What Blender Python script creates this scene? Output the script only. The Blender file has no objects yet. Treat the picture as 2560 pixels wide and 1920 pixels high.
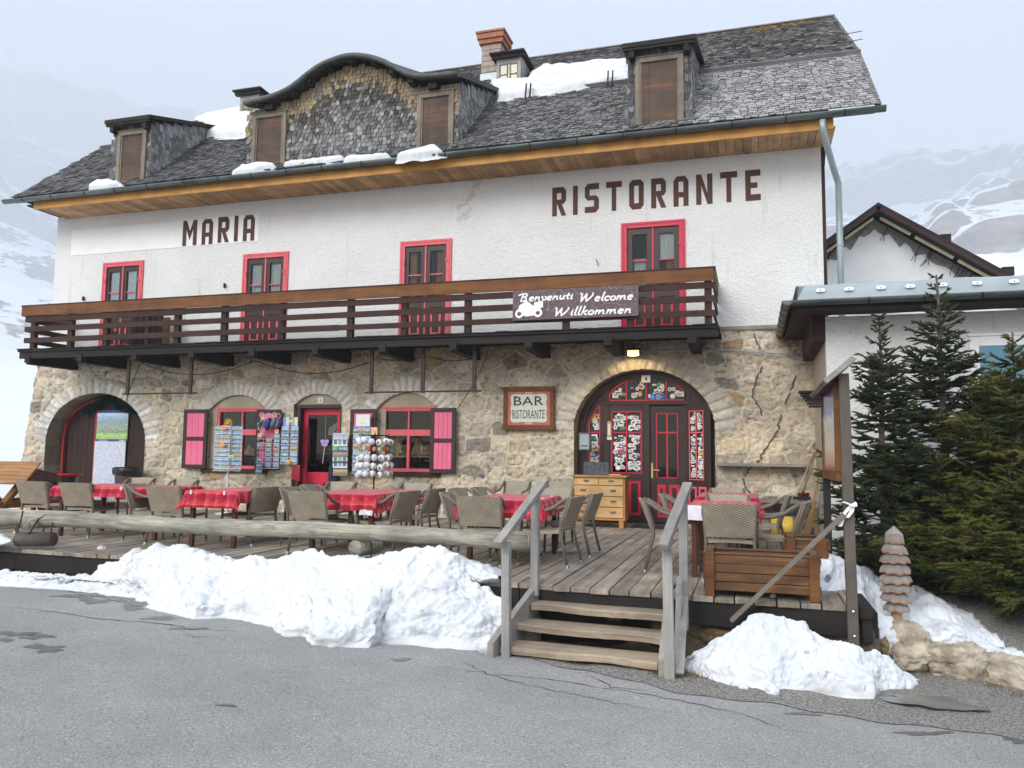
import bpy, math, random
import numpy as np
from mathutils import Vector, Matrix
rng = random.Random(7)
rad = math.radians
SC = bpy.context.scene
COL = SC.collection

# ---------------------------------------------------------------- camera
YAW, PITCH, ROLL, FOCAL = rad(-16.8746), rad(5.2667), rad(0.6589), 1980.0
CAM = np.array([0.0, -15.0, 1.23])
_f = np.array([math.sin(YAW)*math.cos(PITCH), math.cos(YAW)*math.cos(PITCH), math.sin(PITCH)])
_r = np.array([math.cos(YAW), -math.sin(YAW), 0.0])
_u = np.cross(_r, _f)
CR = np.array([_r*math.cos(ROLL)+_u*math.sin(ROLL), -_r*math.sin(ROLL)+_u*math.cos(ROLL), _f])
cam_d = bpy.data.cameras.new('camera')
cam_d.sensor_width = 36.0
cam_d.lens = FOCAL/2560*36
cam_d.clip_end = 20000
cam = bpy.data.objects.new('camera', cam_d)
COL.objects.link(cam)
m = Matrix.Identity(4)
for i in range(3):
    m[i][0], m[i][1], m[i][2], m[i][3] = CR[0][i], CR[1][i], -CR[2][i], CAM[i]
cam.matrix_world = m
SC.camera = cam

# ---------------------------------------------------------------- sky, sun, exposure
SUN_EL, SUN_AZ = rad(31), rad(198)
w = bpy.data.worlds.new('World')
SC.world = w
w.use_nodes = True
nt = w.node_tree
nt.nodes.clear()
wo = nt.nodes.new('ShaderNodeOutputWorld')
sky = nt.nodes.new('ShaderNodeTexSky')
sky.sky_type = 'NISHITA'; sky.sun_disc = False
sky.sun_elevation = SUN_EL; sky.sun_rotation = SUN_AZ
b1 = nt.nodes.new('ShaderNodeBackground'); b1.inputs[1].default_value = 0.05
nt.links.new(sky.outputs[0], b1.inputs[0])
tc = nt.nodes.new('ShaderNodeTexCoord')
sep = nt.nodes.new('ShaderNodeSeparateXYZ'); nt.links.new(tc.outputs['Generated'], sep.inputs[0])
gr = nt.nodes.new('ShaderNodeValToRGB'); nt.links.new(sep.outputs[2], gr.inputs[0])
gr.color_ramp.elements[0].position = 0.0; gr.color_ramp.elements[0].color = (.25, .272, .305, 1)
gr.color_ramp.elements[1].position = 1.0; gr.color_ramp.elements[1].color = (1.40, 1.43, 1.46, 1)
e = gr.color_ramp.elements.new(0.40); e.color = (.285, .305, .335, 1)
cn = nt.nodes.new('ShaderNodeTexNoise'); cn.inputs['Scale'].default_value = 1.9; cn.inputs['Detail'].default_value = 4
mp = nt.nodes.new('ShaderNodeMapping'); mp.inputs['Scale'].default_value = (1, 1, 2.2)
nt.links.new(tc.outputs['Generated'], mp.inputs[0]); nt.links.new(mp.outputs[0], cn.inputs['Vector'])
cr = nt.nodes.new('ShaderNodeValToRGB'); nt.links.new(cn.outputs[0], cr.inputs[0])
cr.color_ramp.elements[0].position = .32; cr.color_ramp.elements[0].color = (.90, .955, 1.0, 1)
cr.color_ramp.elements[1].position = .68; cr.color_ramp.elements[1].color = (1.10, 1.07, 1.05, 1)
mu = nt.nodes.new('ShaderNodeMix'); mu.data_type = 'RGBA'; mu.blend_type = 'MULTIPLY'; mu.inputs[0].default_value = 1
nt.links.new(gr.outputs[0], mu.inputs[6]); nt.links.new(cr.outputs[0], mu.inputs[7])
b2 = nt.nodes.new('ShaderNodeBackground'); nt.links.new(mu.outputs[2], b2.inputs[0]); b2.inputs[1].default_value = 1.0
ad = nt.nodes.new('ShaderNodeAddShader')
nt.links.new(b1.outputs[0], ad.inputs[0]); nt.links.new(b2.outputs[0], ad.inputs[1]); nt.links.new(ad.outputs[0], wo.inputs[0])

sun_d = bpy.data.lights.new('sun', 'SUN')
sun_d.energy = 1.5; sun_d.angle = rad(28); sun_d.color = (1, .96, .90)
sun = bpy.data.objects.new('sun', sun_d); COL.objects.link(sun)
# azimuth measured from +Y clockwise; light comes from behind the camera, a little to the left
sdir = Vector((math.sin(SUN_AZ)*math.cos(SUN_EL), math.cos(SUN_AZ)*math.cos(SUN_EL), math.sin(SUN_EL)))
sun.rotation_euler = sdir.to_track_quat('Z', 'Y').to_euler()
sun.location = sdir*60
vs = SC.view_settings
vs.view_transform = 'Standard'; vs.look = 'None'; vs.exposure = 0.98; vs.gamma = 1.0
SC.cycles.max_bounces = 6; SC.cycles.diffuse_bounces = 3; SC.cycles.glossy_bounces = 3
SC.cycles.transparent_max_bounces = 8; SC.cycles.volume_bounces = 3
SC.cycles.caustics_reflective = False; SC.cycles.caustics_refractive = False
SC.cycles.use_denoising = True

# ---------------------------------------------------------------- survey helpers: photo pixel -> place on a known plane
def ray(px, py):
    return CR.T @ np.array([(px-1280)/FOCAL, -(py-960)/FOCAL, 1.0])
def F(px, py, Y=0.0):
    d = ray(px, py); return CAM + d*((Y-CAM[1])/d[1])
def G(px, py, Zz=0.0):
    d = ray(px, py); return CAM + d*((Zz-CAM[2])/d[2])
def roadz(X, Y): return -.40-.026*X-.027*(Y+15)
def RD(px, py):
    d = ray(px, py); n = np.array([.026, .027, 1.0])
    return CAM + d*(-(CAM@n+.405+.40)/(d@n))
def ONP(px, py, P0, n):
    d = ray(px, py); n = np.array(n, float)
    return CAM + d*(((np.array(P0)-CAM)@n)/(d@n))
def FX(px, py, Y=0): return float(F(px, py, Y)[0])
def FZ(px, py, Y=0): return float(F(px, py, Y)[2])
D = 2560/2212

# ---------------------------------------------------------------- noise
def _hash(i, j, k, s):
    h = (i*374761393 + j*668265263 + k*2147483647 + s*974711) & 0xffffffff
    h = ((h ^ (h >> 13))*1274126177) & 0xffffffff
    return ((h ^ (h >> 16)) & 0xffff)/65535.0
def vnoise(P, s=0):
    P = np.asarray(P, float); I = np.floor(P).astype(np.int64); f = P-I; f = f*f*(3-2*f)
    out = 0
    for a in (0, 1):
        for b in (0, 1):
            for c in (0, 1):
                wgt = (f[:, 0] if a else 1-f[:, 0])*(f[:, 1] if b else 1-f[:, 1])*(f[:, 2] if c else 1-f[:, 2])
                out = out + wgt*_hash(I[:, 0]+a, I[:, 1]+b, I[:, 2]+c, s)
    return out*2-1
def fbm(P, o=4, s=0, g=.5):
    P = np.asarray(P, float); t = 0; a = 1
    for i in range(o):
        t = t+a*vnoise(P*(2**i)+17.3*i, s+i); a *= g
    return t

# ---------------------------------------------------------------- mesh builder
WL = {}
class MB:
    def __init__(s):
        s.v = []; s.f = []; s.m = []; s.c = {}; s.uv = {}
    def add(s, vs, fs, mat=0, col=None, uvs=None):
        b = len(s.v); s.v.extend([tuple(map(float, p)) for p in vs])
        for i, f in enumerate(fs):
            if col is not None: s.c[len(s.f)] = col
            if uvs is not None: s.uv[len(s.f)] = [uvs[j] for j in f]
            s.f.append(tuple(b+j for j in f)); s.m.append(mat)
        return b
    def obox(s, c, ax, h, mat=0, col=None):
        c = np.array(c, float); ax = [np.array(a, float) for a in ax]
        vs = [c+ax[0]*h[0]*i+ax[1]*h[1]*j+ax[2]*h[2]*k for k in (-1, 1) for j in (-1, 1) for i in (-1, 1)]
        s.add(vs, [(0, 2, 3, 1), (4, 5, 7, 6), (0, 1, 5, 4), (2, 6, 7, 3), (0, 4, 6, 2), (1, 3, 7, 5)], mat, col)
    def box(s, x0, x1, y0, y1, z0, z1, mat=0, col=None):
        s.obox(((x0+x1)/2, (y0+y1)/2, (z0+z1)/2), ((1, 0, 0), (0, 1, 0), (0, 0, 1)), (abs(x1-x0)/2, abs(y1-y0)/2, abs(z1-z0)/2), mat, col)
    def bar(s, p, q, wd, ht, mat=0, up=(0, 0, 1), col=None):
        p = np.array(p, float); q = np.array(q, float); d = q-p; L = np.linalg.norm(d); d = d/L
        sd = np.cross(d, up); sd = sd/(np.linalg.norm(sd)+1e-9); u2 = np.cross(sd, d)
        s.obox((p+q)/2, (d, sd, u2), (L/2, wd/2, ht/2), mat, col)
    def tube(s, pts, r, seg=8, mat=0, cap=True, col=None, squash=1.0):
        pts = [np.array(p, float) for p in pts]; n = len(pts)
        rs = r if isinstance(r, (list, tuple)) else [r]*n
        d0 = pts[1]-pts[0]; ref = np.array([0, 0, 1.0]) if abs(d0[2]) < .9*np.linalg.norm(d0) else np.array([0, 1.0, 0])
        vs = []; sd = None
        for i in range(n):
            t = pts[min(i+1, n-1)]-pts[max(i-1, 0)]; t = t/(np.linalg.norm(t)+1e-9)
            sd = np.cross(t, ref) if sd is None else sd-t*(sd@t)
            sd = sd/(np.linalg.norm(sd)+1e-9); u2 = np.cross(sd, t)
            for j in range(seg):
                a = 2*math.pi*j/seg; vs.append(pts[i]+sd*math.cos(a)*rs[i]+u2*math.sin(a)*rs[i]*squash)
        fs = [(i*seg+j, i*seg+(j+1) % seg, (i+1)*seg+(j+1) % seg, (i+1)*seg+j) for i in range(n-1) for j in range(seg)]
        if cap: fs += [tuple(range(seg))[::-1], tuple((n-1)*seg+j for j in range(seg))]
        s.add(vs, fs, mat, col)
    def ext(s, poly, o, du, dv, dw, L, mat=0, col=None):
        o, du, dv, dw = [np.array(a, float) for a in (o, du, dv, dw)]
        n = len(poly); a = [o+du*p[0]+dv*p[1] for p in poly]
        s.add(a+[p+dw*L for p in a], [tuple(range(n)), tuple(range(2*n-1, n-1, -1))]+[(i, i+n, (i+1) % n+n, (i+1) % n) for i in range(n)], mat, col)
    def xz(s, poly, y0, y1, mat=0, col=None):     # polygon in the facade plane, given depth
        s.ext(poly, (0, y0, 0), (1, 0, 0), (0, 0, 1), (0, 1, 0), y1-y0, mat, col)
    def lathe(s, prof, c=(0, 0, 0), seg=16, mat=0, axis='z', col=None):
        vs = []
        for r, z in prof:
            for j in range(seg):
                a = 2*math.pi*j/seg; p = (r*math.cos(a), r*math.sin(a), z)
                if axis == 'x': p = (p[2], p[0], p[1])
                if axis == 'y': p = (p[0], p[2], p[1])
                vs.append((p[0]+c[0], p[1]+c[1], p[2]+c[2]))
        n = len(prof)
        s.add(vs, [(i*seg+j, i*seg+(j+1) % seg, (i+1)*seg+(j+1) % seg, (i+1)*seg+j) for i in range(n-1) for j in range(seg)]+[tuple(range(seg))[::-1], tuple((n-1)*seg+j for j in range(seg))], mat, col)
    def grid(s, P, mat=0, uv=None, closed=False):   # P: (n,m,3)
        n, q = P.shape[:2]
        fs = [(i*q+j, i*q+j+1, (i+1)*q+j+1, (i+1)*q+j) for i in range(n-1) for j in range(q-1)]
        s.add(P.reshape(-1, 3), fs, mat, None, None if uv is None else [tuple(a) for a in uv.reshape(-1, 2)])
    def sheet(s, P, nrm_off, mat=0, uv=None):       # grid with thickness: offset by a vector field or a vector
        n, q = P.shape[:2]; Q = P+nrm_off
        b = [(i*q+j) for j in range(q) for i in (0,)]
        s.grid(P, mat, uv); s.grid(Q[::-1], mat, None if uv is None else uv[::-1])
        rim = [(0, j) for j in range(q)]+[(i, q-1) for i in range(1, n)]+[(n-1, j) for j in range(q-2, -1, -1)]+[(i, 0) for i in range(n-2, 0, -1)]
        k = len(rim); vs = [P[a] for a in rim]+[Q[a] for a in rim]
        s.add(vs, [((i+1) % k, i, i+k, (i+1) % k+k) for i in range(k)], mat, None, None if uv is None else [tuple(uv[a]) for a in rim]*2)
    def build(s, name, mats, parent=None, smooth=False, bevel=0, loc=None, **props):
        if not isinstance(mats, (list, tuple)): mats = [mats]
        me = bpy.data.meshes.new(name)
        org = np.array(WL.get(parent, (0, 0, 0)) if loc is None else loc, float)
        v = np.array(s.v, float)-org
        me.from_pydata(v.tolist(), [], s.f)
        for mt in mats: me.materials.append(mt)
        if len(mats) > 1: me.polygons.foreach_set('material_index', s.m)
        if s.c:
            at = me.color_attributes.new('col', 'FLOAT_COLOR', 'CORNER')
            arr = []
            for i, f in enumerate(s.f):
                c = s.c.get(i, (.5, .5, .5)); arr.extend((c[0], c[1], c[2], 1.0)*len(f))
            at.data.foreach_set('color', arr)
        if s.uv:
            ul = me.uv_layers.new(name='uv'); arr = []
            for i, f in enumerate(s.f):
                u = s.uv.get(i) or [(0, 0)]*len(f)
                for p in u: arr.extend((float(p[0]), float(p[1])))
            ul.data.foreach_set('uv', arr)
        if smooth: me.polygons.foreach_set('use_smooth', [True]*len(s.f))
        me.update()
        o = bpy.data.objects.new(name, me); COL.objects.link(o)
        if parent is not None:
            o.parent = parent; WL[o] = WL[parent]
        else:
            o.location = org; WL[o] = org
        if bevel:
            bm = o.modifiers.new('edge', 'BEVEL'); bm.width = bevel; bm.segments = 2; bm.limit_method = 'ANGLE'; bm.angle_limit = rad(50)
        for kx, vx in props.items(): o[kx] = vx
        return o
def thing(name, label, cat, loc=(0, 0, 0), rz=0, group=None):
    o = bpy.data.objects.new(name, None); COL.objects.link(o); o.empty_display_size = .1
    o.location = loc; o.rotation_euler = (0, 0, rz); o['label'] = label; o['category'] = cat
    if group: o['group'] = group
    WL[o] = np.array(loc, float)
    return o
def tag(o, label, cat, group=None, kind=None):
    o['label'] = label; o['category'] = cat
    if group: o['group'] = group
    if kind: o['kind'] = kind
    return o
def dup(root, loc, rz, label=None, group=None, scale=None):
    r = root.copy(); COL.objects.link(r); r.location = loc; r.rotation_euler = (0, 0, rz)
    if scale: r.scale = scale
    if label: r['label'] = label
    if group: r['group'] = group
    for ch in KIDS[root]:
        c = ch.copy(); COL.objects.link(c); c.parent = r
        for gch in KIDS.get(ch, ()):
            d = gch.copy(); COL.objects.link(d); d.parent = c
    return r
KIDS = {}
def note_kids(root):
    ob = [o for o in COL.objects]
    KIDS[root] = [o for o in ob if o.parent == root]
    for c in KIDS[root]: KIDS[c] = [o for o in ob if o.parent == c]

# ---------------------------------------------------------------- materials
def nn(t, typ, **kw):
    n = t.nodes.new('ShaderNode'+typ)
    for k, v in kw.items(): setattr(n, k, v)
    return n
def ramp(t, src, stops):
    r = nn(t, 'ValToRGB'); t.links.new(src, r.inputs[0]); el = r.color_ramp.elements
    el[0].position, el[0].color = stops[0][0], (*stops[0][1], 1)
    el[1].position, el[1].color = stops[-1][0], (*stops[-1][1], 1)
    for p, c in stops[1:-1]:
        e = el.new(p); e.color = (*c, 1)
    return r.outputs[0]
def mixc(t, a, b, fac, blend='MIX'):
    m = nn(t, 'Mix'); m.data_type = 'RGBA'; m.blend_type = blend
    for i, x in ((0, fac), (6, a), (7, b)):
        if isinstance(x, (int, float)): m.inputs[i].default_value = x
        elif isinstance(x, tuple): m.inputs[i].default_value = (*x, 1)
        else: t.links.new(x, m.inputs[i])
    return m.outputs[2]
def mth(t, op, a, b=0.0):
    m = nn(t, 'Math'); m.operation = op
    for i, x in ((0, a), (1, b)):
        if isinstance(x, (int, float)): m.inputs[i].default_value = x
        else: t.links.new(x, m.inputs[i])
    return m.outputs[0]
def coords(t, stretch=(1, 1, 1), src='Object'):
    c = nn(t, 'TexCoord'); mpn = nn(t, 'Mapping'); mpn.inputs['Scale'].default_value = stretch
    t.links.new(c.outputs[src], mpn.inputs[0]); return mpn.outputs[0]
def noise(t, vec, scale, detail=5, rough=.55, dist=0):
    n = nn(t, 'TexNoise'); n.inputs['Scale'].default_value = scale; n.inputs['Detail'].default_value = detail
    n.inputs['Roughness'].default_value = rough; n.inputs['Distortion'].default_value = dist
    t.links.new(vec, n.inputs['Vector']); return n.outputs[0]
def newmat(name, rough=.7, metal=0, spec=.4):
    mt = bpy.data.materials.new(name); mt.use_nodes = True; t = mt.node_tree
    b = t.nodes['Principled BSDF']; b.inputs['Roughness'].default_value = rough; b.inputs['Metallic'].default_value = metal
    b.inputs['Specular IOR Level'].default_value = spec
    return mt, t, b
def bumpto(t, b, h, strength, dist=.01):
    n = nn(t, 'Bump'); n.inputs['Strength'].default_value = strength; n.inputs['Distance'].default_value = dist
    t.links.new(h, n.inputs['Height']); t.links.new(n.outputs[0], b.inputs['Normal'])
def mat(name, c1, c2=None, scale=6, stretch=(1, 1, 1), rough=.7, metal=0, bump=0, bscale=None, attr=False, lo=.35, hi=.65, detail=5, spec=.4, c3=None, rnd=False, bdist=.01):
    mt, t, b = newmat(name, rough, metal, spec)
    v = coords(t, stretch)
    if rnd:
        oi = nn(t, 'ObjectInfo'); ml = nn(t, 'VectorMath'); ml.operation = 'SCALE'; ml.inputs[0].default_value = (13, 7, 5)
        t.links.new(oi.outputs['Random'], ml.inputs['Scale']); a = nn(t, 'VectorMath'); t.links.new(v, a.inputs[0]); t.links.new(ml.outputs[0], a.inputs[1]); v = a.outputs[0]
    n = noise(t, v, scale, detail)
    c2 = c2 or tuple(x*.8 for x in c1)
    stops = [(lo, c2), (hi, c1)]
    if c3: stops = [(lo, c3), ((lo+hi)/2, c2), (hi, c1)]
    col = ramp(t, n, stops)
    if attr:
        at = nn(t, 'Attribute'); at.attribute_name = 'col'
        col = mixc(t, col, at.outputs['Color'], 1.0, 'MULTIPLY')
    t.links.new(col, b.inputs['Base Color'])
    if bump: bumpto(t, b, noise(t, v, bscale or scale*3, 4) if bscale else n, bump, bdist)
    return mt
def wood(name, c1, c2, axis='x', scale=9, rough=.75, bump=.25, c3=None, knots=False, attr=False, lo=.3, hi=.7, rnd=True):
    st = {'log': (.22, 2.2, 2.2), 'x': (.06, 1, 1), 'y': (1, .06, 1), 'z': (1, 1, .06)}[axis]
    mt, t, b = newmat(name, rough, 0, .3)
    v = coords(t, st)
    if rnd:
        oi = nn(t, 'ObjectInfo'); ml = nn(t, 'VectorMath'); ml.operation = 'SCALE'; ml.inputs[0].default_value = (3, 17, 11)
        t.links.new(oi.outputs['Random'], ml.inputs['Scale']); a = nn(t, 'VectorMath'); t.links.new(v, a.inputs[0]); t.links.new(ml.outputs[0], a.inputs[1]); v = a.outputs[0]
    n = noise(t, v, scale, 7, .65, 1.2); n2 = noise(t, v, scale*5, 3, .6)
    f = mth(t, 'ADD', mth(t, 'MULTIPLY', n, .72), mth(t, 'MULTIPLY', n2, .28))
    stops = [(lo, c2), (hi, c1)] if not c3 else [(lo, c3), ((lo+hi)/2, c2), (hi, c1)]
    col = ramp(t, f, stops)
    v2 = coords(t, (1, 1, 1)); blot = noise(t, v2, 2.3, 4)
    col = mixc(t, col, ramp(t, blot, [(.35, (.72, .72, .74)), (.65, (1.12, 1.1, 1.06))]), 1.0, 'MULTIPLY')
    if attr:
        at = nn(t, 'Attribute'); at.attribute_name = 'col'
        col = mixc(t, col, at.outputs['Color'], 1.0, 'MULTIPLY')
    t.links.new(col, b.inputs['Base Color']); bumpto(t, b, f, bump, .006)
    return mt
M = {}
M['beam'] = wood('dark_brown_wood', (.062, .028, .02), (.03, .014, .011), 'x')
M['beamz'] = wood('dark_brown_wood_upright', (.05, .024, .019), (.026, .013, .011), 'z')
M['black_wood'] = wood('blackened_wood', (.028, .022, .02), (.012, .01, .01), 'x')
M['rail_brown'] = wood('varnished_brown_board', (.24, .105, .036), (.095, .036, .013), 'x', scale=7, lo=.25, hi=.75)
M['orange_wood'] = wood('orange_varnished_board', (.62, .32, .075), (.42, .195, .045), 'x', rough=.5)
M['soffit'] = wood('soffit_boards', (.64, .41, .215), (.43, .26, .125), 'y', attr=True, rnd=False)
M['grey_wood'] = wood('weathered_grey_wood', (.40, .39, .37), (.22, .215, .205), 'z', scale=10, lo=.25, hi=.7)
M['grey_woodx'] = wood('weathered_grey_wood_flat', (.36, .33, .285), (.19, .165, .14), 'x', scale=8, lo=.25, hi=.7)
M['grey_woody'] = wood('weathered_grey_wood_deep', (.36, .34, .31), (.20, .185, .17), 'y', scale=8, lo=.25, hi=.7)
M['tread'] = wood('worn_step_wood', (.54, .445, .32), (.32, .255, .185), 'x', scale=8, c3=(.13, .10, .08), lo=.2, hi=.75)
M['deck'] = wood('weathered_deck_boards', (.43, .385, .335), (.265, .23, .195), 'y', scale=9, c3=(.11, .092, .08), attr=True, rnd=False, lo=.28, hi=.68, bump=.5)
M['log'] = wood('peeled_grey_log', (.46, .44, .365), (.285, .27, .22), 'log', scale=6, c3=(.07, .062, .048), lo=.30, hi=.66)
M['old_board'] = wood('old_shutter_ply', (.21, .098, .043), (.10, .066, .05), 'x', scale=6, c3=(.045, .042, .042), lo=.3, hi=.75)
M['old_frame'] = wood('old_window_casing', (.27, .235, .18), (.15, .13, .105), 'z')
M['fir'] = wood('pale_pine', (.68, .44, .205), (.50, .29, .115), 'x', scale=6, rough=.5)
M['firz'] = wood('pale_pine_side', (.52, .28, .09), (.38, .18, .05), 'z', scale=6, rough=.5)
M['planter'] = wood('planter_boards', (.33, .235, .15), (.175, .086, .038), 'x', scale=8, c3=(.06, .034, .022), lo=.32, hi=.76)
M['post_wood'] = wood('dark_weathered_post', (.15, .125, .10), (.065, .055, .048), 'z', scale=10, lo=.25, hi=.7)
M['brace_wood'] = wood('grey_brown_brace', (.22, .19, .155), (.115, .10, .088), 'x', scale=9, lo=.25, hi=.7)
M['bench'] = wood('picnic_bench_wood', (.46, .245, .10), (.27, .13, .05), 'x', scale=7)
M['leg_brown'] = wood('red_brown_table_leg', (.12, .042, .022), (.07, .025, .015), 'z')
M['sculpt'] = wood('silvered_larch', (.43, .39, .345), (.22, .20, .18), 'x', scale=9)
M['sculpt_cut'] = mat('cut_larch_face', (.47, .25, .15), (.34, .16, .095), 12)
M['pink'] = mat('pink_red_paint', (.72, .125, .15), (.62, .10, .125), 8, rough=.55, bump=.1, bscale=40)
M['red'] = mat('red_door_paint', (.56, .012, .05), (.49, .011, .043), 5, rough=.4, bump=.08, bscale=40)
M['shut_pink'] = mat('shutter_pink_paint', (.78, .155, .27), (.70, .13, .235), 4, rough=.55, bump=.1, bscale=30)
M['dk_paint'] = mat('dark_brown_paint', (.038, .016, .014), (.024, .011, .010), 7, rough=.45, bump=.08, bscale=30)
M['letter'] = mat('brown_sign_paint', (.105, .045, .032), (.075, .034, .026), 25, rough=.8, bump=.3, bscale=90)
M['black'] = mat('black_matt', (.012, .012, .013), (.008, .008, .009), 8)
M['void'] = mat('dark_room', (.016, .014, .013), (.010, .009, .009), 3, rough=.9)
M['steel'] = mat('galvanised_steel', (.15, .18, .18), (.07, .085, .085), 3, stretch=(.4, 2, 2), rough=.45, metal=.55)
M['steel2'] = mat('galvanised_steel_pale', (.36, .42, .43), (.26, .31, .32), 3, rough=.5, metal=.4)
M['lead'] = mat('lead_flashing', (.23, .20, .215), (.17, .15, .16), 4, rough=.5, metal=.2)
M['iron'] = mat('rusty_dark_iron', (.045, .032, .028), (.025, .02, .019), 15, rough=.7)
M['white'] = mat('white_plastic', (.78, .78, .77), (.72, .72, .71), 5, rough=.4)
M['wire'] = mat('white_wire', (.70, .70, .70), (.6, .6, .6), 5, rough=.35)
M['chrome'] = mat('foot_cap_metal', (.62, .62, .62), (.5, .5, .5), 5, rough=.25, metal=.9)
M['tube'] = mat('taupe_tube', (.175, .148, .115), (.14, .118, .092), 60, stretch=(1, 1, 3), rough=.6, bump=.3, bscale=120)
M['curtain'] = mat('peach_curtain', (.55, .26, .13), (.40, .17, .08), 9, stretch=(6, 1, .3))
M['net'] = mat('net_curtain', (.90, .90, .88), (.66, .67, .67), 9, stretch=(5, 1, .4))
M['brick'] = mat('chimney_block', (.40, .33, .28), (.28, .22, .19), 6, rough=.9, bump=.4, bscale=30)
M['redbrick'] = mat('chimney_red_brick', (.42, .17, .10), (.30, .11, .07), 8, rough=.9, bump=.4, bscale=30)
M['yellow'] = mat('yellow_drum', (.68, .47, .055), (.60, .40, .04), 4, rough=.4)
M['redplastic'] = mat('red_plastic', (.55, .012, .014), (.5, .01, .012), 4, rough=.35)
M['bag'] = mat('black_bin_bag', (.014, .014, .017), (.01, .01, .012), 9, rough=.3, bump=.6, bscale=14)
M['broom'] = mat('broom_straw', (.27, .17, .07), (.14, .085, .035), 30, stretch=(4, 4, .4), bump=.4)
M['pole'] = wood('broom_pole', (.45, .24, .08), (.34, .17, .055), 'z')
M['membrane'] = mat('grey_roof_membrane', (.33, .38, .40), (.28, .325, .345), 2.5, rough=.5)
M['soil'] = mat('dark_earth', (.055, .045, .036), (.028, .024, .02), 9, rough=.95, bump=.6, bscale=35)
def mk_plaster():
    mt, t, b = newmat('white_roughcast', .9, 0, .2)
    v = coords(t)
    n = noise(t, v, 30, 6, .65); n2 = noise(t, v, .8, 5, .6); n3 = noise(t, coords(t, (3.5, 1, .35)), 1.6, 5)
    c = ramp(t, n2, [(.3, (.77, .77, .755)), (.7, (.86, .86, .85))])
    c = mixc(t, c, ramp(t, n, [(.25, (.80, .80, .79)), (.55, (1, 1, 1))]), 1.0, 'MULTIPLY')
    c = mixc(t, c, ramp(t, n3, [(.22, (.78, .75, .70)), (.40, (1, 1, 1))]), .8, 'MULTIPLY')
    t.links.new(c, b.inputs['Base Color'])
    h = mth(t, 'ADD', n, mth(t, 'MULTIPLY', noise(t, v, 11, 3), .8))
    bumpto(t, b, h, 1.0, .035)
    return mt
M['plaster'] = mk_plaster()
M['plaster_smooth'] = mat('smooth_whitewash', (.86, .86, .85), (.80, .80, .79), 2, rough=.9, bump=.08, bscale=25)
M['plaster_beige'] = mat('beige_render', (.50, .43, .34), (.42, .355, .275), 3, rough=.9, bump=.3, bscale=30)
M['tympanum'] = mat('buff_render', (.42, .36, .265), (.345, .295, .215), 2.5, rough=.9, bump=.15, bscale=20)
def mk_stone():
    mt, t, b = newmat('rubble_stone', .92, 0, .2)
    v = coords(t); at = nn(t, 'Attribute'); at.attribute_name = 'col'
    n = noise(t, v, 13, 8, .7, .5); n2 = noise(t, v, 42, 5, .72); n3 = noise(t, v, 1.1, 4)
    c = mixc(t, at.outputs['Color'], ramp(t, n, [(.27, (.54, .53, .52)), (.45, (1.0, .99, .97)), (.75, (1.30, 1.28, 1.23))]), 1.0, 'MULTIPLY')
    c = mixc(t, c, ramp(t, n2, [(.3, (.62, .61, .59)), (.5, (1.05, 1.04, 1.03))]), 1.0, 'MULTIPLY')
    c = mixc(t, c, ramp(t, n3, [(.35, (.84, .84, .86)), (.65, (1.1, 1.07, 1.02))]), 1.0, 'MULTIPLY')
    t.links.new(c, b.inputs['Base Color'])
    bumpto(t, b, mth(t, 'ADD', n, mth(t, 'MULTIPLY', n2, .5)), 1.0, .03)
    return mt
M['stone'] = mk_stone()
def mk_road():
    mt, t, b = newmat('old_asphalt', .85, 0, .35)
    v = coords(t); n = noise(t, v, 130, 2, .6); n2 = noise(t, v, .8, 8, .68); n3 = noise(t, v, 45, 3, .7)
    c = ramp(t, n2, [(.3, (.225, .222, .217)), (.7, (.315, .311, .304))])
    c = mixc(t, c, ramp(t, n, [(.30, (.52, .52, .53)), (.5, (1, 1, 1)), (.70, (1.75, 1.73, 1.70))]), 1.0, 'MULTIPLY')
    c = mixc(t, c, ramp(t, n3, [(.35, (.80, .80, .80)), (.6, (1.10, 1.10, 1.10))]), 1.0, 'MULTIPLY')
    t.links.new(c, b.inputs['Base Color']); bumpto(t, b, mth(t, 'ADD', n, n3), .7, .006)
    return mt
M['road'] = mk_road()
M['wet'] = mat('damp_asphalt', (.15, .148, .145), (.10, .099, .097), 40, rough=.4, bump=.3, bscale=120)
M['crack'] = mat('asphalt_crack', (.085, .082, .078), (.055, .053, .05), 20, rough=.95)
M['gravel'] = mat('grit_verge', (.34, .32, .295), (.13, .12, .108), 55, rough=.95, bump=1.0, bscale=70, lo=.4, hi=.6, bdist=.02)
M['puddle'] = mat('puddle_water', (.19, .185, .175), (.13, .125, .118), 9, rough=.25, spec=.4)
def mk_snow(dirt=.5):
    mt, t, b = newmat('old_snow', .75, 0, .3)
    v = coords(t); n = noise(t, v, 2.2, 6, .65); n2 = noise(t, v, 9, 6, .7); n3 = noise(t, v, 60, 4, .7)
    c = ramp(t, n, [(.3, (.62, .65, .69)), (.65, (.74, .757, .775))])
    c = mixc(t, c, ramp(t, n2, [(.26, (.62, .585, .55)), (.40, (1, 1, 1))]), dirt, 'MULTIPLY')
    at = nn(t, 'Attribute'); at.attribute_name = 'col'
    c = mixc(t, c, at.outputs['Color'], 1.0, 'MULTIPLY')
    t.links.new(c, b.inputs['Base Color'])
    b.inputs['Subsurface Weight'].default_value = .25; b.inputs['Subsurface Radius'].default_value = (.03, .035, .045); b.inputs['Subsurface Scale'].default_value = 1.0
    bumpto(t, b, mth(t, 'ADD', n2, mth(t, 'MULTIPLY', n3, .25)), .75, .03)
    return mt
M['snow'] = mk_snow()
M['shingle'] = mat('weathered_shingle', (1.12, 1.12, 1.12), (.72, .71, .70), 14, stretch=(1, 1, .35), rough=.8, attr=True, bump=.35, bscale=60, lo=.25, hi=.75)
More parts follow.
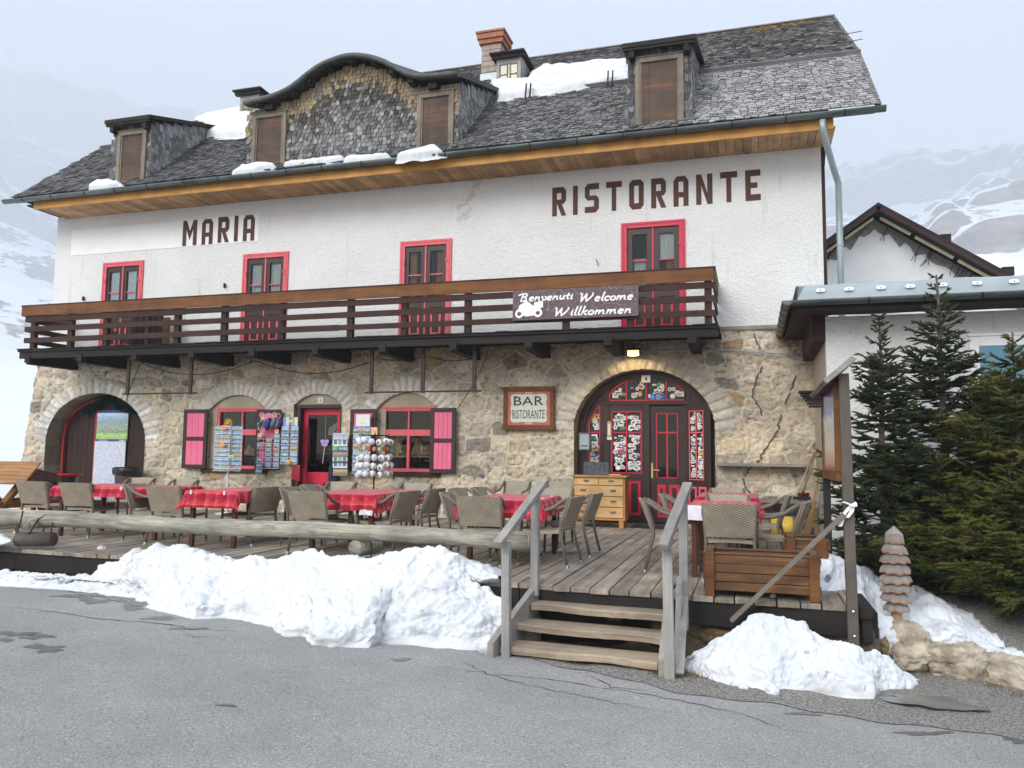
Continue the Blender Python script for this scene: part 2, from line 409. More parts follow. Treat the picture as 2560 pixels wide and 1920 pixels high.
def mk_glass(name, tint=(.035, .04, .042), rough=.03):
    mt, t, b = newmat(name, rough, 0, .5)
    t.nodes.remove(b)
    out = t.nodes['Material Output']
    tr = nn(t, 'BsdfTransparent'); tr.inputs[0].default_value = (.75, .78, .78, 1)
    gl = nn(t, 'BsdfGlossy'); gl.inputs['Roughness'].default_value = rough; gl.inputs[0].default_value = (.9, .93, .95, 1)
    fr = nn(t, 'Fresnel'); fr.inputs[0].default_value = 1.45
    n = noise(t, coords(t), 2.2, 2); bp = nn(t, 'Bump'); bp.inputs['Strength'].default_value = .12; bp.inputs['Distance'].default_value = .02
    t.links.new(n, bp.inputs['Height']); t.links.new(bp.outputs[0], gl.inputs['Normal'])
    mx = nn(t, 'MixShader'); t.links.new(mth(t, 'MULTIPLY', fr.outputs[0], .6), mx.inputs[0]); t.links.new(tr.outputs[0], mx.inputs[1]); t.links.new(gl.outputs[0], mx.inputs[2])
    t.links.new(mx.outputs[0], out.inputs[0])
    return mt
M['glass'] = mk_glass('window_glass')
def mk_cloth():
    mt, t, b = newmat('red_plaid_cloth', .8, 0, .2)
    uvn = nn(t, 'UVMap'); sp = nn(t, 'SeparateXYZ'); t.links.new(uvn.outputs[0], sp.inputs[0])
    def bands(x, period, ph, wdt):
        fr = mth(t, 'FRACT', mth(t, 'ADD', mth(t, 'MULTIPLY', x, 1/period), ph)); return mth(t, 'LESS_THAN', fr, wdt)
    X, Y = sp.outputs[0], sp.outputs[1]
    c = (.50, .012, .042)
    for ax in (X, Y):
        c = mixc(t, c, (.25, .006, .022), mth(t, 'MULTIPLY', bands(ax, .16, .1, .36), .62))
        c = mixc(t, c, (.66, .06, .10), mth(t, 'MULTIPLY', bands(ax, .16, .55, .20), .5))
        c = mixc(t, c, (.80, .28, .13), mth(t, 'MULTIPLY', bands(ax, .32, .32, .04), .4))
        c = mixc(t, c, (.80, .40, .25), mth(t, 'MULTIPLY', bands(ax, .32, .80, .025), .4))
    n = noise(t, coords(t), 400, 2); c = mixc(t, c, ramp(t, n, [(.3, (.8, .8, .8)), (.7, (1.15, 1.15, 1.15))]), 1.0, 'MULTIPLY')
    t.links.new(c, b.inputs['Base Color']); b.inputs['Sheen Weight'].default_value = .2
    bumpto(t, b, noise(t, coords(t), 14, 4), .25, .01)
    return mt
M['cloth'] = mk_cloth()
M['undercloth'] = mat('white_undercloth', (.72, .68, .74), (.64, .60, .67), 6, rough=.8)
def mk_wicker():
    mt, t, b = newmat('taupe_wicker', .6, 0, .35)
    uvn = nn(t, 'UVMap'); sp = nn(t, 'SeparateXYZ'); t.links.new(uvn.outputs[0], sp.inputs[0])
    a = mth(t, 'SINE', mth(t, 'MULTIPLY', sp.outputs[0], math.pi/.028)); r_ = mth(t, 'SINE', mth(t, 'MULTIPLY', sp.outputs[1], math.pi/.015))
    h = mth(t, 'ADD', mth(t, 'MULTIPLY', mth(t, 'MULTIPLY', a, r_), .35), .5)
    c = ramp(t, h, [(.12, (.085, .07, .052)), (.38, (.27, .23, .175)), (.85, (.47, .41, .325))])
    big = noise(t, coords(t), 8, 4); c = mixc(t, c, ramp(t, big, [(.3, (.82, .81, .80)), (.7, (1.12, 1.11, 1.08))]), 1.0, 'MULTIPLY')
    t.links.new(c, b.inputs['Base Color']); bumpto(t, b, h, .8, .006)
    return mt
M['wicker'] = mk_wicker()
def mk_card():
    mt, t, b = newmat('picture_postcard', .3, 0, .5)
    oi = nn(t, 'ObjectInfo'); uvn = nn(t, 'UVMap'); sp = nn(t, 'SeparateXYZ'); t.links.new(uvn.outputs[0], sp.inputs[0])
    ml = nn(t, 'VectorMath'); ml.operation = 'SCALE'; ml.inputs[0].default_value = (31, 17, 23); t.links.new(oi.outputs['Random'], ml.inputs['Scale'])
    ad_ = nn(t, 'VectorMath'); t.links.new(uvn.outputs[0], ad_.inputs[0]); t.links.new(ml.outputs[0], ad_.inputs[1])
    n = noise(t, ad_.outputs[0], 5, 4, .6)
    hgt = mth(t, 'ADD', sp.outputs[1], mth(t, 'MULTIPLY', mth(t, 'SUBTRACT', n, .5), 1.3))
    c1 = ramp(t, hgt, [(.12, (.05, .12, .03)), (.30, (.16, .22, .07)), (.42, (.35, .34, .36)), (.55, (.75, .78, .82)), (.62, (.12, .33, .68)), (1, (.03, .14, .48))])
    c2 = ramp(t, hgt, [(.1, (.02, .05, .07)), (.3, (.06, .20, .30)), (.42, (.66, .68, .72)), (.6, (.30, .27, .27)), (.7, (.16, .40, .62)), (1, (.35, .55, .75))])
    c = mixc(t, c1, c2, mth(t, 'GREATER_THAN', oi.outputs['Random'], .45))
    c = mixc(t, c, ramp(t, hgt, [(.2, (.10, .16, .05)), (.45, (.50, .22, .07)), (.6, (.55, .38, .28)), (1, (.08, .2, .5))]), mth(t, 'GREATER_THAN', oi.outputs['Random'], .85))
    t.links.new(c, b.inputs['Base Color'])
    return mt
M['card'] = mk_card()
M['flat'] = mat('printed_colour', (1, 1, 1), (.96, .96, .96), 9, rough=.5, attr=True)
def mk_needles(name, tint):
    mt, t, b = newmat(name, .6, 0, .25)
    at = nn(t, 'Attribute'); at.attribute_name = 'col'
    n = noise(t, coords(t), 26, 4); c = mixc(t, at.outputs['Color'], ramp(t, n, [(.3, (.72, .74, .74)), (.7, (1.28, 1.24, 1.1))]), 1.0, 'MULTIPLY')
    c = mixc(t, c, tint, 1.0, 'MULTIPLY'); t.links.new(c, b.inputs['Base Color'])
    return mt
M['needles'] = mk_needles('spruce_needles', (1, 1, 1))
M['garland'] = mk_needles('garland_needles', (.45, .75, 1.0))
M['bark'] = mat('spruce_bark', (.13, .10, .075), (.07, .055, .042), 30, stretch=(1, 1, .3), rough=.9, bump=.6, bscale=50)
M['twig'] = mat('dry_twig', (.17, .145, .115), (.10, .085, .065), 20, rough=.9)
M['rock'] = mat('limestone_boulder', (.56, .49, .38), (.33, .28, .21), 4.5, rough=.95, bump=1.0, bscale=12, detail=8, c3=(.15, .115, .075), lo=.28, hi=.62, bdist=.05)
M['moss_rock'] = mat('brown_boulder', (.30, .21, .11), (.17, .12, .07), 6, rough=.95, bump=.8, bscale=16, bdist=.03)
M['footing'] = mat('mossy_footing_stone', (.21, .165, .115), (.075, .065, .045), 5, rough=.95, bump=1.0, bscale=14, detail=8, lo=.3, hi=.65, bdist=.04)
M['grass'] = mat('dead_grass', (.22, .145, .055), (.10, .085, .03), 20, rough=.9)
def mk_mount():
    mt, t, b = newmat('snowy_mountain', .95, 0, .1)
    at = nn(t, 'Attribute'); at.attribute_name = 'col'; sp = nn(t, 'SeparateColor'); t.links.new(at.outputs['Color'], sp.inputs[0])
    v = coords(t, (1, 1, 1.6)); n = noise(t, v, .10, 6, .62); n2 = noise(t, v, .007, 8, .62, .4); n3 = noise(t, v, .08, 5, .65)
    rock = ramp(t, n3, [(.3, (.19, .18, .185)), (.7, (.36, .34, .34))])
    f = mth(t, 'ADD', mth(t, 'ADD', mth(t, 'MULTIPLY', n, .55), mth(t, 'MULTIPLY', n2, .45)), mth(t, 'MULTIPLY', mth(t, 'SUBTRACT', sp.outputs[0], .5), .75))
    fac = ramp(t, f, [(.56, (0, 0, 0)), (.60, (1, 1, 1))])
    c = mixc(t, (.68, .70, .735), rock, fac)
    t.links.new(c, b.inputs['Base Color'])
    return mt
M['mount'] = mk_mount()
def mk_map(kind):
    mt, t, b = newmat('trail_map_print' if kind else 'piste_map_print', .4, 0, .4)
    uvn = nn(t, 'UVMap'); sp = nn(t, 'SeparateXYZ'); t.links.new(uvn.outputs[0], sp.inputs[0])
    n = noise(t, uvn.outputs[0], 7, 6, .65)
    if kind == 0:   # panorama: sky, blue ranges, green valleys with roads
        h = mth(t, 'ADD', sp.outputs[1], mth(t, 'MULTIPLY', mth(t, 'SUBTRACT', n, .5), .28))
        c = ramp(t, h, [(.12, (.30, .48, .10)), (.22, (.42, .58, .16)), (.30, (.14, .28, .17)), (.52, (.30, .34, .30)), (.66, (.20, .34, .36)), (.80, (.28, .45, .62)), (.92, (.55, .70, .82))])
        wv = noise(t, uvn.outputs[0], 9, 3, .5, 2.0)
        c = mixc(t, c, (.75, .80, .62), mth(t, 'LESS_THAN', mth(t, 'ABSOLUTE', mth(t, 'SUBTRACT', wv, .5)), .012))
    else:           # pale map covered in fine contour-like roads
        c = ramp(t, n, [(.3, (.50, .55, .66)), (.7, (.68, .70, .76))])
        vo = nn(t, 'TexVoronoi'); vo.feature = 'DISTANCE_TO_EDGE'; vo.inputs['Scale'].default_value = 9
        t.links.new(uvn.outputs[0], vo.inputs['Vector'])
        c = mixc(t, c, (.33, .34, .42), mth(t, 'LESS_THAN', vo.outputs['Distance'], .025))
    t.links.new(c, b.inputs['Base Color'])
    return mt
M['map0'] = mk_map(0); M['map1'] = mk_map(1)
def mk_crackle():
    mt, t, b = newmat('brown_banner_print', .55, 0, .3)
    v = coords(t); vo = nn(t, 'TexVoronoi'); vo.feature = 'DISTANCE_TO_EDGE'; vo.inputs['Scale'].default_value = 5.5
    dn = noise(t, v, 3, 4); ms = nn(t, 'VectorMath'); t.links.new(v, ms.inputs[0]); t.links.new(dn, ms.inputs[1]); t.links.new(ms.outputs[0], vo.inputs['Vector'])
    base = ramp(t, noise(t, coords(t, (6, 1, .6)), 6, 5), [(.3, (.075, .05, .055)), (.7, (.13, .09, .095))])
    c = mixc(t, base, (.30, .24, .24), mth(t, 'LESS_THAN', vo.outputs['Distance'], .012))
    t.links.new(c, b.inputs['Base Color']); return mt
M['crackle'] = mk_crackle()
M['lit'] = None
def mk_lit():
    mt, t, b = newmat('lit_lamp_glass', .4); b.inputs['Base Color'].default_value = (.9, .7, .3, 1)
    n = noise(t, coords(t), 30, 3)
    t.links.new(ramp(t, n, [(.35, (1, .55, .12)), (.65, (1, .80, .38))]), b.inputs['Emission Color']); b.inputs['Emission Strength'].default_value = 1.1
    return mt
M['lit'] = mk_lit()
M['banner_white'] = mat('white_print', (.82, .82, .83), (.78, .78, .79), 5, rough=.5)
M['sign_red'] = mat('faded_red_sign', (.50, .14, .115), (.42, .105, .09), 9, rough=.6)
M['sign_green'] = mat('pale_green_sign', (.62, .655, .56), (.55, .58, .49), 9, rough=.6)
M['ink'] = mat('dark_sign_ink', (.022, .022, .04), (.016, .016, .03), 9, rough=.6)
M['sheep'] = mat('white_fleece', (.86, .85, .88), (.68, .67, .72), 60, rough=.95, bump=.8, bscale=90)
M['navy'] = mat('navy_cloth', (.016, .035, .065), (.01, .02, .04), 9, rough=.9)
M['mat_check'] = mat('dark_door_mat', (.03, .034, .055), (.014, .014, .02), 14, rough=.95, bump=.5, bscale=80)
# ================================================================= ground, road, mountains
mb = MB()
xs = np.linspace(-45, 30, 60); ys = np.linspace(-45, -4, 40)
P = np.array([[(x, y, roadz(x, y)) for x in xs] for y in ys]); mb.grid(P)
def strip(mb, pts, wd, dz, mt):
    pts = [np.array((p[0], p[1], 0.0)) for p in pts]; vs = []
    fine = []
    for a, b in zip(pts[:-1], pts[1:]):
        k = max(2, int(np.linalg.norm(b-a)/.06))
        for i in range(k): fine.append(a+(b-a)*i/k)
    fine.append(pts[-1]); n = len(fine)
    for i, p in enumerate(fine):
        tng = fine[min(i+1, n-1)]-fine[max(i-1, 0)]; tng /= np.linalg.norm(tng)+1e-9; sd = np.array((-tng[1], tng[0], 0))
        j = rng.gauss(0, .012); wv = wd*(.35+.65*min(1, 4*min(i, n-1-i)/n))*rng.uniform(.45, 1.2)
        for sg in (-1, 1):
            q = p+sd*(j+sg*wv/2); vs.append((q[0], q[1], roadz(q[0], q[1])+dz))
    mb.add(vs, [(2*i, 2*i+1, 2*i+3, 2*i+2) for i in range(n-1)], mt)
def crack(pxs, wd=.016): strip(mb, [RD(*p)[:2] for p in pxs], wd, .004, 1)
crack([(0, 1516), (120, 1528), (250, 1548), (370, 1557), (430, 1562), (480, 1572), (600, 1580)], .017)
crack([(458, 1587), (500, 1593), (545, 1592)], .012)
crack([(1145, 1648), (1180, 1665), (1215, 1685), (1330, 1695), (1420, 1705), (1500, 1720), (1620, 1737), (1760, 1765), (1860, 1788), (1960, 1825), (2020, 1833)], .012)
crack([(1060, 1668), (1130, 1672), (1210, 1682), (1280, 1705), (1390, 1728), (1500, 1750), (1620, 1775), (1660, 1781)], .010)
crack([(1480, 1690), (1530, 1718), (1620, 1727)], .012)
def stain(px, py, w_, h_, sd, mt=2):
    c = RD(px, py); a = RD(px+w_, py); b = RD(px, py+h_); u = (a-c)[:2]; v = (b-c)[:2]; n = 40; rn = random.Random(sd); ph = [rn.uniform(0, 6.28) for _ in range(6)]
    vs = [(c[0], c[1], roadz(c[0], c[1])+.004)]
    for i in range(n):
        t = 2*math.pi*i/n; r_ = 1+.28*math.sin(2*t+ph[0])+.26*math.sin(3*t+ph[1])+.2*math.sin(5*t+ph[2])+.13*math.sin(8*t+ph[3])+.08*math.sin(13*t+ph[4])
        q = c[:2]+u*math.cos(t)*r_+v*math.sin(t)*r_; vs.append((q[0], q[1], roadz(q[0], q[1])+.004))
    mb.add(vs, [(0, 1+i, 1+(i+1) % n) for i in range(n)], mt)
for i, s in enumerate([(40, 1585, 45, 6), (95, 1592, 40, 5), (10, 1600, 20, 5), (115, 1621, 42, 9), (180, 1491, 40, 4), (235, 1503, 38, 5), (400, 1546, 40, 4), (475, 1572, 40, 3), (568, 1764, 19, 3.5), (2310, 1834, 50, 6), (2550, 1850, 40, 7), (330, 1520, 25, 6), (1005, 1650, 18, 4), (2010, 1785, 35, 4)]): stain(*s, 100+i)
road = mb.build('road', [M['road'], M['crack'], M['wet']], kind='structure'); road['label'] = 'pale cracked asphalt road in front of the terrace'

# grit verge along the deck, rising under the trees at the right
mb = MB()
def gz(X, Y):                       # ground behind the road edge
    t = np.clip((Y+7.3)/3.0, 0, 1); s_ = np.clip((X-.6)/1.0, 0, 1)
    return roadz(X, Y)*(1-t*s_)+(-.12)*t*s_
us = np.linspace(-20, 14, 341); rows = []
front = {-20: -7.1, -9: -7.35, -8: -7.4, -6.2: -7.65, -4.2: -8.05, -2.9: -7.85, -2.3: -8.1, -1.7: -8.2, -.7: -8.45, .3: -8.75, 1.1: -8.85, 2.2: -8.6, 4: -8.3, 14: -7}
fk = sorted(front)
def frontY(x): return float(np.interp(x, fk, [front[k] for k in fk]))
for j in range(50):
    t = j/49; row = []
    for x in us:
        y0 = frontY(x)+.10*math.sin(x*2.1)+.05*math.sin(x*5.3+1)+.03*math.sin(x*13.0); y = y0+(0.6-y0)*t
        row.append((x, y, gz(x, y)+.006+.012*min(1, t*20)))
    rows.append(row)
P = np.array(rows); P[1:, :, 2] += .018*(fbm(P[1:].reshape(-1, 3)*9, 3, 5)).reshape(P[1:].shape[:2])+.004
mb.grid(P); mb.build('gravel_verge', M['gravel'], smooth=True, kind='structure')
# puddle at the right-hand verge
mb = MB(); n = 60; c = RD(2330, 1766); u = RD(2450, 1780)-c; v = RD(2330, 1782)-c; vs = []
for i in range(n):
    t = 2*math.pi*i/n; r_ = 1+.15*math.sin(3*t)+.12*math.sin(5*t+1)+.06*math.sin(9*t)
    q = c+u*math.cos(t)*r_+v*math.sin(t)*r_; vs.append((q[0], q[1], roadz(q[0], q[1])+.034))
mb.add(vs, [tuple(range(n))]); mb.build('puddle', M['puddle'], kind='structure')

# snowfield and mountains: one sheet in polar rings about the inn
def mount_h(az, r):
    # az: degrees clockwise from +Y;  r metres from the origin
    left = 1/(1+np.exp((az+14)/7.0))          # 1 on the left side, 0 on the right
    foot = 450*left+210*(1-left)
    near = np.where(r < foot, (r-16)*(.105*left+.19*(1-left)), 0)
    nearfoot = (foot-16)*(.105*left+.19*(1-left))
    slope = np.where(r > foot, (r-foot)*(.44*left+.335*(1-left)), 0)
    return np.where(r < foot, near, nearfoot+slope)
ang = np.linspace(-112, 100, 640); rr = np.concatenate([np.linspace(9.5, 60, 30), np.geomspace(62, 5800, 260)])
A, R_ = np.meshgrid(ang, rr); X = R_*np.sin(np.radians(A)); Y = R_*np.cos(np.radians(A))
H = mount_h(A, R_)-.35
nz = np.stack([X, Y, X*0], -1).reshape(-1, 3)
amp = np.clip((R_-200)/1500, 0, 1)
b1n = (.5-np.abs(fbm(nz/1300, 8, 21))*1.3+.35*fbm(nz/700, 6, 23)).reshape(A.shape); b2n = fbm(nz/160, 5, 33).reshape(A.shape)
left = 1/(1+np.exp((A+14)/7.0))
H = H+amp*(b1n*230*(.4+.6*left)+b2n*30)+np.clip((R_-20)/80, 0, 1)*fbm(nz/14, 4, 5).reshape(A.shape)*.35
# boulder lumps on the right-hand slope
bl = vnoise(nz/34, 44).reshape(A.shape); H += (1-left)*np.clip((R_-60)/60, 0, 1)*np.clip(bl-.30, 0, 1)*26
# ridge line: cap the height on the left so that a jagged crest stands against the cloud
az_c = A; crest = 1480+230*fbm(np.stack([A.ravel()/5, A.ravel()*0, A.ravel()*0], -1), 5, 9).reshape(A.shape)+(A+40)*-5
capd = np.clip((H-crest)/375, 0, None); H = np.where(left > .35, np.where(H > crest, crest-capd*345, H), H)
P = np.stack([X, Y, H], -1)
gy = np.gradient(H, axis=0)/np.gradient(R_, axis=0)
mb = MB()
n, q = P.shape[:2]
rockk = np.clip(.5+.9*(np.abs(gy)-.42), 0, 1)
rockk = np.where(R_ < 180+270*left, 0.0, rockk+.10*(R_ > 1700)*left+.02)
mb.v = P.reshape(-1, 3).tolist()
mb.f = [(i*q+j, (i)*q+j+1, (i+1)*q+j+1, (i+1)*q+j) for i in range(n-1) for j in range(q-1)]; mb.m = [0]*len(mb.f)
mo = mb.build('mountainside', M['mount'], smooth=True, kind='structure')
at = mo.data.color_attributes.new('col', 'FLOAT_COLOR', 'POINT')
cc = np.ones((n*q, 4)); cc[:, 0] = rockk.ravel(); cc[:, 1] = 0; at.data.foreach_set('color', cc.ravel())
mo['label'] = 'snow covered mountainside with bare rock fading into cloud'
# ================================================================= the inn
HOTEL = thing('inn_building', 'big white and stone mountain inn with shingled mansard roof and painted lettering', 'inn', (-7.5, 0, 0))
# ---- stone ground floor
OPEN = [dict(x0=-16.2, x1=-13.3, zb=-.5, zs=1.5, zt=2.62, vd=.40, vw=.15), dict(x0=-11.60, x1=-10.13, zb=.83, zs=2.2, zt=2.53, vd=.38, vw=.125),
        dict(x0=-9.45, x1=-8.29, zb=-.5, zs=2.28, zt=2.53, vd=.38, vw=.12), dict(x0=-7.47, x1=-6.13, zb=.83, zs=2.2, zt=2.53, vd=.38, vw=.125),
        dict(x0=-3.28, x1=-.65, zb=-.5, zs=1.75, zt=2.91, vd=.44, vw=.17)]
for o in OPEN:
    o['cx'] = (o['x0']+o['x1'])/2; o['hw'] = (o['x1']-o['x0'])/2; o['h'] = o['zt']-o['zs']; o['big'] = o['h'] > .8
    o['R'] = (o['hw']**2+o['h']**2)/(2*o['h'])
def top_of(o, x):
    t = np.clip((x-o['cx'])/o['hw'], -1, 1)
    if o['big']: return o['zs']+o['h']*np.sqrt(np.clip(1-t*t, 0, 1))
    return o['zt']-o['R']+np.sqrt(np.clip(o['R']**2-(t*o['hw'])**2, 0, None))
nu, nv = 660, 146
uu, vv = np.meshgrid(np.linspace(0, 1, nu), np.linspace(-.40, 3.64, nv))
XL = -16.62-(3.4-vv)*.115
X = XL+(1.12-XL)*uu; Zz = vv.copy()
rs = np.random.RandomState(5)
seeds = []
zc = -.5
while zc < 3.8:
    hh = rs.uniform(.20, .34); x = -17.4+rs.uniform(0, .4)
    while x < 1.5:
        wd = rs.uniform(.28, .70); seeds.append((x+wd/2, zc+hh/2+rs.uniform(-.06, .06))); x += wd
    zc += hh
seeds = np.array(seeds); ns = len(seeds)
warp = fbm(np.stack([X.ravel()*1.6, Zz.ravel()*1.6, Zz.ravel()*0], -1), 3, 2)
warp2 = fbm(np.stack([X.ravel()*1.6+40, Zz.ravel()*1.6, Zz.ravel()*0], -1), 3, 3)
px_, pz_ = X.ravel()+.09*warp, Zz.ravel()+.07*warp2
f1 = np.zeros(px_.size); f2 = np.zeros(px_.size); idx = np.zeros(px_.size, int)
for a in range(0, px_.size, 8000):
    dx = (px_[a:a+8000, None]-seeds[None, :, 0])/1.35; dz = (pz_[a:a+8000, None]-seeds[None, :, 1])
    d = np.abs(dx)**2.4+np.abs(dz*1.15)**2.4; pt = np.argpartition(d, 1, axis=1)[:, :2]
    dd = np.take_along_axis(d, pt, 1)**(1/2.4); sw = dd[:, 0] > dd[:, 1]
    f1[a:a+8000] = dd.min(1); f2[a:a+8000] = dd.max(1); idx[a:a+8000] = np.where(sw, pt[:, 1], pt[:, 0])
edge = (f2-f1).reshape(X.shape); idx = idx.reshape(X.shape)
soff = rs.uniform(-1, 1, ns); stx = rs.uniform(-1, 1, ns); stz = rs.uniform(-1, 1, ns)
body = np.clip(edge/.09, 0, 1); body = body*body*(3-2*body)
P3 = np.stack([X.ravel(), Zz.ravel(), Zz.ravel()*0], -1)
rough = fbm(P3*3.2, 5, 8).reshape(X.shape); fine = fbm(P3*np.array((13, 17, 1)), 3, 12, .65).reshape(X.shape)
ridged = np.abs(fbm(P3*2.3+9, 4, 15)).reshape(X.shape)
leftness = np.clip((-X-4)/8, 0, 1)
disp = body*(.016+.014*leftness+.007*soff[idx]+.03*stx[idx]*(X-seeds[idx, 0])+.04*stz[idx]*(Zz-seeds[idx, 1]))+.010*rough+.017*fine-.010*ridged-.03*np.clip(-fine-.55, 0, 1)
rib = np.exp(-(edge/.026)**2)*(1-.55*leftness)*.026; disp += rib
pal = 1.36*np.array((1.0, 1.0, 1.03))*np.array([(.46, .40, .295), (.42, .365, .275), (.50, .44, .335), (.385, .34, .265), (.45, .39, .295), (.36, .32, .255), (.47, .39, .265), (.41, .37, .30), (.53, .48, .39)])
scol = pal[rs.randint(0, len(pal), ns)]*rs.uniform(.82, 1.15, (ns, 1)); odd = rs.rand(ns)
scol[odd > .975] = (.46, .32, .18); scol[odd < .045] = (.28, .25, .21)
mort = np.array((.64, .595, .50))
colr = mort*(1-body[..., None]*.9)+scol[idx]*body[..., None]*.9
colr *= (1-.10*np.clip(ridged[..., None]*2.2-.35, 0, 1))*(1-.5*np.clip(-fine[..., None]*1.8-.95, 0, 1))
ln1 = np.exp(-(edge/.020)**2)[..., None]; ln2 = np.exp(-((edge-.055)/.016)**2)[..., None]; colr = colr*(1-.55*ln1)+np.array((.72, .68, .58))*.55*ln1; colr *= 1-.30*ln2
for o in OPEN:                                            # arch stones
    if o['big']:
        rx = (X-o['cx'])/o['hw']; rz = (Zz-o['zs'])/o['h']; rr_ = np.sqrt(rx*rx+np.clip(rz, 0, None)**2)
        dist = (rr_-1)*(o['hw']+o['h'])/2; arc = np.arctan2(np.clip(rz, 1e-6, None), rx)*(o['hw']+o['h'])/2; ok = (Zz > o['zs']+.02)
    else:
        zc = o['zt']-o['R']; r_ = np.hypot(X-o['cx'], Zz-zc); dist = r_-o['R']; th = np.arctan2(X-o['cx'], Zz-zc); arc = th*o['R']; lim = math.asin(min(1, o['hw']/o['R']))+.20; ok = (np.abs(th) < lim) & (Zz > zc)
    arcw = arc+.02*warp.reshape(X.shape); cell = np.floor(arcw/o['vw']); fr = arcw/o['vw']-cell; ln = o['vd']*(.72+.28*_hash(cell.astype(np.int64), cell.astype(np.int64)*0+int(-o['x0']*10), cell.astype(np.int64)*0, 3))
    hc = _hash(cell.astype(np.int64), cell.astype(np.int64)*0+7, cell.astype(np.int64)*0+int(-o['x0']*10), 9)
    ed = np.minimum(np.minimum(fr, 1-fr)*o['vw'], np.minimum(dist+.05, ln-dist)); bd = np.clip(ed/.035, 0, 1); bd = bd*bd*(3-2*bd)
    inz = ok & (dist > -.06) & (dist < ln+.02)
    pale = 1.0 if o['x0'] < -4 else .35
    vc = np.array((.70, .69, .665))*pale+np.array((.56, .515, .42))*(1-pale)
    vcol = mort*.92*(1-bd[..., None])+vc*(.75+.4*hc[..., None])*bd[..., None]
    disp = np.where(inz, .012+bd*(.03+.02*hc)+.014*rough+.010*fine, disp); colr = np.where(inz[..., None], vcol, colr)
Yd = -disp-.005
# cut the openings, snapping rim vertices on to the outline
inside = np.zeros(X.shape, bool)
sx, sz = 18.3/nu, 4.04/nv
for o in OPEN:
    tp = top_of(o, X); i_ = (X > o['x0']) & (X < o['x1']) & (Zz < tp) & (Zz > o['zb'])
    near_l = i_ & (X-o['x0'] < sx*1.05); near_r = i_ & (o['x1']-X < sx*1.05); near_t = i_ & (tp-Zz < sz*1.3) & ~near_l & ~near_r; near_b = i_ & (Zz-o['zb'] < sz*1.05)
    X = np.where(near_l, o['x0'], np.where(near_r, o['x1'], X)); Zz = np.where(near_t, tp, np.where(near_b & ~near_l & ~near_r, o['zb'], Zz))
    Yd = np.where(near_l | near_r | near_t | near_b, -.036, Yd)
    inside |= i_ & ~(near_l | near_r | near_t | near_b)
ids = np.arange(nu*nv).reshape(nv, nu)
mb = MB(); mb.v = np.stack([X, Yd, Zz], -1).reshape(-1, 3).tolist()
q4 = np.stack([ids[:-1, :-1], ids[:-1, 1:], ids[1:, 1:], ids[1:, :-1]], -1).reshape(-1, 4)
cc = np.stack([(inside[:-1, :-1]), inside[:-1, 1:], inside[1:, 1:], inside[1:, :-1]], -1).reshape(-1, 4).any(1)
cxq = (X[:-1, :-1]+X[1:, 1:])/2; czq = (Zz[:-1, :-1]+Zz[1:, 1:])/2; keep = ~cc
for o in OPEN:
    keep &= ~((cxq > o['x0']) & (cxq < o['x1']) & (czq < top_of(o, cxq)-.004) & (czq > o['zb'])).ravel()
mb.f = [tuple(a) for a in q4[keep].tolist()]; mb.m = [0]*len(mb.f)
wall = mb.build('stone_wall', M['stone'], HOTEL, smooth=True)
at = wall.data.color_attributes.new('col', 'FLOAT_COLOR', 'POINT'); c4 = np.ones((nu*nv, 4)); c4[:, :3] = colr.reshape(-1, 3); at.data.foreach_set('color', c4.ravel())
# reveals (jambs and soffits of the openings)
for o in OPEN:
    mb = MB(); dep = .46 if o['big'] else .22
    zb = max(o['zb'], -.05); pts = [(o['x0'], z) for z in np.linspace(zb, o['zs'], 14)]+[(x, float(top_of(o, x))) for x in o['cx']-o['hw']*np.cos(np.linspace(0, math.pi, 40))][1:-1]+[(o['x1'], z) for z in np.linspace(o['zs'], zb, 14)]
    pts = np.array(pts); k = len(pts); g_ = np.zeros((9, k, 3))
    nr = fbm(np.concatenate([pts*4, np.zeros((k, 1))], 1), 3, 61)
    for i in range(9):
        t = i/8; wob = fbm(np.stack([pts[:, 0]*5, pts[:, 1]*5, np.full(k, t*2.0)], -1), 3, 62)*.018*math.sin(t*math.pi)
        g_[i, :, 0] = pts[:, 0]+wob*np.sign(o['cx']-pts[:, 0]); g_[i, :, 1] = -.035+(dep+.035)*t; g_[i, :, 2] = pts[:, 1]
    b0 = len(mb.f); mb.grid(g_[:, ::-1])
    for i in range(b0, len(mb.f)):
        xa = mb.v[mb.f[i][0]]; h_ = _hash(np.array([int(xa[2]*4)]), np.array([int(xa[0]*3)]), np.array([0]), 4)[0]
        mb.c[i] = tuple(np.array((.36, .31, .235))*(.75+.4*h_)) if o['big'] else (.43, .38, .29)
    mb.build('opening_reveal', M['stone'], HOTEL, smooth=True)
mb = MB()      # lintel strip at the foot of the white wall, and cracks
mb.box(-.55, 1.1, -.05, .06, 3.60, 3.67, 0)
mb.build('drip_board', M['grey_woodx'], HOTEL)
for pts in ([(1953, 1035), (1945, 1075), (1915, 1120), (1898, 1150), (1870, 1175), (1862, 1190)], [(1905, 915), (1890, 950), (1880, 990), (1900, 1020), (1905, 1040)], [(1990, 940), (1975, 980), (1960, 1010)], [(1855, 1195), (1862, 1215), (1880, 1240)], [(1885, 835), (1890, 850), (1900, 870)]):
    fp = [F(*p, -.04) for p in pts]; mb = MB()
    for a, b in zip(fp[:-1], fp[1:]):
        for k in range(4):
            p = a+(b-a)*k/4; q = a+(b-a)*(k+1)/4; j = np.array((rng.gauss(0, .012), 0, rng.gauss(0, .006))); mb.bar(p+(j if k else 0), q+j, .02, .008, 0, (0, 1, 0))
    mb.build('wall_crack', M['crack'], HOTEL)
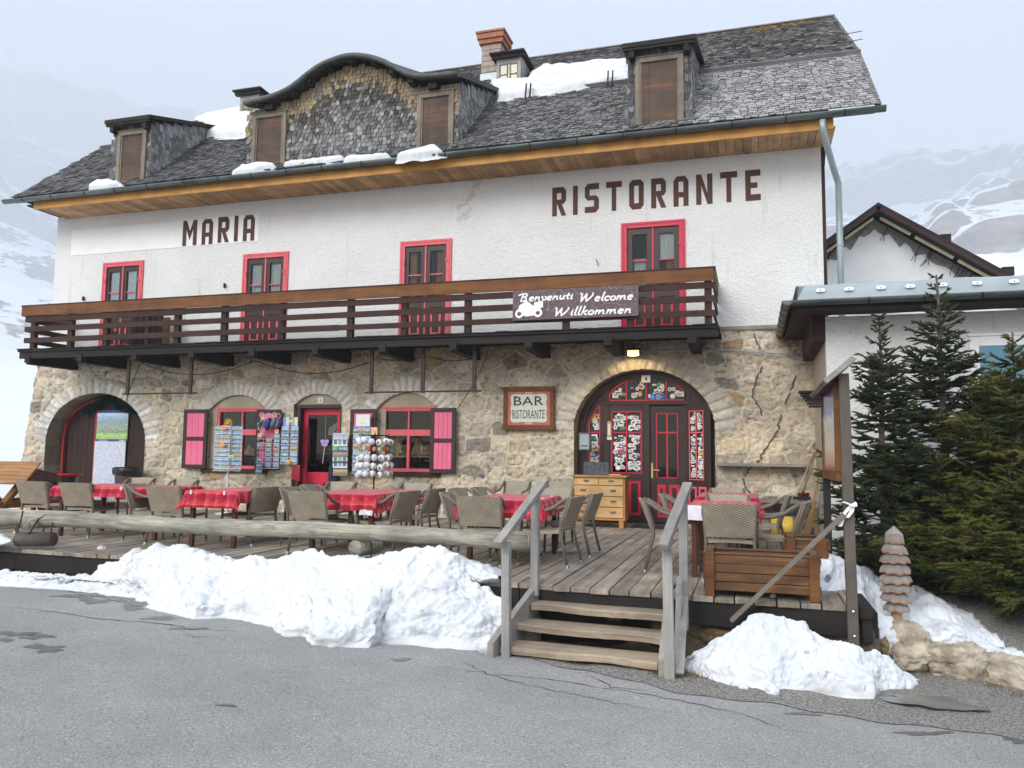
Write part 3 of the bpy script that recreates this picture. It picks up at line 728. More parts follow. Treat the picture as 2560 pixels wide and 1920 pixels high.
# solid behind: dark interior shell
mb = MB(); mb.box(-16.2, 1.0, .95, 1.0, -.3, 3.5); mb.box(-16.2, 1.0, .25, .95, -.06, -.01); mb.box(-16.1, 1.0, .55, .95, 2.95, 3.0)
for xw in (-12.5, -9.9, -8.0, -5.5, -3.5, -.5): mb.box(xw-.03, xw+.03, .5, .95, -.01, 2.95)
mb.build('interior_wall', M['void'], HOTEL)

# ---- white upper storey with four balcony doors
UZ0, UZ1 = 3.58, 6.97
DOORS = []
for (tl, tr) in (((225, 568), (312, 563)), ((527, 550), (625, 543)), ((866, 523), (977, 515)), ((1342, 487), (1480, 470))):
    DOORS.append((FX(tl[0]*D, tl[1]*D), FX(tr[0]*D, tr[1]*D), FZ((tl[0]+tr[0])/2*D, (tl[1]+tr[1])/2*D)))
mb = MB(); x = -16.30
for (a, b, zt) in DOORS:
    mb.box(x, a+.03, 0, .30, UZ0, UZ1); mb.box(a+.03, b-.03, 0, .30, zt-.03, UZ1); x = b-.03
mb.box(x, 1.28, 0, .30, UZ0, UZ1)
mb.box(-16.30, -16.22, .30, 12.0, -.3, UZ1); mb.box(1.0, 1.28, .30, 12.0, -.3, UZ1); mb.box(-16.30, 1.28, 12.0, 12.3, -.3, UZ1)
mb.ext([(-.02, UZ1), (11.9, UZ1), (9.6, 9.0), (5.5, 12.05), (1.3, 9.0), (.02, 7.85)], (1.0, 0, 0), (0, 1, 0), (0, 0, 1), (1, 0, 0), .28)
mb.build('white_wall', M['plaster'], HOTEL)
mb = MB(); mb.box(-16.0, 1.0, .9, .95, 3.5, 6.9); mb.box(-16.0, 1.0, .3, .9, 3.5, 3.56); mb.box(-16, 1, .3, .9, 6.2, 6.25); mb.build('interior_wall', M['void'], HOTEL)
mb = MB(); mb.box(FX(153*D, 553*D), FX(558*D, 532*D), -.012, 0.0, FZ(153*D, 553*D), FZ(558*D, 462*D)); mb.build('whitewashed_panel', M['plaster_smooth'], HOTEL)
mb = MB(); mb.box(1.281, 1.34, .0, .5, 3.5, 6.9); mb.build('corner_board', M['beamz'], HOTEL)

for di, (a, b, zt) in enumerate(DOORS):
    mb = MB(); fw = .115; zb = 3.55
    for x0, x1, z0, z1 in ((a, a+fw, zb, zt), (b-fw, b, zb, zt), (a+fw, b-fw, zt-fw, zt)):
        mb.box(x0, x1, -.035, .05, z0, z1)
    mb.box(a+.035, a+.05, -.045, -.035, zb, zt-.05); mb.box(b-.05, b-.035, -.045, -.035, zb, zt-.05); mb.box(a+.05, b-.05, -.045, -.035, zt-.05, zt-.035)
    cx = (a+b)/2; mb.box(cx-.018, cx+.018, -.02, .03, zb, zt-fw)
    dr = mb.build('balcony_door', M['pink'] if di < 3 else M['red'], HOTEL, bevel=.006)
    for s in (0, 1):
        x0 = a+fw if s == 0 else cx+.018; x1 = cx-.018 if s == 0 else b-fw
        st = .085 if di < 3 else .10
        mb = MB(); zg0, zg1 = 4.50, zt-fw-.12
        mb.box(x0, x0+st, .0, .045, zb, zt-fw); mb.box(x1-st, x1, .0, .045, zb, zt-fw)
        mb.box(x0+st, x1-st, .0, .045, zg1, zt-fw); mb.box(x0+st, x1-st, .0, .045, 4.30, zg0); mb.box(x0+st, x1-st, .0, .045, zb, zb+.14); mb.box(x0+st, x1-st, .015, .035, zb+.14, 4.30)
        px0, px1, pz0, pz1 = x0+st+.02, x1-st-.02, zb+.17, 4.27
        for bx in ((px0, px1, pz0, pz0+.05), (px0, px1, pz1-.05, pz1), (px0, px0+.045, pz0+.05, pz1-.05), (px1-.045, px1, pz0+.05, pz1-.05)): mb.box(bx[0], bx[1], -.004, .015, bx[2], bx[3], 1)
        zm = zg0+(zg1-zg0)*.50; mb.box(x0+st, x1-st, .002, .04, zm-.012, zm+.012, 1)
        mb.build('door_leaf', [M['dk_paint'], M['pink'] if di < 3 else M['red']], dr)
        mb = MB(); mb.box(x0+st-.01, x1-st+.01, .020, .026, zg0-.01, zg1+.01); mb.build('pane', M['glass'], dr)
        mb = MB()     # curtains hang behind the panes
        n = 16
        if di in (0, 1):
            xs = np.linspace(x0+st, x1-st, n); P = np.array([[(x, .06+.008*math.sin(i*2.2+di), z) for i, x in enumerate(xs)] for z in (4.4, zg1+.1)]); mb.grid(P)
            mb.build('curtain', M['net'], dr)
        else:
            xa, xb = (x0+st, x0+st+(x1-x0-2*st)*.55) if s == 0 else (x0+st+(x1-x0-2*st)*.45, x1-st)
            if di == 3 and s == 0: xa, xb = x0+st+.02, x1-st-.02
            xs = np.linspace(xa, xb, n); P = np.array([[(x, .075+.012*math.sin(i*1.9), z) for i, x in enumerate(xs)] for z in (4.4, (zm+.05 if di == 3 else zg1+.1))]); mb.grid(P)
            mb.build('curtain', M['curtain'] if not (di == 3 and s == 0) else M['net'], dr)
            if di == 3 and s == 1: mb = MB(); mb.box(x0+st, x1-st, .055, .06, zm+.02, zg1+.05); mb.build('sky_reflection_panel', M['net'], dr)  # added white panel imitates pale sky reflected in this pane
        mb = MB()
    mb = MB()
    for hz in (4.6, zt-.5): mb.box(a+.09, a+.12, -.06, -.035, hz, hz+.08); mb.box(b-.12, b-.09, -.06, -.035, hz, hz+.08)
    mb.build('hinge', M['pink'] if di < 3 else M['red'], dr)

mb = MB()
for px, py in ((180*D, 645*D), (485*D, 617*D)): p = F(px, py, -.03); mb.box(p[0]-.012, p[0]+.012, -.06, 0, p[2]-.05, p[2]+.05); mb.box(p[0], p[0]+.06, -.06, -.04, p[2]-.012, p[2]+.012)
mb.bar(F(1288*D, 560*D, -.02), F(1293*D, 574*D, -.02), .012, .012); mb.build('wall_hook', M['iron'], HOTEL)
mb = MB(); rn = random.Random(4)
for (px, py, w_, h_, sl) in ((1168, 500, .30, .085, .9), (1195, 455, .10, .05, .9), (1160, 540, .16, .05, .6)):
    for i in range(26):
        p = F(px, py, 0); a = rn.gauss(0, .4); u = p[0]+a*w_; v = p[2]+a*w_*sl+rn.gauss(0, h_*.5); r_ = abs(rn.gauss(.03, .014)); mb.add([(u+r_*1.3*math.cos(q)*rn.uniform(.6, 1.1), -.0035-.0001*i, v+r_*math.sin(q)*rn.uniform(.6, 1.1)) for q in np.linspace(0, 6.283, 11)[:-1]], [tuple(range(10))])
mb.build('plaster_stain', mat('grey_plaster_stain', (.62, .61, .59), (.52, .51, .49), 9, rough=.95), HOTEL)

# ---- painted lettering
T_, W_ = .205, .60
def LG(ch):
    t, w = T_, W_
    if ch == 'I': return t, [[(0, 0), (t, 0), (t, 1), (0, 1)]]
    if ch == 'T': return .66, [[(0, 1-t), (.66, 1-t), (.66, 1), (0, 1)], [(.235, 0), (.425, 0), (.425, 1-t), (.235, 1-t)]]
    if ch == 'E': return .58, [[(0, 0), (t, 0), (t, 1), (0, 1)], [(t, 1-t), (.58, 1-t), (.58, 1), (t, 1)], [(t, .41), (.46, .41), (.46, .59), (t, .59)], [(t, 0), (.58, 0), (.58, t), (t, t)]]
    if ch == 'N': w = .64; return w, [[(0, 0), (t, 0), (t, 1), (0, 1)], [(w-t, 0), (w, 0), (w, 1), (w-t, 1)], [(t, .62), (w-t, .0), (w-t, .38), (t, 1)]]
    if ch == 'M': w = .78; return w, [[(0, 0), (t, 0), (t, 1), (0, 1)], [(w-t, 0), (w, 0), (w, 1), (w-t, 1)], [(t, .64), (w/2, .22), (w/2, .58), (t, 1)], [(w/2, .22), (w-t, .64), (w-t, 1), (w/2, .58)]]
    if ch == 'A': return w, [[(0, .82), (w, .82), (w, .84), (w-.13, 1), (.13, 1), (0, .84)], [(0, 0), (t, 0), (t, .82), (0, .82)], [(w-t, 0), (w, 0), (w, .82), (w-t, .82)], [(t, .30), (w-t, .30), (w-t, .47), (t, .47)]]
    if ch == 'R': return w, [[(0, 0), (t, 0), (t, 1), (0, 1)], [(t, 1-t), (w, 1-t), (w, .87), (w-.12, 1), (t, 1)], [(w-t, .57), (w, .57), (w, 1-t), (w-t, 1-t)], [(t, .41), (w-.10, .41), (w, .52), (w, .57), (t, .57)], [(.22, .41), (.42, .41), (w+.01, 0), (w-.2, 0)]]
    if ch == 'S': return w, [[(0, 1-t), (w, 1-t), (w, 1), (.13, 1), (0, .87)], [(0, .58), (t, .58), (t, 1-t), (0, 1-t)], [(.12, .42), (w, .42), (w, .47), (w-.12, .58), (0, .58), (0, .54)], [(w-t, t), (w, t), (w, .42), (w-t, .42)], [(0, 0), (w-.13, 0), (w, .13), (w, t), (0, t)]]
    if ch == 'O': return w, [[(0, 1-t), (w, 1-t), (w, .87), (w-.13, 1), (.13, 1), (0, .87)], [(0, t), (t, t), (t, 1-t), (0, 1-t)], [(w-t, t), (w, t), (w, 1-t), (w-t, 1-t)], [(0, t), (0, .13), (.13, 0), (w-.13, 0), (w, .13), (w, t)]]
def word(txt, xa, xb, z0, z1, y, gap=.30):
    tot = sum(LG(c)[0] for c in txt)+gap*(len(txt)-1); sx_ = (xb-xa)/tot; sz_ = z1-z0; x = xa; mb = MB()
    for c in txt:
        wd, ps = LG(c); jz = rng.uniform(-.012, .012)
        for p in ps: mb.xz([(x+u*sx_, z0+v*sz_+jz) for u, v in p], y-.004, y)
        x += (wd+gap)*sx_
    return mb.build('painted_lettering', M['letter'], HOTEL)
word('RISTORANTE', FX(1193*D, 440*D), FX(1643*D, 395*D), FZ(1193*D, 467*D), FZ(1193*D, 405*D), -.001)
word('MARIA', FX(396*D, 500*D), FX(551*D, 490*D), FZ(460*D, 527*D), FZ(460*D, 472*D), -.0125, .27)
# ================================================================= roof
EV, BK, RG = (-.98, 7.20), (1.25, 9.22), (5.5, 12.33)      # eave, break, ridge in (Y, Z)
XL0, XL1, XL2, XR = -16.65, -16.4, -13.2, 2.15
def shingles(mb, o, u, v, n, U, V, inside, wid, expo, th, colfn, rounded=False, mat=0, sag=0):
    o, u, v, n = [np.array(a, float) for a in (o, u, v, n)]
    j = 0; vv_ = 0.0
    while vv_ < V:
        x = -rng.uniform(0, wid)
        while x < U:
            wd = min(wid*rng.uniform(.62, 1.32), max(.02, U-x)); cx, cv = x+wd/2, vv_+expo/2
            if inside(cx, cv):
                g = wd*.06; lift = th*rng.uniform(.7, 1.5); lf2 = lift*rng.uniform(.7, 1.4); tw = rng.gauss(0, .007); b0 = vv_-rng.uniform(0, .012)-expo*.12; t0 = vv_+expo*1.45
                b0a, b0b = b0+tw, b0-tw
                if rng.random() < .02: continue_gap = True; b0a += expo*.35; b0b += expo*.25
                A = o+u*(x+g)+v*b0a+n*lift; B = o+u*(x+wd-g)+v*b0b+n*lf2; C_ = o+u*(x+wd-g)+v*t0+n*.002; E_ = o+u*(x+g)+v*t0+n*.002
                A0 = A-n*th*.75; B0 = B-n*th*.75
                c = colfn(cx, cv)
                if rounded:
                    r0 = expo*.30; A1 = o+u*(x+g)+v*(b0a+r0)+n*lift; B1 = o+u*(x+wd-g)+v*(b0b+r0)+n*lf2
                    m1 = o+u*(x+wd*.26)+v*(b0a+.03*r0)+n*lift*1.05; m2 = o+u*(x+wd*.74)+v*(b0b+.03*r0)+n*lf2*1.05
                    dn = n*th*.75
                    mb.add([A1, m1, m2, B1, C_, E_, A1-dn, m1-dn, m2-dn, B1-dn], [(0, 1, 2, 3, 4, 5), (6, 7, 1, 0), (7, 8, 2, 1), (8, 9, 3, 2), (9, 4, 3), (6, 0, 5)], mat, c)
                else:
                    mb.add([A, B, C_, E_, A0, B0], [(0, 1, 2, 3), (4, 5, 1, 0), (5, 2, 1), (4, 0, 3)], mat, c)
            x += wd
        vv_ += expo; j += 1
def grey(lo, hi, warm=0):
    g = rng.uniform(lo, hi); w_ = rng.uniform(-.02, .03)+warm
    return (g*(1+w_), g*(.985+w_*.3), g*(1.0-w_*.5))
mb = MB(); UL = (.035, .033, .033)
def rq(*p): mb.add([np.array(a, float) for a in p], [tuple(range(len(p)))], 0, UL)
rq((XL0, *EV), (XR, *EV), (XR, *BK), (XL1, *BK)); rq((XL1, *BK), (XR, *BK), (XR, *RG), (XL2, *RG))
rq((XL0, *EV), (XL1, *BK), (XL1, 9.75, 9.22), (XL0, 12.0, 7.2)); rq((XL1, *BK), (XL2, *RG), (XL1, 9.75, 9.22))
rq((XR, *RG), (XR, 9.75, 9.22), (XL1, 9.75, 9.22), (XL2, *RG)); rq((XR, 9.75, 9.22), (XR, 12.0, 7.2), (XL0, 12.0, 7.2), (XL1, 9.75, 9.22))
mb.ext([(EV[0], EV[1]-.10), (EV[0], EV[1]-.005), (BK[0], BK[1]-.005), (RG[0], RG[1]-.005), (RG[0], RG[1]-.16), (BK[0]+.05, BK[1]-.16)], (XR-.06, 0, 0), (0, 1, 0), (0, 0, 1), (1, 0, 0), .06, 0, (.05, .046, .044))
# lower slope
lv = np.array((0, BK[0]-EV[0], BK[1]-EV[1])); LL = np.linalg.norm(lv); lv /= LL; ln_ = np.array((0, -lv[2], lv[1]))
def lowcol(u, v):
    X = XL0+u; k = np.clip((X+9)/8, 0, 1)
    if X > -1: return grey(.14+.14*rng.random(), .42)
    return grey(.045+.04*k, .16+.10*k)
shingles(mb, (XL0, *EV), (1, 0, 0), lv, ln_, XR-XL0, LL-.02, lambda u, v: u > v/LL*(XL1-XL0), .135, .112, .022, lowcol)
uvv = np.array((0, RG[0]-BK[0], RG[1]-BK[1])); UL_ = np.linalg.norm(uvv); uvv /= UL_; un = np.array((0, -uvv[2], uvv[1]))
def upcol(u, v):
    X = XL0+u
    if X > -2.2 and v > UL_-.9 and rng.random() < (v-(UL_-.9))/.9*.75 and rng.random() < .5+.5*math.sin(X*2.3): return (.34*rng.uniform(.8, 1.2), .20, .03)
    if rng.random() < .12: return grey(.22, .34)
    return grey(.05, .19, .02)
shingles(mb, (XL0, BK[0], BK[1]+.03), (1, 0, 0), uvv, un, XR-XL0, UL_-.02, lambda u, v: u+XL0 > XL1+v/UL_*(XL2-XL1), .13, .118, .022, upcol)
# ragged verge ends
for i in range(46):
    t = i/45; z = EV[1]+(BK[1]-EV[1])*t; y = EV[0]+(BK[0]-EV[0])*t; mb.box(XR-.05, XR+rng.uniform(.0, .012), y-.05, y+.03, z-.02, z+.02, 0, grey(.10, .28))
    y = BK[0]+(RG[0]-BK[0])*t; z = BK[1]+(RG[1]-BK[1])*t; mb.box(XR-.05, XR+rng.uniform(.0, .015), y-.05, y+.05, z, z+.035, 0, grey(.08, .24))
mb.build('roof', M['shingle'], HOTEL)
mb = MB(); mb.bar((XL1+.1, BK[0]-.06, BK[1]-.03), (XR+.01, BK[0]-.06, BK[1]-.03), .012, .16, 0, (0, -.8, 1)); mb.bar((XL1+.1, BK[0]+.05, BK[1]+.075), (XR+.01, BK[0]+.05, BK[1]+.075), .16, .012)
mb.bar((XL2, RG[0], RG[1]+.03), (XR, RG[0], RG[1]+.03), .2, .03)
mb.build('roof_flashing', M['lead'], HOTEL)
for (px, py) in ((1160+555*.2893, 60+640*.2893), (1160+1265*.2893, 60+530*.2893)):
    p = ONP(px, py, (0, BK[0], BK[1]), un); mb = MB()
    for dx in (-.05, .05):
        mb.bar(p+np.array((dx, -.06, -.02)), p+np.array((dx, .02, .34)), .03, .03)
    mb.build('snow_hook', M['black'], HOTEL)
# eave: boarded soffit, orange fascia, gutter with brackets, downpipe
mb = MB(); x = -16.02
while x < 1.36:
    wd = rng.uniform(.125, .15); g = rng.uniform(.72, 1.18); y1 = -.87
    mb.box(x+.004, x+wd-.004, y1, .02, 6.925+rng.uniform(-.004, .004), 6.945, 0, (g, g*rng.uniform(.93, 1.03), g*rng.uniform(.85, 1.05))); x += wd
mb.build('soffit', M['soffit'], HOTEL)
mb = MB(); mb.box(-16.02, 1.40, .9, .95, 6.9, 7.0)
x = -16.05
for L in (4.4, 4.1, 4.6, 4.37): mb.box(x, x+L-.004, -.925, -.872, 6.88, 7.07); x += L
mb.build('fascia_board', M['orange_wood'], HOTEL, bevel=.004)
mb = MB(); mb.box(-16.6, 2.06, -.95, -.90, 7.075, 7.19); mb.box(-16.3, 1.36, -.88, .2, 6.99, 7.02); mb.build('eave_board', M['black_wood'], HOTEL)
mb = MB(); R0, R1 = .085, .078; cy, cz = -1.045, 7.115
arc = [(math.cos(a), math.sin(a)) for a in np.linspace(math.pi, 2*math.pi, 13)]
mb.ext([(cy+R0*c, cz+R0*s) for c, s in arc]+[(cy+R1*c, cz+R1*s) for c, s in arc[::-1]], (-16.80, 0, 0), (0, 1, 0), (0, 0, 1), (1, 0, 0), 19.02)
for xe in (-16.8, 2.2): mb.ext([(cy+R0*.97*c, cz+R0*.97*s) for c, s in arc], (xe, 0, 0), (0, 1, 0), (0, 0, 1), (1, 0, 0), .02)
gut = mb.build('gutter', M['steel'], HOTEL, smooth=False)
x = -16.2
while x < 2.1:
    mb = MB(); mb.ext([(cy+(R0+.006)*c, cz+(R0+.006)*s) for c, s in arc]+[(cy+(R0+.0005)*c, cz+(R0+.0005)*s) for c, s in arc[::-1]], (x, 0, 0), (0, 1, 0), (0, 0, 1), (1, 0, 0), .03)
    mb.box(x, x+.03, cy+R0-.012, -.9, cz+.005, cz+.02); x += rng.uniform(.8, 1.0); mb.build('gutter_bracket', M['iron'], gut)
mb = MB(); q1_ = F(2096, 458, -.13); dp = [F(2056, 300, -1.03), F(2057, 318, -1.03), F(2062, 345, -.95), F(2085, 425, -.33), q1_, (q1_[0], -.12, 5.3), (q1_[0], -.12, 2.9)]
mb.tube(dp, .055, 12); mb.tube([(q1_[0], -.12, 5.05), (q1_[0], -.12, 5.02)], .062, 12)
mb.build('downpipe', M['steel2'], HOTEL, smooth=True)

# ---- dormers
def shq(mb, x0, x1, y, z0, z1, colfn, inside=lambda u, v: True, wid=.12, expo=.115):
    shingles(mb, (x0, y, z0), (1, 0, 0), (0, 0, 1), (0, -1, 0), x1-x0, z1-z0, inside, wid, expo, .012, colfn, True)
def cheek(mb, x, yf, z0, z1, yb, z1b, colfn, sgn=1):
    pol = [(yf, z0), (yf, z1), (yb, z1b), (max(yb-.1, BK[0]+.1), max(BK[1]-.1, BK[1]+(yb-.1-BK[0])*.73-.05)), (BK[0]+.1, BK[1]-.1)]
    mb.add([(x, a, b) for a, b in pol], [(0, 1, 2, 3, 4)], 0, UL)
    def ins(u, v):
        y = yf+u; z = z0+v; roof = EV[1]+(y-EV[0])/(BK[0]-EV[0])*(BK[1]-EV[1]) if y < BK[0] else BK[1]+(y-BK[0])/(RG[0]-BK[0])*(RG[1]-BK[1])
        return z > roof-.12 and z < z1+(z1b-z1)*(y-yf)/(yb-yf)-.06
    if sgn > 0: shingles(mb, (x, yf, z0), (0, 1, 0), (0, 0, 1), (1, 0, 0), yb-yf, max(z1, z1b)-z0, ins, .12, .115, .013, colfn, True)
def boarded(root, x0, x1, yf, z0, z1):
    mb = MB(); c = .09
    mb.box(x0, x0+c, yf-.05, yf+.02, z0, z1); mb.box(x1-c, x1, yf-.05, yf+.02, z0, z1); mb.box(x0+c, x1-c, yf-.05, yf+.02, z1-c, z1); mb.box(x0-.02, x1+.02, yf-.07, yf+.0, z1, z1+.025)
    mb.box(x0+c, x0+c+.03, yf-.03, yf+.02, z0, z1-c); mb.box(x1-c-.03, x1-c, yf-.03, yf+.02, z0, z1-c)
    mb.build('window_casing', M['old_frame'], root, bevel=.006)
    mb = MB(); xa = x0+c+.03; xb = x1-c-.03; mb.box(xa, xa+(xb-xa)*.2, yf-.004, yf+.03, z0, z1-c); mb.box(xa+(xb-xa)*.2+.006, xb, yf-.008, yf+.03, z0, z1-c)
    mb.build('window_board', M['old_board'], root)
dk = lambda u, v: grey(.05, .15) if rng.random() < .8 else grey(.15, .26)
sil = lambda u, v: grey(.13, .38)
def dormer(x0, x1, yf, z0, z1, win, yb):
    z1b = z1+.37*(yb-yf)
    mb = MB(); mb.add([(x0, yf, z0), (x1, yf, z0), (x1, yf, z1), (x0, yf, z1)], [(0, 1, 2, 3)], 0, UL)
    wx0, wx1, wz1 = win
    shq(mb, x0, x1, yf, z0, z1-.08, dk, lambda u, v: not (wx0+.03 < x0+u < wx1-.03 and z0+v < wz1-.02))
    cheek(mb, x1, yf, z0, z1, yb, z1b, sil); cheek(mb, x0, yf, z0, z1, yb, z1b, sil, -1)
    dm = mb.build('dormer', M['shingle'], HOTEL)
    mb = MB(); q = .10
    mb.add([(x0-q, yf-.24, z1-.02), (x1+q, yf-.24, z1-.02), (x1+q, yb+.2, z1b-.03), (x0-q, yb+.2, z1b-.03), (x0-q, yf-.24, z1+.07), (x1+q, yf-.24, z1+.07), (x1+q, yb+.2, z1b+.04), (x0-q, yb+.2, z1b+.04)],
           [(3, 2, 1, 0), (4, 5, 6, 7), (0, 1, 5, 4), (1, 2, 6, 5), (2, 3, 7, 6), (3, 0, 4, 7)])
    mb.box(x0-q+.02, x1+q-.02, yf-.22, yf-.16, z1-.07, z1-.02); mb.box(x0+.02, x0+.12, yf-.2, yf, z1-.2, z1-.06); mb.box(x1-.12, x1-.02, yf-.2, yf, z1-.2, z1-.06)
    mb.build('dormer_cap', M['black_wood'], dm)
    boarded(dm, wx0, wx1, yf-.01, z0, wz1)
    return dm
def z3r(u, v, Y): return F(1160+u*.2893, 60+v*.2893, Y)
def z1r(u, v, Y): return F(u*.2893, 200+v*.2893, Y)
def z2r(u, v, Y): return F(560+u*.2893, 100+v*.2893, Y)
yf = -.74
dormer(z3r(1428, 600, yf)[0], z3r(1965, 500, yf)[0], yf, 7.34, z3r(1700, 165, yf-.2)[2], (z3r(1482, 600, yf)[0], z3r(1900, 500, yf)[0], z3r(1690, 285, yf)[2]), 3.2)
dormer(z1r(985, 700, yf)[0], z1r(1310, 600, yf)[0], yf, 7.34, z1r(1140, 350, yf-.2)[2], (z1r(1022, 700, yf)[0], z1r(1272, 600, yf)[0], z1r(1160, 445, yf)[2]), 1.75)
# the wide curved gable with two boarded windows
yg = -.70
crv = [(200, 565), (340, 525), (480, 485), (600, 425), (720, 325), (800, 262), (870, 220), (1000, 170), (1100, 145), (1190, 147), (1280, 160), (1400, 200), (1500, 260), (1600, 315), (1660, 330), (1850, 322), (2050, 303)]
cp = np.array([z2r(u, v, yg-.22)[[0, 2]] for u, v in crv])
xq = np.linspace(cp[0, 0], cp[-1, 0], 70); zq = np.interp(xq, cp[:, 0], cp[:, 1]); kern = np.ones(5)/5; zq = np.convolve(np.pad(zq, 2, mode='edge'), kern, 'valid')
gx0, gx1 = z2r(215, 800, yg)[0], z2r(2035, 700, yg)[0]
ztop = lambda x: float(np.interp(x, xq, zq))-.06
gz0 = 7.34
W1 = (z2r(255, 800, yg)[0], z2r(545, 800, yg)[0], z2r(400, 640, yg)[2]); W2_ = (z2r(1675, 700, yg)[0], z2r(1990, 700, yg)[0], z2r(1840, 460, yg)[2])
mb = MB(); xs = np.linspace(gx0, gx1, 50)
mb.add([(x, yg, gz0) for x in xs]+[(x, yg, ztop(x)) for x in xs], [(i, i+1, 51+i, 50+i) for i in range(49)], 0, UL)
bn = lambda x: .62+.28*math.sin(x*1.3)+.15*math.sin(x*3.7+1)
def gcol(u, v):
    x = gx0+u; dz = ztop(x)-(gz0+v); side = min(1.0, abs(x-(gx0+gx1)/2)/((gx1-gx0)/2)); lim = .34+.34*side**1.5+rng.gauss(0, .11)
    if dz < lim: return tuple(np.array((.29, .225, .14))*rng.uniform(.6, 1.2))
    if dz < lim+.42 and rng.random() < .65: return tuple(np.array((.075, .065, .055))*rng.uniform(.5, 1.5))
    return grey(.06, .24) if rng.random() < .85 else grey(.22, .36)
def gins(u, v):
    x = gx0+u; z = gz0+v
    if z > ztop(x)-.05: return False
    return not any(a+.03 < x < b-.03 and z < c-.02 for a, b, c in (W1, W2_))
shingles(mb, (gx0, yg, gz0), (1, 0, 0), (0, 0, 1), (0, -1, 0), gx1-gx0, 3.0, gins, .10, .088, .018, gcol, True)
cheek(mb, gx1, yg, gz0, ztop(gx1)+.02, 2.25, ztop(gx1)+.37*2.95, sil)
dm = mb.build('dormer', M['shingle'], HOTEL); dm['label'] = 'wide dormer with a curved gable top'
boarded(dm, W1[0], W1[1], yg-.01, gz0, W1[2]); boarded(dm, W2_[0], W2_[1], yg-.01, gz0, W2_[2])
mb = MB(); n = len(xq); vs = []
for x, z in zip(xq, zq):
    yb = min(5.3, (z+.26-8.30)/.362); zb_ = z+.37*(yb-yg)
    vs += [(x, yg-.26, z-.05), (x, yg-.26, z+.035), (x, yb, zb_+.03), (x, yb, zb_-.08)]
mb.add(vs, [(4*i+a, 4*i+(a+1) % 4, 4*i+4+(a+1) % 4, 4*i+4+a) for i in range(n-1) for a in range(4)]+[(0, 1, 2, 3), (4*n-1, 4*n-2, 4*n-3, 4*n-4)], 0, (.07, .066, .064))
for i in range(0, n-1):       # shingles on its back
    if zq[i] > 8.75:
        for j in range(16):
            y = yg-.2+j*.22; c = grey(.05, .16); dx = xq[i+1]-xq[i]; s0 = rng.uniform(0, .02)
            k_ = .37*(y-yg); mb.add([(xq[i], y, zq[i]+.055+s0+k_), (xq[i+1]+dx*.3, y, zq[i+1]+.055+s0+k_), (xq[i+1], y+.3, zq[i+1]+.155+k_), (xq[i], y+.3, zq[i]+.155+k_), (xq[i], y, zq[i]+.035+k_), (xq[i+1]+dx*.3, y, zq[i+1]+.035+k_)], [(0, 1, 2, 3), (4, 5, 1, 0), (5, 2, 1), (4, 0, 3)], 0, c)
mb.build('dormer_cap', M['shingle'], dm)
mb = MB(); mb.tube([(x, yg-.30, z+.0) for x, z in zip(xq[::2], zq[::2])], .055, 8); mb.build('curved_gutter', mat('verdigris_gutter', (.085, .098, .09), (.05, .055, .05), 5, rough=.55), dm, smooth=True)
for u, v in ((345, 560), (610, 470), (745, 370), (920, 240), (1115, 190), (1310, 200), (1465, 285), (1630, 365)):
    p = z2r(u, v, yg-.12); mb = MB(); mb.box(p[0]-.06, p[0]+.06, yg-.24, yg+.02, p[2]-.06, p[2]+.06); mb.build('gable_bracket', M['black_wood'], dm)
for xa, xb, zt in ((*z2r(385, 580, yg)[[0]], z2r(460, 580, yg)[0], W1[2]), (z2r(1790, 400, yg)[0], z2r(1865, 400, yg)[0], W2_[2])): mb = MB(); mb.box(xa, xb, yg-.18, yg+.01, zt+.03, ztop((xa+xb)/2)-.02); mb.build('gable_bracket', M['black_wood'], dm)
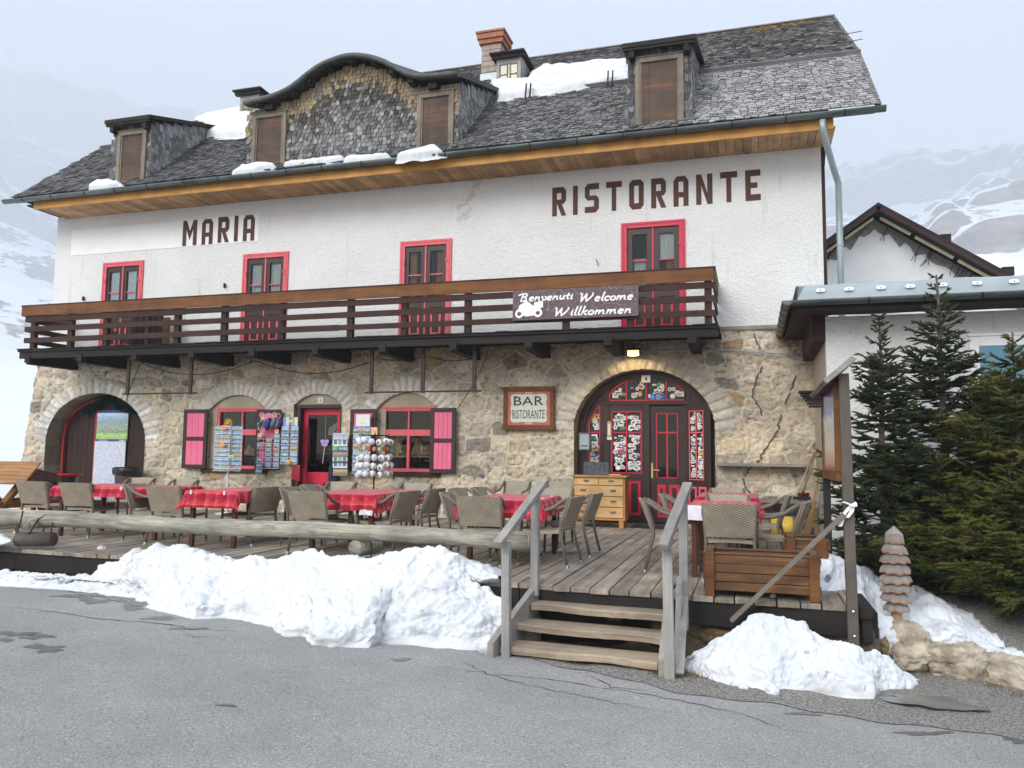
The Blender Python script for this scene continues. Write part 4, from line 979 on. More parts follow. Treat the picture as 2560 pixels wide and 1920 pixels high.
# little plank dormers on the upper slope, with casement windows
def small_dormer(pbx, pby, w0, w1, h, part):
    p = ONP(pbx, pby, (0, BK[0], BK[1]), un); x0 = p[0]-w0; x1 = p[0]+w1; yf_ = p[1]; zb = p[2]-.1; zt = p[2]+h; yb = BK[0]+(zt-BK[1])/(RG[1]-BK[1])*(RG[0]-BK[0])
    mb = MB(); n = 9
    mb.box(x0, x1, yf_, yf_+.04, zt-.17, zt); mb.box(x0, x0+.07, yf_-.01, yf_+.04, zb, zt); mb.box(x1-.07, x1, yf_-.01, yf_+.04, zb, zt)
    for xx in (x0, x1-.03):
        k = max(3, int((yb-yf_)/.16))
        for i in range(k):
            a = yf_+(yb-yf_)*i/k; b_ = yf_+(yb-yf_)*(i+1)/k-.01; mb.box(xx, xx+.03+(.006 if i % 2 else 0), a, b_, zb, zt-(zt-zb)*.0-.02)
    d = mb.build('dormer', M['grey_wood'], HOTEL)
    mb = MB(); mb.add([(x0-.13, yf_-.2, zt+.02), (x1+.13, yf_-.2, zt+.02), (x1+.13, yb+.2, zt-.02), (x0-.13, yb+.2, zt-.02), (x0-.13, yf_-.2, zt+.06), (x1+.13, yf_-.2, zt+.06), (x1+.13, yb+.2, zt+.03), (x0-.13, yb+.2, zt+.03)], [(3, 2, 1, 0), (4, 5, 6, 7), (0, 1, 5, 4), (1, 2, 6, 5), (2, 3, 7, 6), (3, 0, 4, 7)])
    mb.box(x0-.1, x1+.1, yf_-.12, yf_-.0, zt-.06, zt+.02); mb.build('dormer_cap', M['black_wood'], d)
    mb = MB(); xa, xb = x0+.07, x1-.07; za, zc_ = p[2]-.02, zt-.17; cm = (xa+xb)/2
    for a, b_ in ((xa, cm-.02), (cm+.02, xb)):
        for q in ((a, a+.03, za, zc_), (b_-.03, b_, za, zc_), (a+.03, b_-.03, zc_-.03, zc_), (a+.03, b_-.03, za, za+.03), (a+.03, b_-.03, (za+zc_)/2-.012, (za+zc_)/2+.012)): mb.box(q[0], q[1], yf_-.005, yf_+.03, q[2], q[3])
    f = mb.build('window_frame', M['old_frame'], d)
    mb = MB(); mb.box(xa+.03, xb-.03, yf_+.012, yf_+.018, za+.02, zc_-.02); mb.build('window_pane', mat('yellowed_pane', (.30, .27, .16), (.22, .20, .12), 3, rough=.12, spec=.6), d)
small_dormer(1160+385*.2893, 60+520*.2893, .31, .31, .70, 0)
small_dormer(620, 292, .27, .36, .66, 1)
# chimney
mb = MB(); pc = F(1236, 130, 3.6); cx = pc[0]; zt = F(1240, 92, 3.6)[2]; r_ = .26
for i in range(9):
    z = 10.4+(zt-.32-10.4)*i/9; mb.box(cx-r_+rng.uniform(-.006, .006), cx+r_+rng.uniform(-.006, .006), 3.6-r_, 3.6+r_, z, z+(zt-.32-10.4)/9-.008)
ch = mb.build('chimney', M['brick'], HOTEL, bevel=.01)
mb = MB(); mb.box(cx-r_-.06, cx+r_+.06, 3.6-r_-.06, 3.6+r_+.06, zt-.32, zt-.20); mb.box(cx-r_-.10, cx+r_+.10, 3.6-r_-.1, 3.6+r_+.1, zt-.20, zt-.06); mb.box(cx-r_-.13, cx+r_+.13, 3.6-r_-.13, 3.6+r_+.13, zt-.06, zt); mb.build('chimney_cap', M['redbrick'], ch, bevel=.01)
mb = MB(); mb.box(cx-r_-.02, cx+r_+.02, 3.6-r_-.03, 3.6+r_+.02, 10.3, 10.95); mb.build('chimney_flashing', M['steel2'], ch)
mb = MB(); 
for t, L in ((.35, .26), (.16, .15)): mb = MB(); mb.tube([(XR-.1, BK[0]+(RG[0]-BK[0])*t, BK[1]+(RG[1]-BK[1])*t+.12), (XR+L, BK[0]+(RG[0]-BK[0])*t, BK[1]+(RG[1]-BK[1])*t+.14)], .008, 6); mb.build('verge_rod', M['iron'], HOTEL)

# ---- snow lying on the roof: each patch a sheet with rounded rim, sitting on its slope
def in_poly(P, poly):
    x, y = P[:, 0], P[:, 1]; r = np.zeros(len(P), bool); n = len(poly)
    for i in range(n):
        (x0, y0), (x1, y1) = poly[i], poly[(i+1) % n]
        c = ((y0 > y) != (y1 > y)) & (x < (x1-x0)*(y-y0)/(y1-y0+1e-12)+x0); r ^= c
    return r
def edge_d(P, poly):
    d = np.full(len(P), 9.0); n = len(poly)
    for i in range(n):
        a = np.array(poly[i]); b = np.array(poly[(i+1) % n]); ab = b-a; t = np.clip(((P-a)@ab)/(ab@ab+1e-12), 0, 1); d = np.minimum(d, np.linalg.norm(P-a-t[:, None]*ab, axis=1))
    return d
def snow_patch(pix, P0, nrm, vdir, th, label, step=.05, rim=.26, sd=1, holes=0):
    nrm = np.array(nrm, float); vdir = np.array(vdir, float); u = np.array((1.0, 0, 0)); P0 = np.array(P0, float)
    poly = []
    for p in pix:
        q = ONP(p[0], p[1], P0, nrm)-P0; poly.append((q@u, q@vdir))
    pa = np.array(poly); lo = pa.min(0)-.05; hi = pa.max(0)+.05
    nu_, nv_ = int((hi[0]-lo[0])/step)+2, int((hi[1]-lo[1])/step)+2
    a, b = np.meshgrid(np.linspace(lo[0], hi[0], nu_), np.linspace(lo[1], hi[1], nv_)); Q = np.stack([a.ravel(), b.ravel()], -1)
    ins = in_poly(Q, poly); ed = edge_d(Q, poly)*np.where(ins, 1, -1)+.05*fbm(np.stack([Q[:, 0]*4, Q[:, 1]*4, Q[:, 0]*0], -1), 3, sd)
    if holes:
        hn = vnoise(np.stack([Q[:, 0]*2.2, Q[:, 1]*4.5, Q[:, 0]*0], -1), sd+50); ed = np.where(hn > holes, np.minimum(ed, (holes-hn)*.3), ed)
    t = np.clip(ed/rim, 0, 1); hgt = th*np.sqrt(t*(2-t))*(1+.35*fbm(np.stack([Q[:, 0]*2.3, Q[:, 1]*2.3, Q[:, 0]*0+3], -1), 3, sd+9))+.03*np.clip(ed/.03, -2, 1)
    W = P0+Q[:, :1]*u+Q[:, 1:]*vdir+hgt[:, None]*nrm
    mb = MB(); ok = (ed > -step*2.5).reshape(nv_, nu_); mb.v = W.tolist()
    mb.f = [(i*nu_+j, i*nu_+j+1, (i+1)*nu_+j+1, (i+1)*nu_+j) for i in range(nv_-1) for j in range(nu_-1) if ok[i:i+2, j:j+2].any()]; mb.m = [0]*len(mb.f)
    for k in range(len(mb.f)): mb.c[k] = (1, 1, 1)
    o = mb.build('roof_snow_patch', M['snow'], None, smooth=True); return tag(o, label, 'snow patch')
zz3 = lambda *p: [(1160+u*.2893, 60+v*.2893) for u, v in p]; zz1 = lambda *p: [(u*.2893, 200+v*.2893) for u, v in p]; zz2 = lambda *p: [(560+u*.2893, 100+v*.2893) for u, v in p]
unn = un/np.linalg.norm(un); lnn = ln_/np.linalg.norm(ln_)
snow_patch(zz3((285, 660), (450, 630), (700, 600), (1000, 560), (1250, 508), (1425, 478), (1425, 335), (1340, 328), (1120, 352), (950, 388), (900, 383), (690, 368), (560, 470), (540, 512), (420, 508), (390, 490), (235, 500)), (0, BK[0], BK[1]+.03), unn, uvv, .12, 'large white snow patch on the roof between the wide curved dormer and the tall dormer', sd=3, holes=.55)
snow_patch(zz1((1770, 485), (1950, 478), (2160, 472), (2200, 330), (2160, 250), (2040, 252), (1850, 300), (1690, 345), (1800, 400)), (0, BK[0], BK[1]+.03), unn, uvv, .10, 'snow patch on the roof behind the small dormer at its hipped end', sd=4)
P0l = (0, EV[0], EV[1])
snow_patch(zz1((785, 942), (1060, 925), (1050, 900), (960, 885), (850, 890)), P0l, lnn, lv, .08, 'small snow patch at the eave under the dormer nearest the hipped end', step=.03, rim=.1, sd=5)
snow_patch(zz2((75, 1162), (200, 1160), (440, 1108), (440, 1092), (330, 1092), (180, 1110)), P0l, lnn, lv, .09, 'snow strip on the eave under the boarded window left of the curved gable', step=.03, rim=.1, sd=6)
snow_patch(zz2((520, 1092), (760, 1080), (1030, 1052), (1035, 1030), (900, 1035), (760, 1050), (600, 1062)), P0l, lnn, lv, .07, 'long thin snow strip at the eave below the middle of the curved gable', step=.03, rim=.09, sd=7)
snow_patch(zz2((1025, 1058), (1200, 1050), (1430, 1025), (1420, 1015), (1250, 1012), (1100, 1015)), P0l, lnn, lv, .07, 'pointed snow strip at the eave, second from the right under the curved gable', step=.03, rim=.09, sd=8)
snow_patch(zz2((1495, 1030), (1650, 1022), (1905, 985), (1890, 965), (1830, 940), (1740, 960), (1600, 995)), P0l, lnn, lv, .09, 'snow strip at the eave under the right boarded window of the curved gable', step=.03, rim=.1, sd=9)
# ================================================================= balcony
YB = -1.30; BX0, BX1 = -15.60, -.58
mb = MB(); x = BX0-.12
while x < BX1+.05:
    L = rng.uniform(1.6, 2.6); x2 = min(x+L, BX1+.08); mb.box(x, x2-.006, YB-.07, -.0, 3.445, 3.49); x = x2
mb.box(BX0-.1, BX1+.06, YB-.03, YB+.04, 3.30, 3.445)
x = BX0-.1
while x < BX1+.05:     # ragged edge of the roofing felt on the boards
    L = rng.uniform(.1, .35); mb.box(x, min(x+L, BX1+.05), YB-.085-rng.uniform(0, .03), YB+.05, 3.492, 3.500+rng.uniform(.0, .018)); x += L
BAL = mb.build('balcony', M['black_wood'], HOTEL)
for jx in (-15.45, -14.0, -12.55, -11.1, -9.65, -8.2, -6.75, -5.3, -3.85, -2.4, -.95): 
    mb = MB(); mb.box(jx-.09, jx+.09, YB+.02, .02, 3.17, 3.42); mb.box(jx-.07, jx+.07, YB-.05, YB+.02, 3.20, 3.36); mb.build('balcony_joist', M['black_wood'], BAL)
mb = MB(); mb.box(BX0-.10, BX1+.03, YB-.075, YB+.085, 4.475, 4.50)
mb.box(BX1-.02, BX1+.03, YB+.085, -.0, 4.475, 4.50); mb.build('handrail', M['beam'], BAL, bevel=.004)
mb = MB(); x = BX0-.08
for L in (5.2, 4.9, 5.0): mb.box(x, min(x+L-.003, BX1+.02), YB-.065, YB-.03, 4.255, 4.475); x += L
mb.box(BX0-.08, BX0-.05, YB-.03, 0, 4.255, 4.475); mb.box(BX1-.01, BX1+.02, YB-.03, 0, 4.255, 4.475); mb.build('top_board', M['rail_brown'], BAL)
mb = MB()
for z0, z1 in ((4.125, 4.245), (3.895, 4.015), (3.655, 3.765)):
    x = BX0
    for L in (4.3, 3.6, 4.1, 3.3): mb.box(x, min(x+L-.003, BX1+.01), YB-.03, YB+.0, z0+rng.uniform(-.008, .008), z1+rng.uniform(-.008, .008)); x += L
    mb.box(BX0-.0, BX0+.03, YB+.0, 0, z0, z1); mb.box(BX1-.02, BX1+.01, YB+.0, 0, z0, z1)
mb.build('railing_board', M['beam'], BAL)
for px in (88, 180, 268, 372, 445, 562, 708, 877, 1012, 1170, 1415, 1576, 1771):
    xp = FX(px, 800, YB+.05); mb = MB(); wd = .06 if px not in (372, 708) else .035
    mb.box(xp-wd, xp+wd, YB+.003, YB+.105, 3.38, 4.475); mb.build('railing_post', M['beamz'], BAL)
mb = MB(); mb.bar((BX0+1.2, -.05, 4.05), (BX0+2.3, -.05, 3.52), .08, .08); mb.build('brace', M['beam'], BAL)

# things stored on the balcony behind the rail
t = thing('board_stack', 'dark upright planks standing on the balcony between the two left balcony doors', 'planks', (-13.0, -.5, 3.5))
mb = MB()
for i in range(5): mb.box(-13.42+i*.17, -13.27+i*.17, -.52, -.47, 3.5, 4.50+.06*(i % 2)+.02*i)
mb.build('planks', M['black_wood'], t)
mb = MB(); mb.box(-12.6, -12.42, -.5, -.45, 3.5, 4.25); mb.build('plank', M['rail_brown'], t)

# ---- banner
bx0, bx1 = FX(1240+235*.1808, 740, YB-.09), FX(1240+1970*.1808, 730, YB-.09)
bz0, bz1 = FZ(1240+235*.1808, 640+895*.1808, YB-.09), FZ(1240+235*.1808, 640+487*.1808, YB-.09)
BAN = thing('welcome_banner', 'brown welcome banner with white script and a white motorcycle on the balcony rail', 'banner', ((bx0+bx1)/2, YB-.09, bz0))
mb = MB(); mb.box(bx0, bx1, YB-.095, YB-.085, bz0, bz1); mb.build('sheet', M['crackle'], BAN)
bw, bh = bx1-bx0, bz1-bz0
def text_into(mb, txt, x, z, h, y, mat_=0, shear=0, wide=1.0, bold=0, spacing=1.0, maxw=None, depth=.003, col=None, align='l', slope=0):
    cu = bpy.data.curves.new('tmp_text', 'FONT'); cu.body = txt; cu.size = 1; cu.shear = shear; cu.offset = bold; cu.space_character = spacing; cu.resolution_u = 3
    ob = bpy.data.objects.new('tmp_text', cu); COL.objects.link(ob); dg = bpy.context.evaluated_depsgraph_get(); me = bpy.data.meshes.new_from_object(ob.evaluated_get(dg))
    bpy.data.objects.remove(ob); bpy.data.curves.remove(cu)
    v = np.array([q.co for q in me.vertices]); fs = [tuple(p.vertices) for p in me.polygons]
    bpy.data.meshes.remove(me)
    capz = .72; sc = h/capz; v[:, 0] -= v[:, 0].min(); wd = v[:, 0].max()*sc*wide; kx = sc*wide*(maxw/wd if maxw else 1)
    ox = x-(wd if not maxw else maxw)/2 if align == 'c' else x
    mb.add([(ox+a[0]*kx, y-depth, z+a[1]*sc+a[0]*kx*slope) for a in v], fs, mat_, col)
bxf = lambda u: bx0+bw*(u-235)/1735; bzf = lambda d: bz0+bh*(1-d)
# brush script: strokes with round ends (polylines in em units, x to the right, y up; lower-case height .5)
def arc_(cx, cy, rx, ry, a0, a1, n=9): return [(cx+rx*math.cos(math.radians(a0+(a1-a0)*i/n)), cy+ry*math.sin(math.radians(a0+(a1-a0)*i/n))) for i in range(n+1)]
GL = {
 'B': (.72, [[(-.16, .80), (0, .92), (.25, .98)]+arc_(.28, .76, .20, .22, 85, -80), [(.16, .86), (.10, .0)], arc_(.26, .26, .24, .27, 95, -120)]),
 'W': (1.12, [[(0, .96), (.10, .90), (.13, .5), (.17, .03)], [(.17, .03), (.30, .45), (.44, .88)], [(.44, .88), (.46, .40), (.54, .02)], [(.54, .02), (.74, .35), (.88, .70), (.90, .90), (.84, .98)]]),
 'e': (.44, [[(.05, .27), (.33, .30)]+arc_(.20, .32, .14, .17, -10, 150)+arc_(.21, .22, .17, .22, 160, 310)]),
 'n': (.50, [[(.08, .48), (.05, 0)], [(.06, .25), (.20, .44), (.32, .46), (.34, .30), (.34, .06), (.42, .02)]]),
 'v': (.46, [[(.02, .46), (.10, .44), (.13, .20), (.18, .02)]+arc_(.22, .26, .17, .24, -60, 80)]),
 'u': (.50, [[(.06, .48), (.06, .16), (.14, .02), (.24, .06), (.33, .28)], [(.35, .48), (.34, .10), (.44, .02)]]),
 't': (.34, [[(.15, .74), (.11, .14), (.18, .01), (.28, .08)], [(.0, .47), (.28, .50)]]),
 'i': (.24, [[(.10, .46), (.07, .10), (.14, .01), (.20, .05)], [(.115, .66), (.12, .69)]]),
 'l': (.24, [[(.13, .98), (.07, .14), (.12, .01), (.20, .05)]]),
 'c': (.40, [arc_(.21, .24, .17, .24, 50, 310)]),
 'o': (.46, [arc_(.21, .24, .17, .235, 80, 445, 14)]),
 'm': (.76, [[(.08, .48), (.05, 0)], [(.06, .25), (.18, .44), (.29, .45), (.30, .28), (.28, 0)], [(.30, .25), (.43, .44), (.55, .46), (.57, .30), (.57, .06), (.66, .02)]]),
 'k': (.46, [[(.15, .98), (.05, 0)], [(.36, .50), (.10, .26), (.22, .20), (.34, .02), (.42, .03)]]),
}
def script(mb, txt, x, z, h, y, slope, maxw):
    tot = sum(GL[c][0] for c in txt); k = maxw/tot; 
    cxx = 0
    for c in txt:
        wd, st = GL[c]
        for s_ in st:
            pts = []
            for (a, b) in s_:
                b_ = b*h; a_ = (cxx+a)*k+b*h*.30; pts.append((x+a_, y-.003, z+b_+a_*slope))
            n = len(pts)
            if n == 1: continue
            r_ = [.098*h*(1.08 if i in (0,) else 1.0)*(.72 if (i == n-1) else 1) for i in range(n)]
            vs = []
            for i, p in enumerate(pts):
                a = np.array(pts[max(i-1, 0)]); b_ = np.array(pts[min(i+1, n-1)]); d = b_-a; d /= np.linalg.norm(d)+1e-9; nx = np.array((-d[2], 0, d[0])); 
                vs += [np.array(p)+nx*r_[i], np.array(p)-nx*r_[i]]
            dz = rng.uniform(0, .0012); vs = [v_-np.array((0, dz, 0)) for v_ in vs]
            mb.add(vs, [(2*i, 2*i+1, 2*i+3, 2*i+2) for i in range(n-1)])
            for p in (pts[0], pts[-1]):
                rr0 = r_[0] if p is pts[0] else r_[-1]
                mb.add([(p[0]+rr0*math.cos(q), p[1]-dz-.0006, p[2]+rr0*math.sin(q)) for q in np.linspace(0, 6.283, 9)[:-1]], [tuple(range(8))])
        cxx += wd
mb = MB(); yb_ = YB-.0955
script(mb, 'Benvenuti', bxf(330), bzf(.36), bh*.255, yb_, .0, bxf(1085)-bxf(330)); script(mb, 'Welcome', bxf(1165), bzf(.46), bh*.275, yb_, .0, bxf(1900)-bxf(1165)); script(mb, 'Willkommen', bxf(815), bzf(.90), bh*.275, yb_, .0, bxf(1880)-bxf(815))
mb.build('script_lettering', M['banner_white'], BAN)
mb = MB(); mz = lambda v: bzf((v-487)/408+.0)  # motorcycle outline, with wheels and pannier
mo_ = [(270+35, 770), (320, 745), (325, 715), (350, 690), (395, 672), (402, 640), (425, 632), (450, 655), (490, 685), (530, 720), (548, 670), (590, 668), (598, 658), (665, 656), (668, 742), (640, 748), (618, 768), (640, 790), (560, 800), (535, 850), (430, 862), (385, 845), (375, 800), (345, 775)]
mb.add([(bxf(u), yb_-.0035, mz(v-15)) for u, v in mo_][::-1], [tuple(range(len(mo_)))])
def ring(cx, cy, r0, r1, n=20):
    a = np.linspace(0, 2*math.pi, n+1)[:-1]; k = bw/1735
    vs = [(bxf(cx)+r1*k*math.cos(t), yb_-.005, mz(cy)+r1*k*math.sin(t)) for t in a]+[(bxf(cx)+r0*k*math.cos(t), yb_-.005, mz(cy)+r0*k*math.sin(t)) for t in a]
    mb.add(vs, [(i, (i+1) % n, n+(i+1) % n, n+i) for i in range(n)])
ring(330, 805, 30, 60); ring(595, 800, 30, 62); mb.build('motorcycle_emblem', M['banner_white'], BAN)

# ---- ground-floor windows, shutters, doors
def shutter(x0, x1, z0, z1, y, boards, part_label=None):
    mb = MB(); f = .085; zm = (z0+z1)/2
    mb.box(x0, x0+f, y-.03, y+.01, z0, z1); mb.box(x1-f, x1, y-.03, y+.01, z0, z1)
    for a, b in ((z0, z0+f), (zm-f/2, zm+f/2), (z1-f, z1)): mb.box(x0+f, x1-f, y-.03, y+.01, a, b)
    s = mb.build('shutter', M['dk_paint'], HOTEL, bevel=.005)
    mb = MB(); wd = (x1-x0-2*f)/boards
    for i in range(boards):
        for a, b in ((z0+f, zm-f/2), (zm+f/2, z1-f)): mb.box(x0+f+i*wd+.003, x0+f+(i+1)*wd-.003, y-.018, y, a, b)
    mb.build('shutter_panel', M['shut_pink'], s)
    mb = MB()
    for hz in (z0+.25, z1-.25): mb.box(x1-.02 if x1 < -11 or (x1 > -8 and x1 < -7) else x0-.1, x1+.1 if x1 < -11 or (x1 > -8 and x1 < -7) else x0+.02, y-.012, y+.0, hz-.015, hz+.015)
    mb.build('hinge', M['iron'], s)
shutter(-12.20, -11.57, .90, 2.21, -.10, 3); shutter(-10.29, -9.69, .89, 2.19, -.13, 3)
shutter(-8.04, -7.45, .89, 2.19, -.10, 3); shutter(-6.22, -5.67, .89, 2.20, -.13, 4)
def shop_window(x0, x1, zt, label):
    y = .10; zb = .90
    mb = MB(); f = .07
    mb.box(x0, x0+f, y-.06, y+.06, zb, zt); mb.box(x1-f, x1, y-.06, y+.06, zb, zt); mb.box(x0+f, x1-f, y-.06, y+.06, zt-f, zt); mb.box(x0+f, x1-f, y-.06, y+.06, zb, zb+f)
    zm0, zm1 = zb+.74, zb+.87; mb.box(x0+f, x1-f, y-.05, y+.05, zm0, zm1); mb.box(x0-.0, x1+.0, y-.075, y-.06, zt-.025, zt+.02)
    cx = (x0+x1)/2; mb.box(cx-.03, cx+.03, y-.045, y+.04, zb+f, zm0); mb.box(cx-.02, cx+.02, y-.045, y+.04, zm1, zt-f)
    wn = mb.build('shop_window', M['pink'], HOTEL, bevel=.006)
    mb = MB(); mb.box(x0+f, x1-f, y+.0, y+.006, zb+f, zt-f); mb.build('pane', M['glass'], wn)
    mb = MB(); mb.box(x0-.30, x1+.12, -.07, .12, zb-.09, zb-.005); mb.build('sill', M['beam'], wn, bevel=.006)
    mb = MB(); mb.box(x0, x1, .2, .48, zb+.30, zb+.33); mb.build('display_shelf', M['fir'], wn)
    # rendered tympanum above
    return wn
shop_window(-11.44, -10.16, 2.23, ''); shop_window(-7.43, -6.15, 2.22, '')
for o in (OPEN[1], OPEN[2], OPEN[3]):
    mb = MB(); xs = np.linspace(o['x0']-.02, o['x1']+.02, 24); zl = 2.205 if o is not OPEN[2] else 2.29
    mb.xz([(x, max(zl+.001, float(top_of(o, x))+.01)) for x in xs][::-1]+[(o['x0']-.02, zl), (o['x1']+.02, zl)], .03, .2); mb.build('tympanum', M['tympanum'], HOTEL)
for o in (OPEN[1], OPEN[3]):
    mb = MB(); mb.box(o['x0'], o['x0']+.17, .03, .2, .9, 2.21); mb.build('window_surround', M['tympanum'], HOTEL)
# red shop door
x0, x1 = -9.40, -8.30; mb = MB(); mb.box(x0, x0+.10, -.0, .2, 0, 2.29); mb.box(x1-.05, x1, -.0, .2, 0, 2.29); mb.box(x0, x1, -.02, .2, 2.22, 2.30)
fr = mb.build('door_frame', M['dk_paint'], HOTEL, bevel=.005)
dx0, dx1 = -9.30, -8.36; mb = MB(); y0, y1 = .12, .17
mb.box(dx0, dx0+.12, y0, y1, .02, 2.22); mb.box(dx1-.12, dx1, y0, y1, .02, 2.22); mb.box(dx0+.12, dx1-.12, y0, y1, 2.08, 2.22); mb.box(dx0+.12, dx1-.12, y0, y1, .02, .14); mb.box(dx0+.12, dx1-.12, y0, y1, .62, .86)
cx = (dx0+dx1)/2; mb.box(cx-.06, cx+.06, y0, y1, .14, .62)
dl = mb.build('shop_door', M['red'], HOTEL, bevel=.006)
mb = MB(); mb.box(dx0+.14, cx-.08, y0+.02, y0+.03, .17, .59); mb.box(cx+.08, dx1-.14, y0+.02, y0+.03, .17, .59); mb.box(dx0+.12, dx1-.12, y0+.03, y1-.0, .14, .62); mb.build('lower_panel', M['dk_paint'], dl)
mb = MB(); mb.box(dx0+.12, dx1-.12, y0+.02, y0+.026, .86, 2.08); mb.build('pane', M['glass'], dl)
mb = MB(); mb.box(dx0+.03, dx0+.06, y0-.012, y0, .95, 1.22); mb.bar((dx0+.045, y0-.05, 1.10), (dx0+.15, y0-.05, 1.10), .015, .02); mb.bar((dx0+.045, y0-.05, 1.10), (dx0+.045, y0, 1.10), .015, .015); mb.build('handle', M['iron'], dl)
mb = MB(); mb.box(x0, x1, -.2, .25, .002, .03); mb.build('door_step', M['beam'], HOTEL)
# arched store door at the far end
o = OPEN[0]; y = .40
mb = MB(); xs = np.linspace(o['x0'], o['x1'], 40); mb.xz([(x, float(top_of(o, x))) for x in xs][::-1]+[(o['x0'], 0), (o['x1'], 0)], y+.04, y+.06); sd = mb.build('store_door', M['void'], HOTEL)
mb = MB(); x = -15.98
while x < -13.42:
    wd = .15; xa, xb = x+.003, x+wd-.003; mb.add([(xa, y, 0), (xb, y, 0), (xb, y, float(top_of(o, xb))-.12), (xa, y, float(top_of(o, xa))-.12), (xa, y+.03, 0), (xb, y+.03, 0), (xb, y+.03, float(top_of(o, xb))-.12), (xa, y+.03, float(top_of(o, xa))-.12)], [(0, 1, 2, 3), (1, 5, 6, 2), (4, 0, 3, 7), (3, 2, 6, 7)]); x += wd
mb.build('door_leaf', M['beamz'], sd)
mb = MB(); pts = [(o['x0']+.14, y-.03, 0), (o['x0']+.14, y-.03, 1.60)]+[(x, y-.03, float(top_of(o, x))-.10) for x in np.linspace(o['x0']+.2, o['x1']-.12, 24)]+[(o['x1']-.1, y-.03, 1.4)]
for a, b in zip(pts[:-1], pts[1:]): mb.bar(a, b, .06, .07, 0, (0, 1, 0))
mb.box(-15.15, -15.09, y-.035, y, 0, 2.40); mb.build('red_trim', M['sign_red'] if 0 else mat('old_red_paint', (.36, .035, .03), (.28, .028, .024), 7), sd)
pm = thing('map_poster', 'tall board with a green piste panorama above a pale road map on the store door', 'map board', (-14.6, .33, 0))
p0, p1, pzt, pzm = FX(100+885*.16275, 1035, .35), FX(100+1360*.16275, 1035, .35), FZ(300, 960+425*.16275, .35), FZ(300, 960+880*.16275, .35)
mb = MB(); mb.add([(p0, .345, pzm), (p1, .345, pzm), (p1, .345, pzt), (p0, .345, pzt)], [(0, 1, 2, 3)], 0, None, [(0, 0), (1, 0), (1, 1), (0, 1)]); mb.box(p0, p1, .346, .36, pzm, pzt); mb.build('piste_map', M['map0'], pm)
mb = MB(); mb.add([(p0-.03, .345, .1), (p1-.03, .345, .1), (p1-.03, .345, pzm-.001), (p0-.03, .345, pzm-.001)], [(0, 1, 2, 3)], 0, None, [(0, 0), (1, 0), (1, 2.2), (0, 2.2)]); mb.box(p0-.03, p1-.03, .346, .36, .1, pzm-.002); mb.build('road_map', M['map1'], pm)
mb = MB(); mb.box(p0, p1, .340, .3445, pzm, pzm+.05, 0, (.02, .07, .24)); mb.box(p0+.08, p0+.35, .338, .3395, pzm+.018, pzm+.03, 0, (.6, .65, .75)); mb.box(p1-.22, p1-.05, .338, .3395, pzm+.014, pzm+.034, 0, (.7, .75, .8)); mb.build('title_strip', M['flat'], pm); mb = MB(); mb.box(p0, p1, .340, .3445, pzt-.03, pzt+.03, 0, (.02, .06, .20)); mb.build('title_strip', M['flat'], pm)
def leafy(mb, p, L, n, spread, cols, r=.004, ln=(.05, .09)):
    for i in range(n):
        t = rng.random(); c = np.array(p)+np.array(L)*t
        d = np.array([rng.gauss(0, 1), rng.gauss(0, 1), rng.gauss(0, 1)]); d /= np.linalg.norm(d); l = rng.uniform(*ln)*spread; s = np.cross(d, (0.3, .5, .8)); s /= np.linalg.norm(s)+1e-9
        mb.add([c-s*r, c+s*r, c+d*l], [(0, 1, 2)], 0, tuple(np.array(cols[rng.randrange(len(cols))])*rng.uniform(.7, 1.3)))
mb = MB(); GC = [(.02, .06, .045), (.03, .085, .06), (.015, .045, .04)]
gp = [F(100+u*.16275, 960+v*.16275, .28) for u, v in ((660, 410), (800, 380), (900, 290), (1020, 220), (1130, 260), (1210, 340), (1330, 370), (1450, 400), (1520, 430))]
for a, b in zip(gp[:-1], gp[1:]): leafy(mb, a, b-a, 900, 1.9, GC, .009)
tag(mb.build('fir_garland', M['garland'], None, loc=gp[3]), 'dark green fir garland hanging across the arch of the store door', 'garland')

# ---- main entrance
y = .33; o = OPEN[4]
EN = None
mb = MB(); xs = np.linspace(o['x0'], o['x1'], 60); inner = lambda x: float(top_of(dict(o, x0=0, cx=o['cx'], hw=o['hw']-.13, h=o['h']-.13, zs=o['zs'], big=True), x))
out_ = [(x, float(top_of(o, x))) for x in xs]; inn = [(x, inner(x)) for x in np.linspace(o['x0']+.13, o['x1']-.13, 60)]
# arch ring as quads
vs = [(a[0], y-.05, a[1]) for a in out_]+[(b[0], y-.05, b[1]) for b in inn]+[(b[0], y+.06, b[1]) for b in inn]; n = 60
mb.add(vs, [(i, i+1, n+i+1, n+i) for i in range(n-1)]+[(n+i, n+i+1, 2*n+i+1, 2*n+i) for i in range(n-1)])
mb.box(o['x0'], o['x0']+.13, y-.05, y+.06, 0, o['zs']); mb.box(o['x1']-.13, o['x1'], y-.05, y+.06, 0, o['zs'])
EN = mb.build('entrance_frame', M['dk_paint'], HOTEL, bevel=.004)
def e4(u, v): q = F(1420+u*.1808, 900+v*.1808, y); return q[0], q[2]
mb = MB()
def bx4(u0, v0, u1, v1, dy0=-.03, dy1=.05, m_=0):
    a = e4((u0+u1)/2, v1); b = e4((u0+u1)/2, v0); xa = e4(u0, (v0+v1)/2)[0]; xb = e4(u1, (v0+v1)/2)[0]; mb.box(xa, xb, y+dy0, y+dy1, a[1], b[1], m_)
